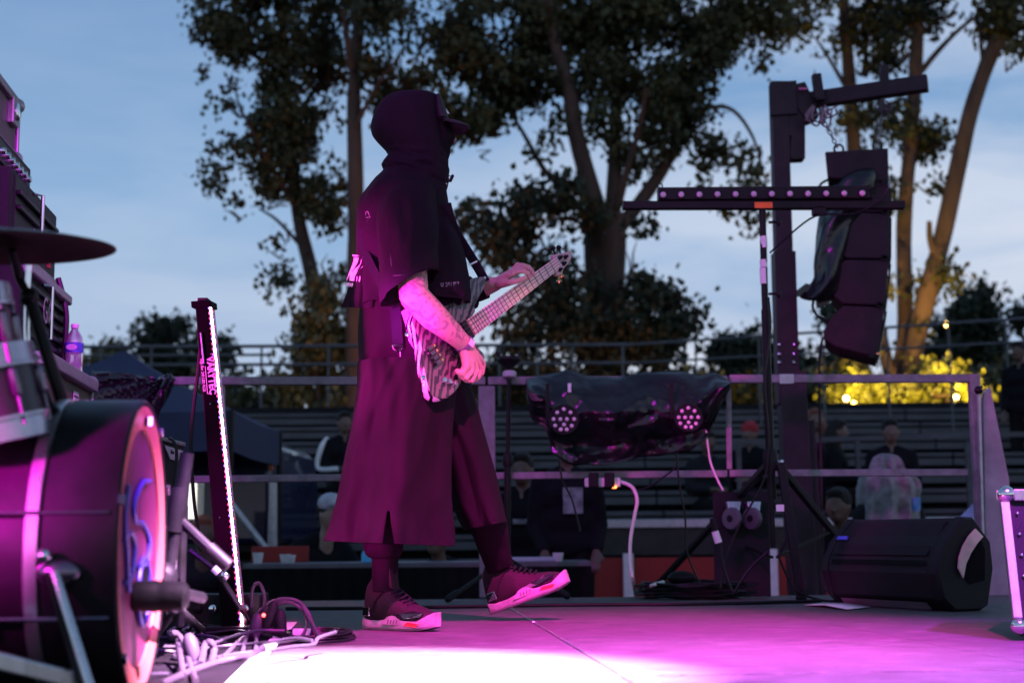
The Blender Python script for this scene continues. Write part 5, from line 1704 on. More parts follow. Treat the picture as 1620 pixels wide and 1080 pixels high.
# coil on the floor right of the heap
m = MB()
cc_ = floor_at(502, 1013)
for k in range(7):
    a0 = R.uniform(0, 6)
    rx, ry = R.uniform(0.07, 0.12), R.uniform(0.10, 0.20)
    m.tube([cc_ + V((rx * math.cos(a0 + 2 * math.pi * j / 24) + R.uniform(-.003, .003), ry * math.sin(a0 + 2 * math.pi * j / 24), 0.008 + 0.006 * k * 0.6)) for j in range(25)], 0.0035, 6)
o = m.build('cable_coil', M['cable'])
tag(o, 'thin black cable coiled on the lit floor just right of the cable heap', 'cable')
MB().box(cc_ + V((-0.03, -0.12, 0.035)), (0.05, 0.02, 0.018)).build('white_tag', M['print'], o, smooth=0)
for k, (x, y, lab) in enumerate(((428, 972, 'black cable connector with a red light, at the top of the cable heap'), (405, 1015, 'pale plug standing upright in the cable heap'), (444, 985, 'black plug lying right of the red-lit connector'), (303, 1056, 'violet-lit plug nearest the bass drum'))):
    Yc = 4.25 if x > 380 else 3.4
    p = at(x, y, Yc)
    p.z = max(p.z, 0.05)
    t = thing('cable_connector', lab, 'plug', p)
    MB().lathe([(0.012, -0.04), (0.017, -0.02), (0.018, 0.02), (0.014, 0.032), (0.008, 0.04)], p, V((0.3 - k * 0.2, 0.1, 1)), 14).build('shell', VC if k in (1, 3) else M['rubber'], t)
    MB().tube([p - V((0, 0, 0.035)), V((p.x + 0.01, p.y, 0.03)), V((p.x + 0.05, p.y - 0.03, 0.022))], 0.006, 6).build('cable_tail', M['cable'], t)
    if k == 0:
        MB().ball(p + V((-0.018, -0.012, 0.0)), 0.006, 8, 6).build('pilot_light', glow('pilot_red', (1.0, 0.05, 0.05), 12), t)
# dark multicore box and plugs on the carpet
sb = thing('stage_box', 'low black stage box with sockets on the drum carpet behind the cables', 'stage box', floor_at(300, 1000))
f = floor_at(325, 1006)
MB().box(f + V((0.0, 0.1, 0.075)), (0.34, 0.16, 0.11)).build('box', M['black'], sb, smooth=0, bevel=0.006)
for k in range(6):
    MB().lathe([(0.014, 0), (0.014, 0.01), (0.010, 0.012)], f + V((-0.13 + 0.05 * k, 0.02, 0.085)), V((0, -1, 0)), 14).build('socket', M['chrome'] if k % 2 else M['blackmetal'], sb)
# flat tangle of black cables on the carpet
m = MB()
for k in range(15):
    x, y = R.uniform(260, 360), R.uniform(1000, 1075)
    p = floor_at(x, y, 0.022)
    P = [p]
    a = R.uniform(0, 6.28)
    for j in range(6):
        a += R.uniform(-0.9, 0.9)
        P.append(P[-1] + V((math.cos(a) * 0.07, math.sin(a) * 0.09, R.uniform(-0.004, 0.012))))
    for q in P:
        q.z = max(0.022, q.z)
    m.tube(catmull(P, 5), 0.005, 6)
o = m.build('cable_tangle', mat('grey_cable', (0.035, 0.03, 0.04), 0.4), stuff=True)
tag(o, 'flat tangle of thin cables lying over the drum carpet', 'cables')

# black cable across the back of the floor, and the coil by the lighting stand
P = [floor_at(x, y, 0.008) for x, y in ((452, 962), (600, 961), (760, 958.5), (900, 956.5), (1100, 955), (1260, 951), (1300, 950))]
tag(MB().tube(catmull(P, 8), 0.008, 8).build('floor_cable', M['cable']), 'long black cable lying straight across the back of the stage floor', 'cable')
m = MB()
cc_ = floor_at(1092, 946)
for k in range(22):
    rx, ry = R.uniform(0.17, 0.25), R.uniform(0.12, 0.24)
    a0 = R.uniform(0, 6)
    z = 0.008 + 0.0032 * k
    off = V((R.uniform(-0.03, 0.03), R.uniform(-0.03, 0.03), 0))
    m.tube([cc_ + off + V((rx * math.cos(a0 + 2 * math.pi * j / 28), ry * math.sin(a0 + 2 * math.pi * j / 28), z + 0.006 * math.sin(3 * j / 28 * 6.28 + k))) for j in range(29)], 0.006, 6)
o = m.build('cable_coil', M['cable'])
tag(o, 'big heap of coiled black cable on the floor beside the tripod stand', 'cable')
m = MB()
m.ball(cc_ + V((-0.04, 0.0, 0.10)), (0.07, 0.05, 0.035), 14, 8)
tag(m.build('coil_bundle', M['rubber']), 'dark bundle lying on top of the big coil of cable', 'cable bundle')
for pts, lab in (([(1140, 858), (1143, 890), (1152, 920), (1160, 938)], 'black cable with a white marker dropping to the big coil'), ([(1215, 872), (1190, 895), (1172, 920), (1160, 940)], 'black cable slanting from the stand to the big coil'),
                 ([(1232, 880), (1245, 910), (1262, 935), (1300, 949), (1330, 950)], 'black cable curling past the near leg of the tripod stand')):
    P = []
    for x, y in pts:
        p = at(x, y, 6.6)
        if p.z < 0.008:
            p = floor_at(x, y, 0.008)
        P.append(p)
    o = MB().tube(catmull(P, 6), 0.006, 6).build('loose_cable', M['cable'])
    tag(o, lab, 'cable')
    if 'marker' in lab:
        MB().tube([at(1131, 840, 6.6), at(1137, 858, 6.6)], 0.017, 10).build('white_marker', M['print'], o)
        MB().tube([at(1127, 820, 6.6), at(1131, 840, 6.6)], 0.014, 10).build('sleeve', M['rubber'], o)

# caster board leaning against the railing
cb = thing('caster_board', 'black caster board with two grey swivel wheels, leaning at the railing behind the tripod', 'dolly', at(1172, 940, 7.1))
m = MB()
m.hexa([at(1130, 944, 7.05), at(1220, 943, 7.05), at(1220, 943, 7.10), at(1130, 944, 7.10), at(1128, 778, 7.2), at(1216, 776, 7.2), at(1216, 776, 7.24), at(1128, 778, 7.24)])
m.build('board', mat('smoked_board', (0.006, 0.006, 0.007), 0.6), cb, smooth=0, bevel=0.004)
WG = mat('grey_wheel', (0.09, 0.085, 0.10), 0.5)
for x in (1158, 1190):
    c = at(x, 820, 7.08)
    w = MB().lathe([(0.02, -0.018), (0.05, -0.016), (0.056, -0.008), (0.056, 0.008), (0.05, 0.016), (0.02, 0.018)], c, V((1, 0.9, 0)), 24).build('wheel', WG, cb)
    MB().lathe([(0.018, -0.02), (0.02, 0.0), (0.018, 0.02)], c, V((1, 0.9, 0)), 14).build('hub', M['rubber'], w)
    f = MB().hexa([c + V((-0.01, -0.02, 0.0)), c + V((0.03, -0.02, 0.0)), c + V((0.03, 0.03, 0)), c + V((-0.01, 0.03, 0)), c + V((-0.02, 0.02, 0.085)), c + V((0.05, 0.02, 0.085)), c + V((0.05, 0.10, 0.085)), c + V((-0.02, 0.10, 0.085))])
    f.build('fork', M['brushed'], cb, smooth=0, bevel=0.004)

# ------------------------------------------------------------------ beyond the stage at the left: gazebo, van, scaffold brace
GZY = 11.0
gz = thing('gazebo', 'dark navy pop-up gazebo with a pointed roof, behind the railing at the left', 'gazebo', (at(200, 700, GZY).x, GZY, -0.72))
pk = at(197, 551, GZY)
hw = 1.05
zv = at(320, 668, GZY).z
m = MB()
corners = [V((pk.x + sx * hw, pk.y + sy * hw, zv)) for sx, sy in ((-1, -1), (1, -1), (1, 1), (-1, 1))]
rings = []
for t in (0.02, 0.12, 0.25, 0.4, 0.55, 0.7, 0.85, 1.0):
    ring = []
    for i in range(4):
        a, b = corners[i], corners[(i + 1) % 4]
        for j in range(6):
            e = a.lerp(b, j / 6)
            p = pk.lerp(V((e.x, e.y, zv)), t)
            p.z = pk.z + (zv - pk.z) * (t ** 0.82) + 0.02 * math.sin(j / 6 * math.pi) * -t
            ring.append(p)
    rings.append(ring)
rings.append([p + V((0, 0, -0.28)) for p in rings[-1]])
m.loft(rings, cap=False)
m.build('canopy', M['navy'], gz, smooth=40)
for c in corners:
    MB().tube([V((c.x, c.y, -0.72)), V((c.x, c.y, zv))], 0.022, 8).build('leg', M['blackmetal'], gz)

VNY = 12.2
van = thing('van', 'dark blue van parked behind the railing, its red tail lamp by the light bar', 'van', (at(370, 800, VNY).x, VNY, -0.72))
VP = mat('dark_blue_car_paint', (0.012, 0.016, 0.05), 0.3, var=0.1, coat=0.6)
prof = [(262, 860), (262, 760), (268, 712), (278, 694), (300, 686), (360, 685), (395, 690), (415, 700), (424, 722), (428, 752), (429, 800), (427, 860)]
m = MB()
A = [at(x, y, VNY) for x, y in prof]
m.prism(A, V((0.15, 1.9, 0)))
m.build('body', VP, van, smooth=30, bevel=0.05)
MB().prism([at(x, y, VNY - 0.006) for x, y in ((330, 700), (392, 702), (410, 716), (414, 738), (330, 738))], V((0, 0.01, 0))).build('window', mat('dark_window', (0.008, 0.009, 0.012), 0.08), van, smooth=0)
MB().box(at(318, 727, VNY - 0.02), (px_w(34, VNY), 0.04, px_w(20, VNY))).build('tail_lamp', glow('tail_lamp_red', (0.8, 0.02, 0.02), 0.12), van, smooth=0, bevel=0.01)
MB().box(at(429, 733, VNY - 0.01), (px_w(5, VNY), 0.05, px_w(22, VNY))).build('side_marker', M['orange'], van, smooth=0, bevel=0.004)
for x in (290, 400):
    MB().lathe([(0.18, -0.1), (0.32, -0.09), (0.33, 0.0), (0.32, 0.09), (0.18, 0.1)], V((at(x, 800, VNY).x, VNY + 0.1, -0.40)), V((0, 1, 0)), 24).build('wheel', M['rubber'], van)
# white banner or lit panel and brace behind the left rail
wp_ = thing('lit_panel', 'bright white lit panel glimpsed under the left rail beside the light bar', 'light panel', at(312, 790, 9.6))
MB().box(at(304, 792, 9.6), (px_w(13, 9.6), 0.03, px_w(56, 9.6))).build('panel', glow('panel_white', (1.0, 0.97, 0.86), 1.3), wp_, smooth=0, bevel=0.004)
MB().box(at(317, 792, 9.61), (px_w(10, 9.6), 0.03, px_w(60, 9.6))).build('frame', mat('cream_frame', (0.62, 0.57, 0.42), 0.5), wp_, smooth=0)
br = thing('scaffold_brace', 'grey diagonal scaffold tube falling to the foot of the white post', 'brace', at(420, 868, 10.2))
MB().tube([at(364, 795, 10.2), at(421, 868, 10.2)], 0.026, 10).build('tube', M['alu'], br)
MB().tube([at(432, 764, 10.25), at(432, 960, 10.25)], 0.03, 10).build('upright', M['alu'], br)

# ------------------------------------------------------------------ black counter with people in front of the stand
TBY = 8.6
tb = thing('counter_table', 'long black-draped table on the ground just beyond the stage, cups on it', 'table', (at(660, 890, TBY).x, TBY, -0.72))
zt3 = at(700, 889, TBY).z
xa, xb_ = at(385, 890, TBY).x, at(935, 890, TBY).x
MB().box(((xa + xb_) / 2, TBY + 0.3, zt3 - 0.015), (xb_ - xa, 0.62, 0.03)).build('tabletop', mat('table_top', (0.12, 0.11, 0.13), 0.5), tb, smooth=0, bevel=0.004)
m = MB()
m.loft([[V((xa + (xb_ - xa) * k / 160, TBY - 0.012 + 0.012 * math.sin(k * 0.9), z)) for k in range(161)] for z in (zt3 - 0.03, zt3 - 0.4, -0.70)], cap=False, closed=False)
m.build('table_skirt', M['cloth'], tb)
for k in range(4):
    x = xa + 0.1 + (xb_ - xa - 0.2) * k / 3
    MB().tube([(x, TBY + 0.3, -0.72), (x, TBY + 0.3, zt3 - 0.03)], 0.02, 8).build('leg', M['alu'], tb)
CUP = mat('cup_plastic', (0.60, 0.60, 0.62), 0.4)
for x, y, hgt, lab in ((408, 889, 17, 'pale cup beside the white post on the black table'), (451, 889, 14, 'leftmost white cup in front of the red board on the black table'), (883, 888, 13, 'white cup at the right end of the black table'), (459, 889, 13, 'white cup standing against the leftmost cup on the black table')):
    p = at(x, y, TBY + 0.12)
    p.z = zt3
    h_ = px_w(hgt, TBY)
    tag(MB().lathe([(0.0, 0.002), (0.025, 0.0), (0.034, h_), (0.031, h_), (0.023, 0.006), (0.0, 0.006)], p, n=16).build('cup', CUP), lab, 'cup')
p = at(581, 888, TBY + 0.1)
p.z = zt3
tag(MB().lathe([(0.02, 0.0), (0.034, 0.004), (0.036, 0.05), (0.026, 0.07), (0.02, 0.075)], p, n=14).build('cup', mat('cyan_plastic', (0.06, 0.42, 0.72), 0.4)), 'bright blue tub on the black table beside the player\'s coat', 'tub')
p = at(838, 890, TBY + 0.1)
tag(MB().box(V((p.x, TBY + 0.2, zt3 + 0.012)), (0.30, 0.2, 0.022)).build('paper_stack', mat('pale_blue_paper', (0.42, 0.48, 0.55), 0.7), smooth=0, bevel=0.003), 'pale blue papers lying on the black table behind the raised shoe', 'papers')
p = at(440, 880, TBY + 0.4)
tag(MB().box(V((p.x, TBY + 0.48, zt3 + 0.05)), (0.36, 0.03, 0.1)).build('red_box', M['red'], smooth=0, bevel=0.004), 'red box standing at the back of the black table near the white post', 'box')

# ------------------------------------------------------------------ the player
from mathutils.bvhtree import BVHTree

PB = 4.95
FAB = mat('black_coat_cloth', (0.014, 0.008, 0.014), 0.8, var=0.2, scale=5, bump=0.18, bscale=420)
FAB2 = mat('black_skirt_cloth', (0.013, 0.006, 0.011), 0.75, var=0.2, scale=5, bump=0.18, bscale=520)
KNIT = mat('black_knit', (0.009, 0.008, 0.009), 0.9, var=0.2, bump=0.3, bscale=300)
SKIN = mat('tattooed_skin', (0.52, 0.33, 0.26), 0.5, var=0.08, scale=6, bump=0.06, bscale=240)
SKIN.node_tree.nodes['Principled BSDF'].inputs['Subsurface Weight'].default_value = 0.08
SKIN.node_tree.nodes['Principled BSDF'].inputs['Subsurface Radius'].default_value = (0.01, 0.004, 0.002)


def tattoo(m):
    t = m.node_tree
    b = t.nodes['Principled BSDF']
    src = b.inputs['Base Color'].links[0].from_socket
    co = nd(t, 'ShaderNodeTexCoord')
    sep_ = nd(t, 'ShaderNodeSeparateXYZ')
    t.links.new(co.outputs['Object'], sep_.inputs[0])
    # ink only between elbow and wrist of the near arm (a height band above the wrist)
    mr = nd(t, 'ShaderNodeMapRange')
    hw_ = at(736, 540, 4.72).z
    mr.inputs['From Min'].default_value = hw_
    mr.inputs['From Max'].default_value = hw_ + 0.012
    t.links.new(sep_.outputs['Z'], mr.inputs['Value'])
    mr2 = nd(t, 'ShaderNodeMapRange')
    mr2.inputs['From Min'].default_value = at(735, 500, 5.0).x + 0.02
    mr2.inputs['From Max'].default_value = at(735, 500, 5.0).x
    t.links.new(sep_.outputs['X'], mr2.inputs['Value'])
    n = nd(t, 'ShaderNodeTexNoise', Scale=30.0, Detail=5.0, Distortion=1.4)
    t.links.new(co.outputs['Object'], n.inputs['Vector'])
    r = nd(t, 'ShaderNodeValToRGB')
    r.color_ramp.elements[0].position = 0.50
    r.color_ramp.elements[1].position = 0.56
    t.links.new(n.outputs['Fac'], r.inputs[0])
    m1 = nd(t, 'ShaderNodeMath', operation='MULTIPLY')
    t.links.new(mr.outputs[0], m1.inputs[0])
    t.links.new(mr2.outputs[0], m1.inputs[1])
    m2 = nd(t, 'ShaderNodeMath', operation='MULTIPLY')
    t.links.new(m1.outputs[0], m2.inputs[0])
    t.links.new(r.outputs[0], m2.inputs[1])
    m3 = nd(t, 'ShaderNodeMath', operation='MULTIPLY')
    m3.inputs[1].default_value = 0.58
    t.links.new(m2.outputs[0], m3.inputs[0])
    mx = nd(t, 'ShaderNodeMix', data_type='RGBA')
    t.links.new(m3.outputs[0], mx.inputs['Factor'])
    t.links.new(src, mx.inputs[6])
    mx.inputs[7].default_value = (0.07, 0.075, 0.11, 1)
    t.links.new(mx.outputs[2], b.inputs['Base Color'])


tattoo(SKIN)

# the bass's face plane, needed for the arms
B0 = at(688, 560, 4.74)
E1 = V((0.50, 0.71, 0.49)).normalized()
E2 = V((0.493, 0.231, -0.838))
E2 = (E2 - E1 * E2.dot(E1)).normalized()
E3 = E1.cross(E2)
if E3.y > 0:
    E3 = -E3


def face(px, py, lift=0.0):
    d = ray(px, py)
    t = (B0 + E3 * lift - EYE).dot(E3) / d.dot(E3)
    return EYE + d * t


def fy(px, py, off):
    return at(px, py, face(px, py).y - off)


body = MB()


def caps(pts, rs, m_=None):
    m_ = m_ or body
    for a, b, ra, rb in zip(pts, pts[1:], rs, rs[1:]):
        m_.capsule(a, b, ra, rb, 12)


P = at
hip_n, hip_f = P(638, 600, 4.88), P(668, 600, 5.03)
kn_n, kn_f = P(613, 742, 4.88), P(735, 745, 5.17)
an_n, an_f = P(608, 940, 4.88), P(794, 908, 5.36)
caps([P(645, 590, PB), P(640, 480, PB), P(645, 370, PB), P(650, 310, PB)], [0.135, 0.125, 0.145, 0.12])
caps([P(652, 300, PB), P(658, 250, PB)], [0.062, 0.058])
body.ball(P(662, 200, PB), (0.092, 0.078, 0.112), 18, 14)
body.ball(P(684, 222, PB), (0.05, 0.055, 0.075), 14, 10)          # jaw
body.capsule(P(705, 212, PB), P(717, 221, PB), 0.012, 0.013, 10)  # nose
body.capsule(P(697, 199, PB - 0.03), P(697, 199, PB + 0.03), 0.014, 0.014)   # brow
body.ball(P(700, 243, PB), (0.02, 0.028, 0.014), 10, 8)           # mouth
body.ball(P(662, 212, PB - 0.078), (0.02, 0.012, 0.03), 10, 8)    # ear
body.ball(P(662, 212, PB + 0.078), (0.02, 0.012, 0.03), 10, 8)
caps([hip_n, kn_n, an_n], [0.085, 0.048, 0.033])
caps([hip_f, kn_f, an_f], [0.085, 0.050, 0.035])
for an, dr in ((an_n, V((0.83, -0.56, -0.3))), (an_f, V((0.9, -0.2, 0.1)))):
    body.capsule(an + V((0, 0, -0.03)), an + dr * 0.13 + V((0, 0, -0.04)), 0.032, 0.022)
# near arm
sh = P(640, 318, 4.80)
el = P(655, 468, 4.655)
wr = fy(739, 549, 0.055)
caps([P(650, 310, PB - 0.05), sh, el], [0.07, 0.062, 0.050])
caps([el, el.lerp(wr, 0.35) + V((0, -0.004, -0.006)), el.lerp(wr, 0.75), wr], [0.050, 0.049, 0.036, 0.028])
# near hand
kn = [fy(746, 587, 0.07), fy(754, 588, 0.055), fy(761, 584, 0.038), fy(765, 576, 0.02)]
for k_, r_ in zip(kn, (0.0115, 0.0115, 0.011, 0.010)):
    caps([wr.lerp(k_, 0.15), wr.lerp(k_, 0.6), k_], [0.0195, 0.0165, r_])
pip = [fy(738, 598, 0.062), fy(747, 601, 0.046), fy(756, 598, 0.028), fy(763, 590, 0.010)]
dip = [fy(730, 597, 0.036), fy(738, 602, 0.022), fy(748, 603, 0.008), fy(757, 598, -0.004)]
tip = [fy(724, 591, 0.016), fy(731, 597, 0.006), fy(741, 600, -0.004), fy(751, 598, -0.012)]
for a, b, c, d, r_ in zip(kn, pip, dip, tip, (0.0092, 0.0092, 0.0088, 0.008)):
    caps([a, b, c, d], [r_ * 1.1, r_, r_ * 0.92, r_ * 0.8])
caps([wr.lerp(kn[0], 0.3) + V((-0.012, -0.012, 0)), fy(738, 579, 0.072), fy(731, 591, 0.056), fy(723, 587, 0.045)], [0.019, 0.016, 0.0125, 0.0095])
caps([wr.lerp(kn[0], 0.6), fy(743, 586, 0.05), fy(743, 592, 0.03)], [0.022, 0.018, 0.014])
# far arm and hand
sh_f = P(675, 320, 5.10)
el_f = P(722, 470, 5.24)
wr_f = P(784, 449, 5.17)
caps([P(655, 310, PB + 0.05), sh_f, el_f], [0.07, 0.058, 0.046])
caps([el_f, el_f.lerp(wr_f, 0.5), wr_f], [0.046, 0.040, 0.027])
kf = [P(811, 433, 5.12), P(813, 430, 5.143), P(812, 429, 5.166), P(808, 430, 5.188)]
for k_, r_ in zip(kf, (0.0125, 0.0125, 0.012, 0.011)):
    caps([wr_f.lerp(k_, 0.12), wr_f.lerp(k_, 0.6), k_], [0.020, 0.0165, r_])
pf = [P(828, 428, 5.11), P(830, 423, 5.14), P(826, 419, 5.165), P(819, 418, 5.19)]
df = [P(836, 433, 5.112), P(841, 427, 5.145), P(837, 422, 5.17), P(829, 420, 5.19)]
tf = [P(838, 439, 5.12), P(844, 434, 5.15), P(842, 428, 5.172), P(834, 426, 5.19)]
for a, b, c, d, r_ in zip(kf, pf, df, tf, (0.0090, 0.0090, 0.0085, 0.008)):
    caps([a, b, c, d], [r_ * 1.1, r_, r_ * 0.9, r_ * 0.78])
caps([wr_f.lerp(kf[0], 0.25) + V((0, -0.01, -0.012)), P(806, 447, 5.10), P(819, 444, 5.09), P(831, 439, 5.10)], [0.017, 0.0125, 0.0105, 0.0085])

person = body.build('person', SKIN, None, smooth=180)
tag(person, 'hooded bass player in long black clothes and cap, in profile on the stage', 'person')
remesh(person, 0.0035, 2, 0.5)


# ------------------------------------------------------------------ garments: lofts through the outline
def resample(rows, k):
    out = []
    n = len(rows)
    for i in range(n - 1):
        for j in range(k):
            t = j / k
            p0, p1, p2, p3 = rows[max(i - 1, 0)], rows[i], rows[i + 1], rows[min(i + 2, n - 1)]
            out.append([0.5 * (2 * b + (c - a) * t + (2 * a - 5 * b + 4 * c - d) * t * t + (3 * b - a - 3 * c + d) * t ** 3) for a, b, c, d in zip(p0, p1, p2, p3)])
    out.append(list(rows[-1]))
    return out


def garment(rows, k=5, n=72, fold=None, sq=1.0):
    """rows: (y left, x left, y right, x right, Y, half depth)"""
    rings = []
    RS = resample(rows, k)
    for i, (yl, xl, yr, xr, Y, hd) in enumerate(RS):
        t = i / (len(RS) - 1)
        a_, b_ = at(xl, yl, Y), at(xr, yr, Y)
        c = (a_ + b_) / 2
        h = (b_ - a_) / 2
        ring = []
        for j in range(n):
            a = 2 * math.pi * j / n
            ca, sa = math.cos(a), math.sin(a)
            ca = math.copysign(abs(ca) ** sq, ca)
            sa = math.copysign(abs(sa) ** sq, sa)
            f = 1 + (fold(a, t, c) if fold else 0)
            # folds act on depth fully and on the outline only a little
            fx = 1 + (f - 1) * 0.35
            ring.append(c + h * ca * fx + V((0, hd * sa * f, 0)))
        rings.append(ring)
    return rings


def nz(x, y, z=0.0):
    return noise.noise(V((x, y, z)))


def fold_j(a, t, c):
    return 0.09 * nz(math.cos(a) * 2.2, math.sin(a) * 2.2 + t * 3, t * 4) + 0.07 * nz(a * 1.8, t * 9, 4.0) + 0.055 * ridged(V((math.cos(a) * 3 + t * 4, math.sin(a) * 3 - t * 3, 7))) * min(1, t * 3) + 0.03 * ridged(V((math.cos(a) * 5 - t * 6, math.sin(a) * 5 + t * 5, 2)))


def garment_obj(name, rings, m_, cap=False, solid=0.003, parent=person):
    mb = MB()
    mb.loft(rings, cap=cap)
    o_ = mb.build(name, m_, parent, smooth=70)
    if solid:
        s_ = o_.modifiers.new('solid', 'SOLIDIFY')
        s_.thickness = solid
        s_.offset = -1
    return o_, mb


JR = [(266, 610, 268, 709, PB, 0.085), (276, 603, 280, 707, PB, 0.105), (290, 592, 294, 705, PB, 0.135), (306, 580, 308, 706, PB, 0.165), (325, 571, 325, 709, PB, 0.175), (350, 567, 350, 716, PB, 0.172),
      (380, 566, 380, 725, PB, 0.165), (410, 568, 410, 733, PB - 0.005, 0.16), (440, 572, 442, 740, PB - 0.01, 0.158), (465, 574, 468, 744, PB - 0.015, 0.156), (484, 572, 479, 741, PB - 0.015, 0.154)]
jacket, jmb = garment_obj('jacket', garment(JR, 5, 80, fold_j), FAB)
bv = BVHTree.FromPolygons([V(p) for p in jmb.v], jmb.f)


def onto(tree_, px_, py_, lift=0.003, default=4.8):
    d = ray(px_, py_).normalized()
    h = tree_.ray_cast(EYE, d)
    return (h[0] - d * lift) if h[0] else at(px_, py_, default)


SR = [(430, 585, 430, 730, PB, 0.135), (470, 573, 470, 732, PB, 0.14), (520, 569, 520, 733, PB, 0.15), (560, 569, 560, 735, PB, 0.158), (582, 569, 582, 737, PB, 0.162)]


def fold_s(a, t, c):
    return 0.09 * nz(math.cos(a) * 2.5, math.sin(a) * 2.5, t * 1.2) + 0.05 * nz(a * 3, t * 4, 2) + 0.03 * ridged(V((math.cos(a) * 2 + t * 2, math.sin(a) * 2, 5)))


garment_obj('long_shirt', garment(SR, 5, 72, fold_s), FAB2)


def fold_leg(seed, amp=1.0):
    def f(a, t, c):
        v = 0.5 * nz(math.cos(a) * 2.6 + seed, math.sin(a) * 2.6, t * 0.5) + 0.32 * math.sin(5 * a + 1.5 * t + seed) * t
        w = 0.06 * nz(math.cos(a) * 5, math.sin(a) * 5 + seed, t * 5) + 0.05 * ridged(V((math.cos(a) * 2 + t * 2.5, math.sin(a) * 2 - t * 1.2, seed + 3)))
        return amp * (0.30 * v * min(1, 0.25 + t * 1.3) + w * 0.9)
    return f


NL = [(574, 569, 574, 722, 4.90, 0.165), (610, 568, 610, 720, 4.89, 0.175), (660, 561, 660, 714, 4.88, 0.185), (720, 551, 720, 711, 4.87, 0.195), (780, 540, 780, 712, 4.87, 0.205), (825, 530, 828, 714, 4.87, 0.215), (855, 523, 863, 717, 4.87, 0.22)]
rings = garment(NL, 18, 180, fold_leg(1.3, 1.2))
# slit in the side of the leg that faces the lens: leave a wedge of faces out near px 612
mb = MB()
nr = len(rings)
n = 180
vs = [p for r_ in rings for p in r_]
fs = []


def pxof(p):
    d = p - EYE
    w = d.dot(_f)
    return 810 + FPX * d.dot(_r) / w, 540 - FPX * d.dot(_u) / w


# the column of vertices that runs down the side facing the lens at the slit
jc = min((j for j in range(n) if vs[(nr - 1) * n + j].y < 4.87), key=lambda j: abs(pxof(vs[(nr - 1) * n + j])[0] - 611))
step = 1 if vs[(nr - 1) * n + (jc + 1) % n].x > vs[(nr - 1) * n + jc].x else -1
for i in range(nr):
    y_ = pxof(vs[i * n + jc])[1]
    if y_ <= 806:
        continue
    s_ = (y_ - 806) / 55.0
    for q_ in range(10):
        fade = 1 - q_ / 10
        vs[i * n + (jc - step * q_) % n] += V((-0.008 * s_ * fade, -0.006 * s_ * fade, 0))
        vs[i * n + (jc + step * (q_ + 1)) % n] += V((0.022 * s_ * fade, 0, 0))
for i in range(nr - 1):
    y_ = pxof(vs[i * n + jc])[1]
    for j in range(n):
        k2 = (j + 1) % n
        if y_ > 806 and {j, k2} == {jc, (jc + step) % n}:
            continue
        fs.append((i * n + j, i * n + k2, (i + 1) * n + k2, (i + 1) * n + j))
mb.add(vs, fs)
o = mb.build('wide_trouser_leg', FAB2, person, smooth=70)
s_ = o.modifiers.new('solid', 'SOLIDIFY')
s_.thickness = 0.004
s_.offset = -1
# seam down the side and stitched hem
lv = BVHTree.FromPolygons(vs, fs)
MB().tube([onto(lv, 626, y, 0.0006) for y in range(588, 808, 12)], 0.0011, 5).build('side_seam', KNIT, o)
FL = [(585, 620, 585, 738, 5.03, 0.14), (640, 650, 640, 753, 5.06, 0.15), (700, 684, 700, 770, 5.10, 0.16), (760, 706, 760, 786, 5.14, 0.165), (810, 722, 812, 798, 5.17, 0.17), (838, 736, 826, 801, 5.18, 0.17)]
garment_obj('wide_trouser_leg', garment(FL, 7, 72, fold_leg(5.1, 1.0)), FAB2)
LG = [(800, 735, 800, 795, 5.20, 0.075), (845, 748, 838, 803, 5.24, 0.07), (880, 762, 868, 806, 5.29, 0.06), (908, 773, 895, 812, 5.34, 0.055)]


def fold_l(a, t, c):
    return 0.06 * nz(math.cos(a) * 2, math.sin(a) * 2, t * 9)


garment_obj('legging', garment(LG, 6, 36, fold_l), FAB2)
LG2 = [(800, 576, 800, 642, 4.88, 0.10), (850, 576, 850, 638, 4.88, 0.085), (872, 578, 874, 634, 4.88, 0.078), (879, 583, 880, 631, 4.88, 0.068), (884, 589, 884, 629, 4.88, 0.055), (905, 590, 905, 629, 4.88, 0.05), (935, 590, 935, 628, 4.88, 0.05)]
garment_obj('legging', garment(LG2, 6, 36, fold_l), FAB2)

# hood: back of the head, rolled collar
HR = [(146.5, 652, 146.5, 668, PB, 0.02), (149, 634, 149, 684, PB, 0.05), (155, 614, 155, 697, PB, 0.085), (165, 601, 165, 699, PB, 0.105), (180, 592, 180, 700.5, PB, 0.118), (197, 587, 196, 702, PB, 0.122),
      (212, 589, 210, 703, PB, 0.12), (224, 597, 224, 704, PB, 0.112), (236, 608, 238, 705.5, PB, 0.104), (245, 615.5, 252, 707, PB, 0.098), (250, 611, 262, 708.5, PB, 0.098), (257, 606, 272, 709.5, PB, 0.102), (264, 606, 282, 709.5, PB, 0.105),
      (270, 610, 294, 708, PB, 0.106), (274, 616, 306, 700, PB, 0.104)]


def fold_h(a, t, c):
    return 0.07 * nz(math.cos(a) * 2, math.sin(a) * 2, t * 5) + 0.04 * ridged(V((math.cos(a) * 2.4 + t * 3, math.sin(a) * 2.4, t * 2))) + (0.09 * ridged(V((math.cos(a) * 1.5, math.sin(a) * 1.5, t * 11))) if t > 0.6 else 0)


hood, hmb = garment_obj('hood', garment(HR, 4, 64, fold_h), FAB, cap=True, solid=0)
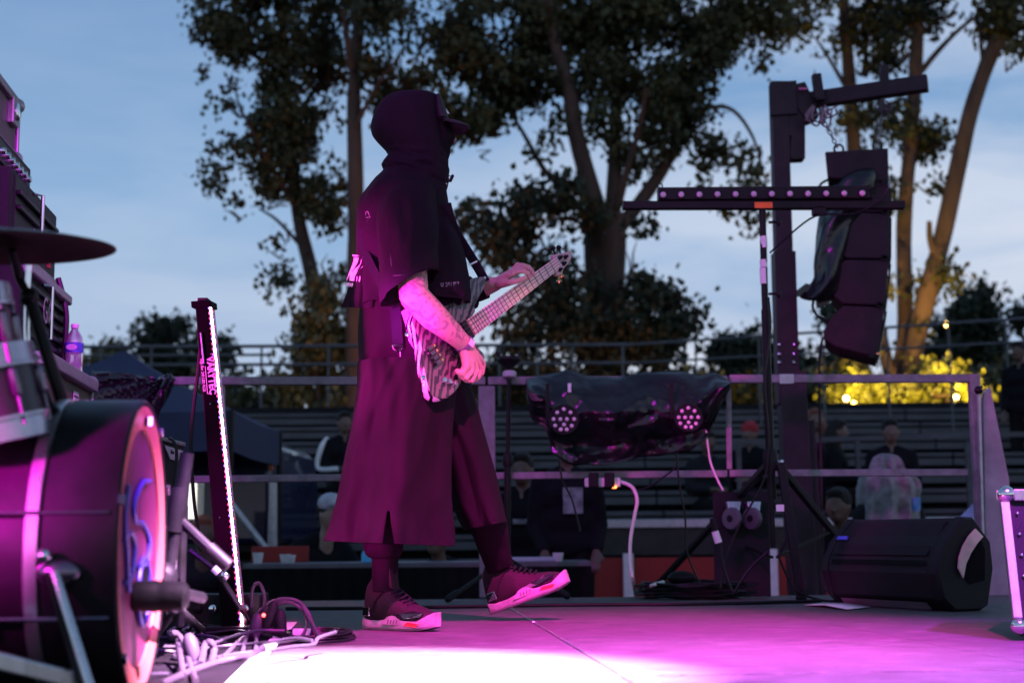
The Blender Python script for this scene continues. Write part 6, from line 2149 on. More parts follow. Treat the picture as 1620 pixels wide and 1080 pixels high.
# mask front: nose, mouth and chin covered
m = MB()
ring_sets = []
for y, x0, x1, hd in ((187, 690, 706, 0.05), (196, 690, 710.5, 0.052), (206, 690, 714, 0.052), (214, 690, 719.5, 0.052), (220, 690, 721.5, 0.05), (226, 690, 718, 0.05), (233, 690, 713, 0.05), (243, 690, 712.5, 0.048), (252, 690, 709.5, 0.046), (262, 690, 709.5, 0.044), (272, 690, 709, 0.04), (284, 690, 707, 0.04)):
    a_, b_ = at(x0, y, PB), at(x1, y, PB)
    ring = []
    for j in range(28):
        an = 2 * math.pi * j / 28
        ca = math.cos(an)
        # a pointed front
        ring.append((a_ + b_) / 2 + (b_ - a_) / 2 * ca + V((0, hd * math.sin(an) * (1 - 0.45 * max(0, ca)), 0)))
    ring_sets.append(ring)
m.loft(ring_sets)
m.build('face_mask', KNIT, person, smooth=60)
for s in (-1, 1):
    MB().ball(at(698, 204, PB) + V((0.0, s * 0.03, 0)), 0.010, 10, 8).build('eye', M['whiteplastic'], person)
# cap: crown in front of the hood, brim
CAPM = mat('cap_cloth', (0.022, 0.020, 0.024), 0.7, var=0.2, bump=0.2, bscale=300)
m = MB()
m.loft(garment([(156, 690, 156, 699, PB, 0.06), (166, 688, 168, 704, PB, 0.075), (180, 688, 182, 708.5, PB, 0.08), (194, 690, 194, 712, PB, 0.082)], 4, 40), cap=True)
cap_ = m.build('cap', CAPM, person, smooth=60)
m = MB()
for z_, th in ((0, 1),):
    top_r, bot_r = [], []
    n_ = 20
    for k_ in range(n_ + 1):
        a = -math.pi / 2 + math.pi * k_ / n_
        ca, sa = max(0, math.cos(a)), math.sin(a)
        base = at(705, 188, PB)
        tipv = at(742, 199.5, PB) - base
        p = base + tipv * (ca ** 0.7) + V((0, 0.082 * sa, 0)) + V((0, 0, -0.022 * abs(sa) ** 2))
        top_r.append(p)
        bot_r.append(p + V((0, 0, -0.006)))
    inner = [at(702, 191, PB) + V((0, 0.078 * math.sin(-math.pi / 2 + math.pi * k_ / n_), -0.02 * abs(math.sin(-math.pi / 2 + math.pi * k_ / n_)) ** 2)) for k_ in range(n_ + 1)]
    midl = [a.lerp(b, 0.55) + V((0, 0, 0.006)) for a, b in zip(inner, top_r)]
    m.loft([inner, midl, top_r, bot_r, [p + V((0, 0, -0.008)) for p in midl], [p + V((0, 0, -0.007)) for p in inner]], cap=False, closed=False)
m.build('brim', CAPM, cap_, smooth=50)
MB().prism([at(700.5, 168, PB - 0.03), at(705, 172, PB - 0.03), at(709.5, 181, PB - 0.03), at(706, 180, PB - 0.04)], V((0.004, 0.0, 0.002))).build('front_patch', M['print'], cap_, smooth=0)
# drawcord with its toggle
dc = MB().tube(catmull([at(703, 281, PB - 0.05), at(708, 278, PB - 0.05), at(712, 278.5, PB - 0.05), at(713.5, 281, PB - 0.05)], 5), 0.0016, 6)
dc.tube(catmull([at(706, 290, PB - 0.05), at(703.5, 284, PB - 0.055), at(707, 279, PB - 0.055)], 5), 0.0016, 6)
dco = dc.build('drawcord', M['cable'], person)
MB().capsule(at(716, 278.5, PB - 0.05), at(712.5, 286, PB - 0.05), 0.0058, 0.0058, 10).build('toggle', M['rubber'], dco)
MB().ball(at(706, 291, PB - 0.05), 0.004, 8, 6).build('cord_eyelet', M['chrome'], dco)

# near sleeve
sp_ = catmull([P(652, 288, 4.86), P(644, 322, 4.80), P(645, 370, 4.745), P(647, 415, 4.71), P(647, 456, 4.69)], 6)
sr = [0.03, 0.05, 0.068, 0.078, 0.084, 0.087, 0.090] + [0.0905 + 0.0006 * i for i in range(len(sp_) - 7)]
rings = []
for i, (c, r_) in enumerate(zip(sp_, sr)):
    t = i / (len(sp_) - 1)
    ax_ = (V((0.10 + 0.52 * t * t, -0.12, -1))).normalized()
    s, u2 = frame_of(ax_, V((0, 1, 0)))
    ring = []
    for j in range(48):
        a = 2 * math.pi * j / 48
        f = 1 + 0.10 * nz(math.cos(a) * 2, math.sin(a) * 2 + 9, t * 3.5) + 0.07 * ridged(V((math.cos(a) * 2.5 + t * 4, math.sin(a) * 2.5, t * 3)))
        ring.append(c + (s * math.cos(a) * 1.0 + u2 * math.sin(a)) * r_ * f * (1.03 if abs(math.cos(a)) > 0.5 else 1.0))
    rings.append(ring)
sl_, smb = garment_obj('sleeve', rings, FAB, cap=False, solid=0.003)
sv = BVHTree.FromPolygons([V(p) for p in smb.v], smb.f)
# patch pocket outline on the sleeve
mb = MB()
mb.tube(catmull([onto(sv, x, y, 0.0015) for x, y in ((619, 372), (618, 400), (620, 424), (626, 429), (650, 430), (668, 429))], 4), 0.0014, 5)
mb.tube(catmull([onto(sv, x, y, 0.0015) for x, y in ((620, 436), (640, 435), (668, 433))], 4), 0.001, 5)
mb.build('pocket_stitching', mat('sleeve_thread', (0.10, 0.08, 0.11), 0.8), sl_)
# far sleeve
sp2 = catmull([P(675, 310, 5.05), P(700, 390, 5.15), P(722, 462, 5.22), P(748, 462, 5.20), P(769, 456, 5.185)], 6)
MB().tube(sp2, [0.07 + (0.058 - 0.07) * i / (len(sp2) - 1) - (0.020 if i > len(sp2) * 0.72 else 0) for i in range(len(sp2))], 20, cap=False).build('sleeve', FAB, person, smooth=60)

# back flap of the jacket with its print
FX = [(398, 566, 583), (415, 562, 592), (440, 555, 600), (465, 548, 604), (482, 540.5, 607), (485, 541, 607)]


def flapY(x, y):
    return 4.845 + 0.10 * max(0, (585 - x) / 45) + 0.012 * math.sin(x * 0.25 + y * 0.03)


rings = []
for yl, xl, xr in [(r_[0], r_[1], r_[2]) for r_ in resample([list(map(float, q)) for q in FX], 5)]:
    rings.append([at(xl + (xr - xl) * j / 20, yl + 2.0 * math.sin(j / 20 * math.pi), flapY(xl + (xr - xl) * j / 20, yl)) for j in range(21)])
mb = MB()
mb.loft(rings, cap=False, closed=False)
flap = mb.build('back_panel', FAB, person, smooth=70)
sol = flap.modifiers.new('solid', 'SOLIDIFY')
sol.thickness = 0.004
sol.offset = 0
PRT = mat('pink_white_print', (0.80, 0.74, 0.78), 0.55, var=0.05)


def fp2(x, y):
    return at(x, y, flapY(x, y) - 0.004)


Zx = lambda zx, zy: fp2(530 + zx / 9.0, 380 + zy / 9.0)
for poly in (
    [(270, 250), (335, 250), (325, 310), (285, 380), (245, 450), (230, 580), (205, 580), (215, 480), (165, 580), (160, 570), (205, 450), (240, 370), (262, 310)],
    [(372, 275), (455, 280), (440, 345), (370, 400), (310, 460), (280, 520), (272, 580), (225, 580), (232, 500), (262, 430), (320, 380), (362, 335)],
    [(310, 515), (362, 515), (354, 586), (304, 586)],
    [(250, 205), (320, 212), (408, 232), (400, 250), (320, 236), (250, 226)],
):
    MB().prism([Zx(*q) for q in poly], V((0, -0.0012, 0))).build('print_mark', PRT, flap, smooth=0)
text('print_lettering', 'WEA9', Zx(150, 655), Zx(300, 665) - Zx(150, 655), V((0, 0, 1)), 0.0185, PRT, flap, xscale=0.76, bold=0.0006)
# emblem on the shoulder blade
mb = MB()
ez = lambda zx, zy: onto(bv, 560 + zx / 13.5, 320 + zy / 13.5, 0.002)
mb.tube([ez(255, 300), ez(262, 205), ez(300, 195), ez(352, 320), ez(262, 330)], 0.0020, 6)
mb.tube([ez(352, 325), ez(262, 425), ez(262, 450)], 0.0020, 6)
mb.build('back_emblem', PRT, jacket)
# lettering along the front hem: U, reversed C, Y, slash, reversed E, X, P
x_ = 697.5
hem = []
for ch, mir, w_ in (('U', 0, 6.6), ('C', 1, 5.0), ('Y', 0, 4.2), ('/', 0, 2.6), ('E', 1, 4.2), ('X', 0, 4.0), ('P', 0, 4.0)):
    y_ = 453.5 - (x_ - 697) * 0.07
    p = onto(bv, x_ + (w_ * 0.85 if mir else 0), y_, 0.003)
    q = onto(bv, x_ + (w_ * 0.85 if mir else 0) + 3, y_ - 0.2, 0.003)
    d = (q - p)
    if mir:
        d = d * 1.0
    o = text('hem_lettering', ch, p, d, V((0, 0, 1)), 0.0195, M['purpleprint'], jacket, xscale=(-0.72 if mir else 0.72))
    x_ += w_

# wristband
wd = (el - wr).normalized()
wbm = MB()
c0_ = wr + wd * 0.012
wbm.lathe([(0.030, -0.008), (0.0345, -0.008), (0.0345, 0.010), (0.030, 0.010)], c0_, wd, 24)
wbo = wbm.build('wristband', mat('purple_band', (0.16, 0.09, 0.20), 0.5), person)
pt = c0_ + V((0.018, -0.031, 0.010))
s, u2 = frame_of(wd, V((0, -1, 0)))
rings = []
for zz in (-0.0105, 0.0125):
    rings.append([c0_ + wd * zz + (V((0.75 * math.cos(a), -math.sin(a), 0.55 * math.cos(a))) - wd * V((0.75 * math.cos(a), -math.sin(a), 0.55 * math.cos(a))).dot(wd)).normalized() * 0.036 for a in [0.55 + 0.8 * k / 6 for k in range(7)]])
MB().loft(rings, cap=False, closed=False).build('white_tag', M['print'], wbo, smooth=40)
# belt strap with a D-ring hanging at the hip, thin cord
STR = mat('webbing', (0.016, 0.013, 0.020), 0.75, var=0.2, bump=0.3, bscale=600)
MB().ribbon(catmull([at(624, 472, 4.79), at(627, 510, 4.775), at(629, 540, 4.77), at(629, 549, 4.77)], 4), 0.036, 0.003, V((1, 0, 0.05))).build('hanging_strap', STR, person, smooth=0)
mb = MB()
mb.tube([at(621, 546, 4.765), at(637, 545, 4.765), at(635, 553, 4.763), at(628, 556, 4.763), at(622, 552, 4.763), at(621, 546, 4.765)], 0.0022, 6)
mb.build('buckle_ring', M['chrome'], person)
MB().tube(catmull([at(633, 556, 4.765), at(634, 572, 4.76), at(640, 585, 4.75), at(650, 595, 4.74), at(660, 590, 4.735)], 6), 0.0012, 6).build('hip_cord', M['white'], person)


# ------------------------------------------------------------------ shoes
UP = mat('shoe_suede', (0.024, 0.012, 0.016), 0.7, var=0.2, bump=0.2, bscale=200)
PAT = mat('shoe_patent', (0.012, 0.011, 0.014), 0.12, var=0.1, coat=0.8)
SOLE = mat('shoe_sole_white', (0.30, 0.25, 0.26), 0.5, var=0.2, scale=30)
REDS = mat('shoe_red', (0.62, 0.03, 0.03), 0.5)


def shoe(heel, fwd, upv, L_, yscale=1.0):
    f = V(fwd).normalized()
    u3 = V(upv)
    u3 = (u3 - f * u3.dot(f)).normalized()
    s3 = u3.cross(f)

    def q(x, y, z):
        return V(heel) + f * x * L_ / 0.30 + s3 * y + u3 * z
    # upper
    sec = [(0.004, 0.030, 0.024, 0.095), (0.012, 0.024, 0.030, 0.150), (0.030, 0.022, 0.036, 0.172), (0.060, 0.022, 0.040, 0.172), (0.090, 0.022, 0.041, 0.168), (0.112, 0.022, 0.042, 0.145), (0.135, 0.022, 0.044, 0.118), (0.165, 0.022, 0.047, 0.100), (0.20, 0.022, 0.050, 0.087), (0.24, 0.022, 0.049, 0.076), (0.272, 0.024, 0.040, 0.064), (0.29, 0.028, 0.024, 0.050), (0.297, 0.032, 0.010, 0.042)]
    rings = []
    for x, z0, w, z1 in sec:
        ring = []
        for j in range(24):
            a = 2 * math.pi * j / 24
            ca, sa = math.cos(a), math.sin(a)
            zz = (z0 + z1) / 2 + (z1 - z0) / 2 * math.copysign(abs(sa) ** 0.8, sa)
            tp = (zz - z0) / max(1e-6, (z1 - z0))
            wd_ = w * (1 - 0.30 * tp ** 2) * math.copysign(abs(ca) ** 0.7, ca)
            ring.append(q(x, wd_, zz))
        rings.append(ring)
    m1 = MB()
    m1.loft(rings)
    sh_ = m1.build('shoe', UP, person, smooth=50)
    # sole: wavy upper edge
    rings = []
    for x, w in ((-0.004, 0.016), (0.004, 0.030), (0.03, 0.040), (0.08, 0.043), (0.14, 0.046), (0.20, 0.053), (0.25, 0.052), (0.285, 0.038), (0.302, 0.018)):
        lift = 0.014 * max(0, (x - 0.22) / 0.08) ** 2
        top = 0.030 + 0.012 * math.exp(-((x - 0.155) / 0.035) ** 2) + 0.010 * math.exp(-((x - 0.0) / 0.02) ** 2) + 0.018 * math.exp(-((x - 0.298) / 0.022) ** 2) + lift
        ring = []
        for y, z in ((-w * 0.86, lift), (-w, lift + 0.008), (-w * 1.01, top * 0.6), (-w * 0.97, top), (w * 0.97, top), (w * 1.01, top * 0.6), (w, lift + 0.008), (w * 0.86, lift)):
            ring.append(q(x, y, z))
        rings.append(ring)
    m1 = MB()
    m1.loft(rings)
    m1.build('sole', SOLE, sh_, smooth=40, bevel=0.002)
    # mid-foot white arch, dark grooves in it, red line, patent mudguard, toe bumper
    for sg in (-1, 1):
        pts = [(0.10 + 0.10 * k / 8, 0.020 + 0.030 * math.sin(math.pi * k / 8)) for k in range(9)]
        MB().prism([q(x, sg * 0.048, z) for x, z in pts], s3 * sg * 0.0035).build('sole_arch', SOLE, sh_, smooth=0)
        for k in range(4):
            MB().beam(q(0.132 + k * 0.012, sg * 0.0525, 0.024), q(0.136 + k * 0.012, sg * 0.0525, 0.036), 0.002, 0.0012).build('groove', M['rubber'], sh_, smooth=0)
        MB().prism([q(0.20, sg * 0.0525, 0.018), q(0.25, sg * 0.0535, 0.014), q(0.262, sg * 0.051, 0.024), q(0.215, sg * 0.0525, 0.030)], s3 * sg * 0.002).build('red_flash', REDS, sh_, smooth=0)
        MB().prism([q(0.115, sg * 0.046, 0.044), q(0.20, sg * 0.050, 0.040), q(0.262, sg * 0.0445, 0.046), q(0.272, sg * 0.036, 0.060), q(0.235, sg * 0.044, 0.066), q(0.18, sg * 0.047, 0.056)], s3 * sg * 0.0035).build('mudguard', PAT, sh_, smooth=0, bevel=0.001)
        MB().prism([q(0.010, sg * 0.034, 0.045), q(0.046, sg * 0.0415, 0.045), q(0.044, sg * 0.040, 0.074), q(0.012, sg * 0.032, 0.074)], s3 * sg * 0.003).build('heel_clip', M['chrome'], sh_, smooth=0, bevel=0.002)
        MB().tube(catmull([q(0.055, sg * 0.043, 0.060), q(0.07, sg * 0.041, 0.095), q(0.10, sg * 0.036, 0.125), q(0.118, sg * 0.031, 0.130)], 4), 0.0022, 6).build('stitched_seam', M['rubber'], sh_)
    # tongue and laces
    m1 = MB()
    m1.prism([q(0.085, 0.022, 0.150), q(0.128, 0.022, 0.130), q(0.118, 0.018, 0.205), q(0.086, 0.018, 0.212)], s3 * -0.044)
    m1.build('tongue', UP, sh_, smooth=0, bevel=0.006)
    for k in range(6):
        x = 0.118 + 0.016 * k
        z = 0.148 - 0.0105 * k
        MB().tube([q(x, -0.028, z - 0.014), q(x + 0.004, 0, z - 0.002), q(x, 0.028, z - 0.014)], 0.0042, 6).build('lace', M['rubber'], sh_)
    MB().box(q(0.112, -0.0235, 0.178), (0.007, 0.004, 0.009)).build('red_tab', REDS, sh_, smooth=0)
    return sh_


hN = floor_at(593, 990)
shoe(V((hN.x - 0.012, 4.915, 0.002)), (math.cos(rad(34)), -math.sin(rad(34)), 0.0), (0, 0, 1), 0.30)
hF = at(779, 971, 5.34)
tF = at(902, 926, 5.26)
shoe(V((hF.x, hF.y, max(0.012, hF.z))), tF - hF, (0, 0, 1), 0.315)

# ------------------------------------------------------------------ the bass guitar
def marble(name, a_col, b_col, scale, dist, rough=0.3):
    m_, t, b = principled(name)
    co_ = nd(t, 'ShaderNodeTexCoord')
    mp2 = nd(t, 'ShaderNodeMapping')
    mp2.inputs['Rotation'].default_value = (0.0, -0.25, 0.3)
    mp2.inputs['Scale'].default_value = (1.0, 1.0, 0.16)
    t.links.new(co_.outputs['Object'], mp2.inputs[0])
    w = nd(t, 'ShaderNodeTexWave', Scale=scale, Distortion=dist, Detail=5.0)
    w.inputs['Detail Scale'].default_value = 0.9
    w.wave_type = 'BANDS'
    w.bands_direction = 'X'
    t.links.new(mp2.outputs[0], w.inputs['Vector'])
    r = nd(t, 'ShaderNodeValToRGB')
    r.color_ramp.elements[0].position = 0.36
    r.color_ramp.elements[0].color = (*a_col, 1)
    r.color_ramp.elements[1].position = 0.60
    r.color_ramp.elements[1].color = (*b_col, 1)
    t.links.new(w.outputs['Fac'], r.inputs[0])
    t.links.new(r.outputs[0], b.inputs['Base Color'])
    b.inputs['Roughness'].default_value = rough
    b.inputs['Coat Weight'].default_value = 0.5
    b.inputs['Coat Roughness'].default_value = 0.08
    return m_


ZEB = marble('striped_top', (0.03, 0.022, 0.024), (0.17, 0.125, 0.12), 26.0, 9.0, 0.35)
SWL = marble('swirl_edge', (0.010, 0.009, 0.012), (0.72, 0.68, 0.70), 13.0, 12.0, 0.2)
bass = thing('bass_guitar', 'striped bass guitar with maple neck, held by the hooded player', 'bass guitar', B0)
out = [(757, 437), (764, 436.5), (769, 438.5), (770, 445), (765, 455), (757, 462), (752, 469), (751, 481), (753, 491), (748, 499), (756, 520), (751, 529), (750, 538), (754, 548), (760, 555), (766, 560), (768, 566),
       (762, 576), (752, 584), (741, 590), (731, 597), (730, 605), (725, 614), (716, 624), (704, 630.5), (691, 630), (681, 621), (675, 600), (670, 575), (667, 548), (660, 528), (653, 510), (656, 495), (668, 487), (690, 484), (708, 480), (722, 470), (731, 459), (740, 447), (748, 440)]


def smooth_loop(pts, k=3):
    n_ = len(pts)
    o_ = []
    for i in range(n_):
        a, b, c, d = [V((*pts[(i + j) % n_], 0)) for j in (-1, 0, 1, 2)]
        for j in range(k):
            t = j / k
            q = 0.5 * ((2 * b) + (c - a) * t + (2 * a - 5 * b + 4 * c - d) * t * t + (3 * b - a - 3 * c + d) * t ** 3)
            o_.append((q.x, q.y))
    return o_


loop = [face(x, y) for x, y in smooth_loop(out)]
cen = sum(loop, V()) / len(loop)
TH = 0.044


def inset(d, lift):
    return [p + (cen - p).normalized() * d + E3 * lift for p in loop]


m = MB()
m.loft([inset(0.010, -TH), inset(0.002, -TH + 0.006), inset(0.0, -TH + 0.014), inset(0.0, -0.010), inset(0.003, -0.003)], cap=False)
m.loft([inset(0.010, -TH - 0.0005), [cen - E3 * (TH + 0.0005)] * len(loop)], cap=False)
m.build('body', SWL, bass, smooth=50)
m = MB()
m.loft([inset(0.0028, -0.0032), inset(0.010, 0.0), inset(0.03, 0.0006), [cen + E3 * 0.0006] * len(loop)], cap=False)
m.build('body_top', ZEB, bass, smooth=50)


def bp(u_, v_, l_):
    return B0 + E1 * u_ + E2 * v_ + E3 * l_


MAP = mat('maple_fretboard', (0.80, 0.66, 0.50), 0.4, var=0.10, scale=12, stretch=(1, 1, 1))
SCALE = 0.862
uE = SCALE * 0.262
wE, wN = 0.031, 0.021


def hw_at(u_):
    return wN + (wE - wN) * (SCALE - u_) / (SCALE - uE)


m = MB()
m.loft([[bp(u_, -h_, 0.004), bp(u_, -h_ * 0.85, -0.010), bp(u_, 0, -0.019), bp(u_, h_ * 0.85, -0.010), bp(u_, h_, 0.004)] for u_, h_ in ((uE - 0.02, wE), (0.5, hw_at(0.5)), (SCALE, wN))])
m.build('neck', mat('maple_neck', (0.50, 0.38, 0.27), 0.4, var=0.12), bass, smooth=50)
m = MB()
m.hexa([bp(uE, -wE, 0.0045), bp(uE, wE, 0.0045), bp(SCALE, wN, 0.0045), bp(SCALE, -wN, 0.0045), bp(uE, -wE, 0.0105), bp(uE, wE, 0.0105), bp(SCALE, wN, 0.0105), bp(SCALE, -wN, 0.0105)])
fb = m.build('fretboard', MAP, bass, smooth=0, bevel=0.001)
FRT = mat('fret_wire', (0.26, 0.21, 0.27), 0.35, 0.4)
for k in range(1, 24):
    u_ = SCALE * 2 ** (-k / 12.0)
    if u_ < uE + 0.008:
        break
    h_ = hw_at(u_)
    MB().beam(bp(u_, -h_, 0.0112), bp(u_, h_, 0.0112), 0.0028, 0.0024, E3).build('fret', FRT, fb, smooth=0)
STR_M = mat('string_steel', (0.16, 0.13, 0.15), 0.3, 0.9)
for k in range(4):
    v0, v1 = -0.027 + 0.018 * k, -0.0155 + 0.0103 * k
    MB().tube([bp(-0.005, v0, 0.013), bp(SCALE, v1, 0.0155), bp(SCALE + 0.05, v1 * 1.1, 0.010)], 0.0013 - 0.00018 * k, 6).build('string', STR_M, bass)
MB().beam(bp(SCALE, -wN, 0.011), bp(SCALE, wN, 0.011), 0.006, 0.007, E3).build('nut', M['print'], fb, smooth=0)
HEAD = [(878, 414), (874, 404), (881, 401.5), (892, 400), (902, 397), (904.5, 399.5), (904, 408), (899, 417), (892, 425), (888, 434), (883, 436), (879, 434)]
hl = [face(x, y, 0.004) for x, y in HEAD]
m = MB()
m.prism(hl, E3 * -0.014)
hd_ = m.build('headstock', mat('headstock_wood', (0.50, 0.34, 0.30), 0.4, var=0.12), bass, smooth=0, bevel=0.002)
for x, y in ((884.5, 408), (893.5, 407), (891, 417.5), (884.5, 427)):
    p = face(x, y, 0.004)
    MB().lathe([(0.0085, 0), (0.0085, 0.006), (0.0055, 0.008), (0.005, 0.016)], p, E3, 12).build('tuning_post', M['blackmetal'], hd_)
for a, b in (((884, 431), (884.5, 445)), ((888.5, 430), (888.5, 437)), ((879, 404), (875, 393)), ((887, 402), (884, 392))):
    p, q = face(*a, -0.008), face(*b, -0.008)
    tn = MB().tube([p, q], 0.0035, 8)
    d = (q - p).normalized()
    tn.lathe([(0.003, -0.008), (0.010, -0.003), (0.0105, 0.004), (0.006, 0.009)], q, d, 12)
    tn.build('tuning_peg', M['gold'] if a[1] > 420 else M['blackmetal'], hd_)
# pickup at the end of the neck, bridge pickup, bridge, knobs
PK = mat('pickup_plastic', (0.02, 0.012, 0.016), 0.35)
MB().hexa([bp(uE - 0.034, -0.034, 0.0), bp(uE - 0.034, 0.034, 0.0), bp(uE - 0.006, 0.034, 0.0), bp(uE - 0.006, -0.034, 0.0), bp(uE - 0.034, -0.034, 0.008), bp(uE - 0.034, 0.034, 0.008), bp(uE - 0.006, 0.034, 0.008), bp(uE - 0.006, -0.034, 0.008)]).build('pickup', PK, bass, smooth=0, bevel=0.002)
MB().hexa([bp(0.07, -0.045, 0.0), bp(0.07, 0.045, 0.0), bp(0.105, 0.045, 0.0), bp(0.105, -0.045, 0.0), bp(0.07, -0.045, 0.008), bp(0.07, 0.045, 0.008), bp(0.105, 0.045, 0.008), bp(0.105, -0.045, 0.008)]).build('pickup', PK, bass, smooth=0, bevel=0.002)
for k in range(4):
    v0 = -0.027 + 0.018 * k
    br_ = MB().hexa([bp(-0.038, v0 - 0.0075, 0.001), bp(-0.038, v0 + 0.0075, 0.001), bp(0.006, v0 + 0.0075, 0.001), bp(0.006, v0 - 0.0075, 0.001), bp(-0.038, v0 - 0.0075, 0.011), bp(-0.038, v0 + 0.0075, 0.011), bp(0.006, v0 + 0.0065, 0.014), bp(0.006, v0 - 0.0065, 0.014)]).build('bridge_unit', mat('bridge_chrome', (0.22, 0.17, 0.20), 0.35, 0.9) if k == 0 else bpy.data.materials['bridge_chrome'], bass, smooth=0, bevel=0.0015)
    MB().lathe([(0.005, -0.004), (0.006, 0.0), (0.005, 0.004)], bp(0.002, v0, 0.016), E2, 10).build('saddle', M['gold'], br_)
    MB().lathe([(0.006, -0.004), (0.007, 0.0), (0.004, 0.006)], bp(-0.036, v0, 0.011), E3, 10).build('string_anchor', M['blackmetal'], br_)
for x, y in ((700, 602), (709, 604), (717, 607), (722, 596)):
    p = face(x, y, 0.001)
    MB().lathe([(0.010, 0), (0.0095, 0.012), (0.0085, 0.0145), (0.002, 0.015)], p, E3, 16).build('knob', M['blackmetal'] if x == 722 else M['chrome'], bass)
for x, y in ((646.5, 531), (672, 599), (768, 441)):
    p = face(x, y, -0.02)
    MB().lathe([(0.008, 0), (0.005, 0.006), (0.008, 0.012), (0.003, 0.014)], p + V((0, -0.012, 0)), V((-0.3, -1, 0.2)), 12).build('strap_button', M['chrome'], bass)
# strap: from the horn up over the shoulder, and down the back to the butt
def jp(x, y, lift=0.004):
    return onto(bv, x, y, lift)


front = [face(768, 446, -0.01), face(757, 424, 0.0) + V((0, 0.02, 0)), at(740, 398, 5.0), at(724, 372, 4.93), at(713, 348, 4.88), at(706, 322, 4.84)]
MB().ribbon(catmull(front, 6), 0.034, 0.004, [V((0.85, -0.35, 0.42))] * len(catmull(front, 6))).build('strap', STR, bass, smooth=0)
for (xa, ya), (xb, yb) in (((717, 381), (725, 376)), ((743, 419), (755, 413))):
    f_ = (ya - 340) / 100
    MB().beam(at(xa, ya, 4.925 + 0.06 * f_), at(xb, yb, 4.925 + 0.06 * f_), 0.005, 0.005).build('strap_slider', M['brushed'], bass, smooth=0)
backp = [jp(571, 362), jp(572, 378), jp(578, 400), at(590, 425, 4.79), at(604, 450, 4.76)]
cb_ = catmull(backp, 6)
MB().ribbon(cb_, 0.034, 0.004, [V((0.7, -0.6, 0.35))] * len(cb_)).build('strap', STR, bass, smooth=0)
low = [at(640, 490, 4.77), at(648, 515, 4.76), at(652, 535, 4.745), at(662, 552, 4.735), at(668, 575, 4.73), at(671, 598, 4.73)]
cb_ = catmull(low, 6)
MB().ribbon(cb_, 0.030, 0.004, [V((0.75, -0.6, 0.2))] * len(cb_)).build('strap_end', mat('strap_leather', (0.20, 0.14, 0.20), 0.35, var=0.2, coat=0.3), bass, smooth=0)

# ------------------------------------------------------------------ people beyond the stage
SK2 = [mat('skin_tone_a', (0.15, 0.085, 0.065), 0.55, var=0.1), mat('skin_tone_b', (0.11, 0.06, 0.045), 0.55, var=0.1), mat('skin_tone_c', (0.28, 0.18, 0.14), 0.55, var=0.1)]
HAIRM = mat('dark_hair', (0.015, 0.012, 0.011), 0.6, var=0.3, scale=40, bump=0.4, bscale=120)


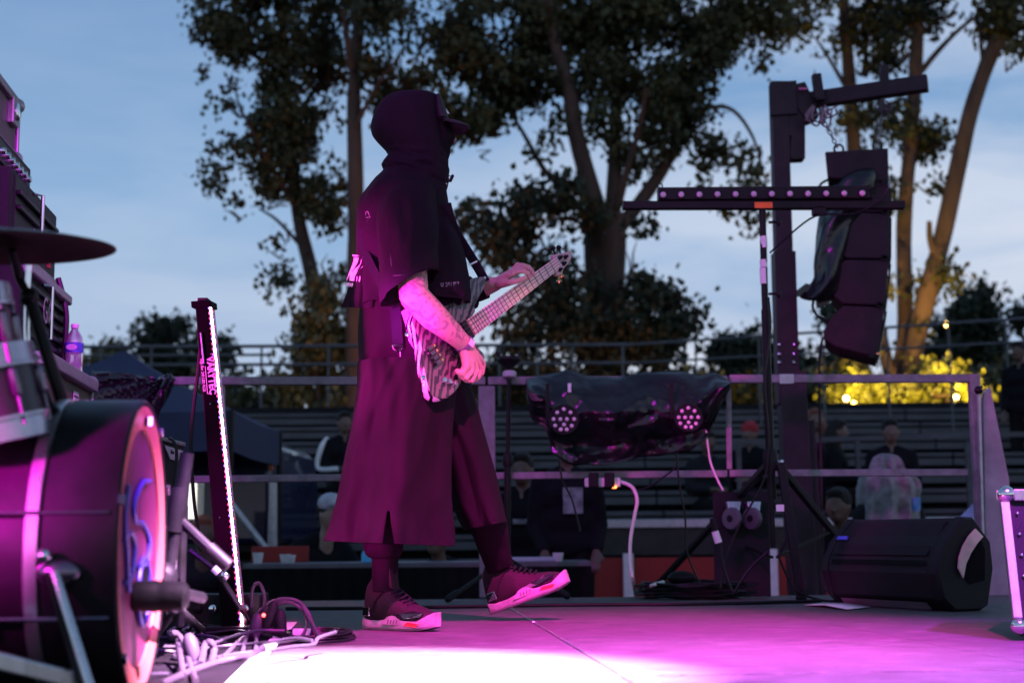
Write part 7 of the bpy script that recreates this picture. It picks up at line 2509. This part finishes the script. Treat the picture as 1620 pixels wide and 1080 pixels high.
def figure(label, px, py, Y, pose, top, skin=0, hair=HAIRM, legs=None, facing=0.0, long_hair=False, hat=None, stripes=False, cape=None, scale=1.0, extra=None):
    """px, py: centre of the head; pose: 'sit', 'stand' or 'table'; facing: 0 looks at the lens, + turns to the right of the picture"""
    hc = at(px, py, Y)
    S = scale
    rz = Matrix.Rotation(facing, 3, 'Z')

    def q(x, y, z):
        return hc + rz @ V((x * S, y * S, z * S))
    b = MB()

    def cp(m_, pts, rs):
        for a, c, ra, rb in zip(pts, pts[1:], rs, rs[1:]):
            m_.capsule(a, c, ra * S, rb * S, 10)
    lean = -0.10 if pose == 'table' else 0.0
    neck, chest, waist, hip = q(0, 0.02 - lean * 0.2, -0.13), q(0, 0.03 - lean, -0.34), q(0, 0.04 - lean * 1.4, -0.55), q(0, 0.05 - lean * 1.6, -0.66)
    b.ball(hc, (0.078 * S, 0.092 * S, 0.112 * S), 14, 10, rz)
    b.capsule(q(0, -0.085, -0.005), q(0, -0.10, -0.03), 0.012 * S, 0.015 * S)
    b.ball(q(0, -0.035, -0.065), (0.05 * S, 0.055 * S, 0.05 * S), 10, 8, rz)
    b.ball(q(0.078, 0, -0.01), (0.012 * S, 0.02 * S, 0.03 * S), 8, 6, rz)
    b.ball(q(-0.078, 0, -0.01), (0.012 * S, 0.02 * S, 0.03 * S), 8, 6, rz)
    cp(b, [hc, neck, chest, waist, hip], [0.055, 0.050, 0.085, 0.08, 0.09])
    t_ = MB()
    cp(t_, [q(-0.10, 0.03 - lean, -0.235), q(0.10, 0.03 - lean, -0.235)], [0.075, 0.075])
    cp(t_, [q(-0.07, 0.03 - lean, -0.32), q(0.07, 0.03 - lean, -0.32)], [0.115, 0.115])
    cp(t_, [q(-0.06, 0.04 - lean * 1.3, -0.48), q(0.06, 0.04 - lean * 1.3, -0.48)], [0.115, 0.115])
    cp(t_, [q(-0.06, 0.05 - lean * 1.6, -0.64), q(0.06, 0.05 - lean * 1.6, -0.64)], [0.12, 0.12])
    cp(t_, [q(0, 0.03 - lean * 0.7, -0.165), q(-0.15, 0.03 - lean, -0.235)], [0.062, 0.07])
    cp(t_, [q(0, 0.03 - lean * 0.7, -0.165), q(0.15, 0.03 - lean, -0.235)], [0.062, 0.07])
    hands = []
    for s_ in (-1, 1):
        sh_ = q(s_ * 0.175, 0.03 - lean, -0.24)
        if pose == 'stand':
            el_, wr_ = q(s_ * 0.22, 0.05, -0.52), q(s_ * 0.17, -0.10, -0.70)
        elif pose == 'table':
            el_, wr_ = q(s_ * 0.24, -0.05, -0.45), q(s_ * 0.08, -0.26, -0.50)
        else:
            el_, wr_ = q(s_ * 0.22, 0.0, -0.48), q(s_ * 0.07, -0.22, -0.50)
        cp(b, [sh_, el_, wr_], [0.05, 0.038, 0.028])
        cp(t_, [sh_, el_, el_.lerp(wr_, 0.85)], [0.072, 0.058, 0.047])
        d = (wr_ - el_).normalized()
        cp(b, [wr_, wr_ + d * 0.08 * S], [0.030, 0.036])
        s3, u3 = frame_of(d)
        for k in range(4):
            a = wr_ + d * 0.085 * S + s3 * (k - 1.5) * 0.02 * S
            cp(b, [a, a + d * 0.05 * S, a + d * 0.07 * S - u3 * 0.025 * S], [0.011, 0.0105, 0.009])
        cp(b, [wr_ + d * 0.02 * S - s3 * s_ * 0.03 * S, wr_ + d * 0.07 * S - s3 * s_ * 0.06 * S], [0.013, 0.010])
        hands.append(wr_)
    g_ = MB()
    for s_ in (-1, 1):
        h_ = q(s_ * 0.09, 0.05 - lean * 1.6, -0.68)
        if pose == 'stand':
            k_, a_ = q(s_ * 0.10, 0.03, -1.12), q(s_ * 0.11, 0.06, -1.55)
        else:
            k_, a_ = q(s_ * 0.14, -0.36, -0.66), q(s_ * 0.14, -0.34, -1.06)
        cp(b, [h_, k_, a_, a_ + rz @ V((0, -0.14 * S, -0.05 * S))], [0.08, 0.055, 0.04, 0.03])
        cp(g_, [h_, k_, a_], [0.10, 0.075, 0.062])
    p_ = b.build('person', SK2[skin], None, smooth=180)
    remesh(p_, 0.014, 2)
    tag(p_, label, 'person')
    o_ = t_.build('top', top, p_, smooth=180)
    remesh(o_, 0.018, 3)
    o_ = g_.build('trousers', legs or M['cloth'], p_, smooth=180)
    remesh(o_, 0.02, 3)
    h_ = MB()
    h_.ball(q(0, 0.015, 0.03), (0.088 * S, 0.096 * S, 0.102 * S), 14, 10, rz)
    h_.ball(q(0, -0.05, 0.085), (0.065 * S, 0.04 * S, 0.03 * S), 10, 8, rz)
    if long_hair:
        cp(h_, [q(-0.06, 0.04, -0.02), q(-0.075, 0.03, -0.16), q(-0.08, 0.0, -0.30)], [0.05, 0.05, 0.03])
        cp(h_, [q(0.06, 0.04, -0.02), q(0.075, 0.03, -0.16), q(0.08, 0.0, -0.30)], [0.05, 0.05, 0.03])
        cp(h_, [q(0, 0.07, 0.0), q(0, 0.085, -0.25)], [0.07, 0.06])
    if hat is not None:
        h_.ball(q(0, 0.01, 0.055), (0.095 * S, 0.104 * S, 0.09 * S), 14, 10, rz)
    o_ = h_.build('hat' if hat is not None else 'hair', hat or hair, p_, smooth=180)
    remesh(o_, 0.012, 2)
    if stripes:
        for s_ in (-1, 1):
            sh_ = q(s_ * 0.175, 0.03, -0.17)
            e_ = q(s_ * 0.275, 0.0, -0.48)
            w_ = q(s_ * 0.11, -0.22, -0.50)
            MB().tube(catmull([sh_, q(s_ * 0.25, -0.02, -0.27), e_, w_], 4), 0.026, 8).build('white_sleeve_stripe', M['print'], p_)
    if extra:
        extra(p_, q, S)
    return p_


DK = mat('dark_jersey', (0.009, 0.009, 0.012), 0.8, var=0.2)
GRY = mat('grey_jersey', (0.02, 0.02, 0.024), 0.8, var=0.2)
PUR = mat('plum_jacket', (0.06, 0.02, 0.04), 0.7, var=0.2)
REDH = mat('red_wool', (0.30, 0.02, 0.03), 0.9, var=0.2)
GINGER = mat('ginger_hair', (0.16, 0.045, 0.025), 0.7, var=0.3)

figure('seated spectator in a dark track jacket with white sleeve stripes, left of the player', 545, 668, 15.0, 'sit', DK, 0, facing=0.35, stripes=True)


def grey_cap(p_, q, S):
    MB().ball(q(0, 0.0, 0.07), (0.094 * S, 0.1 * S, 0.075 * S), 14, 8).build('cap', mat('pale_cap', (0.36, 0.36, 0.40), 0.8), p_)
    MB().prism([q(-0.07, -0.07, 0.055), q(0.07, -0.07, 0.055), q(0.06, -0.18, 0.05), q(-0.06, -0.18, 0.05)], V((0, 0, 0.012))).build('brim', bpy.data.materials['pale_cap'], p_, smooth=0)


figure('person in a pale cap working at the black table, half hidden by the player', 523, 812, 9.35, 'table', DK, 2, facing=0.7, extra=grey_cap, scale=0.95)
figure('person with ginger hair crouching behind the light bar at the left', 322, 842, 9.6, 'table', GRY, 1, hair=GINGER, facing=0.2, scale=0.95)
figure('dark-haired person bending over the black table between the player\'s legs', 690, 852, 9.3, 'table', GRY, 0, facing=-0.4, scale=0.92)


def tee_print(p_, q, S):
    MB().box(q(0.02, -0.105, -0.36), (0.13 * S, 0.012, 0.17 * S)).build('shirt_print', mat('pale_shirt_print', (0.20, 0.22, 0.235), 0.7, var=0.7, scale=16), p_, smooth=0)


figure('person in a black T-shirt with a pale chest print, standing behind the black table', 897, 706, 9.5, 'stand', DK, 1, facing=0.1, extra=tee_print)


def small_print(p_, q, S):
    MB().box(q(0.0, -0.10, -0.37), (0.10 * S, 0.012, 0.035 * S)).build('shirt_print', bpy.data.materials['pale_shirt_print'], p_, smooth=0)


figure('person in dark clothes with small chest print, right of the middle microphone stand', 826, 742, 10.2, 'stand', DK, 1, facing=-0.2, extra=small_print)
figure('seated spectator in a dark red beanie left of the lighting stand', 1186, 686, 15.2, 'sit', DK, 0, facing=-0.5, hat=REDH)
figure('spectator with reddish hair standing just right of the tower mast', 1290, 664, 14.6, 'stand', PUR, 0, hair=GINGER, facing=0.0, long_hair=True)
figure('long-haired spectator in black seen in profile, second to the right of the tower', 1326, 682, 14.3, 'sit', DK, 0, facing=1.2, long_hair=True)


def chest_mark(p_, q, S):
    MB().box(q(0.0, -0.115, -0.33), (0.16 * S, 0.012, 0.05 * S)).build('shirt_print', mat('lilac_shirt_print', (0.30, 0.29, 0.42), 0.7, var=0.4, scale=20), p_, smooth=0)


figure('man in a dark sweater with a lilac chest print, seated behind the pale cape', 1409, 682, 13.6, 'sit', DK, 0, facing=-0.15, extra=chest_mark)
figure('dark-haired person with a red-lit face, low behind the floor monitor', 1326, 800, 9.4, 'table', DK, 1, facing=-0.6, scale=1.0)
figure('dark figure standing high up on the stand at the right edge', 1612, 556, 16.4, 'stand', DK, 1, facing=-0.8, scale=1.0)
figure('spectator in dark clothes sitting low left of the tower mast', 1120, 700, 15.0, 'sit', GRY, 1, facing=0.3)

# the pale hooded cape seen from behind
CY_ = 9.8
PALE = mat('pale_cape_cloth', (0.22, 0.21, 0.215), 0.8, var=0.45, scale=14, bump=0.3, bscale=40)
cape_p = figure('person seen from behind in a pale ragged hooded cape, right of the tower', 1402, 756, CY_, 'sit', GRY, 0, facing=math.pi, scale=1.0)
rows_ = [(717, 1394, 718, 1408, CY_, 0.04), (722, 1384, 722, 1420, CY_, 0.10), (733, 1378, 733, 1428, CY_, 0.13), (744, 1374, 742, 1432, CY_, 0.13), (750, 1366, 750, 1440, CY_, 0.17), (762, 1361, 760, 1449, CY_, 0.20), (776, 1360, 774, 1451, CY_, 0.21), (795, 1359, 792, 1450, CY_, 0.22), (830, 1358, 830, 1449, CY_, 0.23), (880, 1356, 880, 1450, CY_, 0.23)]


def fold_c(a, t, c):
    return 0.30 * nz(math.cos(a) * 4, math.sin(a) * 4, t * 2.5) + 0.10 * ridged(V((math.cos(a) * 4, math.sin(a) * 4 + t * 5, t * 6))) + 0.12 * math.sin(9 * a + 4 * nz(t * 2, 1)) * min(1, t * 2) + 0.06 * nz(a * 6, t * 8)


mb = MB()
mb.loft(garment(rows_, 6, 64, fold_c), cap=True)
mb.build('cape', PALE, cape_p, smooth=60)
bag = thing('blue_cup', 'small blue cup held up at the right of the pale cape', 'cup', at(1449, 800, 9.6))
MB().lathe([(0.0, 0.0), (0.028, 0.0), (0.036, 0.09), (0.032, 0.09), (0.0, 0.01)], at(1449, 808, 9.6), n=14).build('cup', mat('blue_cup_plastic', (0.10, 0.28, 0.62), 0.4), bag)
o = MB().prism([at(1518, 819, 8.9), at(1541, 796, 8.9), at(1543, 819, 8.9)], V((0, 0.02, 0))).build('blue_sign', mat('pale_blue_sheet', (0.20, 0.33, 0.50), 0.6), smooth=0)
tag(o, 'pale blue triangular sheet between the floor monitor and the railing end post', 'sheet')

# ------------------------------------------------------------------ lettering becomes mesh
bpy.context.view_layer.update()
dg_ = bpy.context.evaluated_depsgraph_get()
for o in [x for x in COL.objects if x.type == 'FONT']:
    me = bpy.data.meshes.new_from_object(o.evaluated_get(dg_))
    nm = o.name
    o.name = 'old_lettering'
    k = bpy.data.objects.new(nm, me)
    COL.objects.link(k)
    if not me.materials:
        me.materials.append(o.data.materials[0])
    k.matrix_basis = o.matrix_basis.copy()
    k.parent = o.parent
    k.matrix_parent_inverse = o.matrix_parent_inverse.copy()
    bpy.data.objects.remove(o)
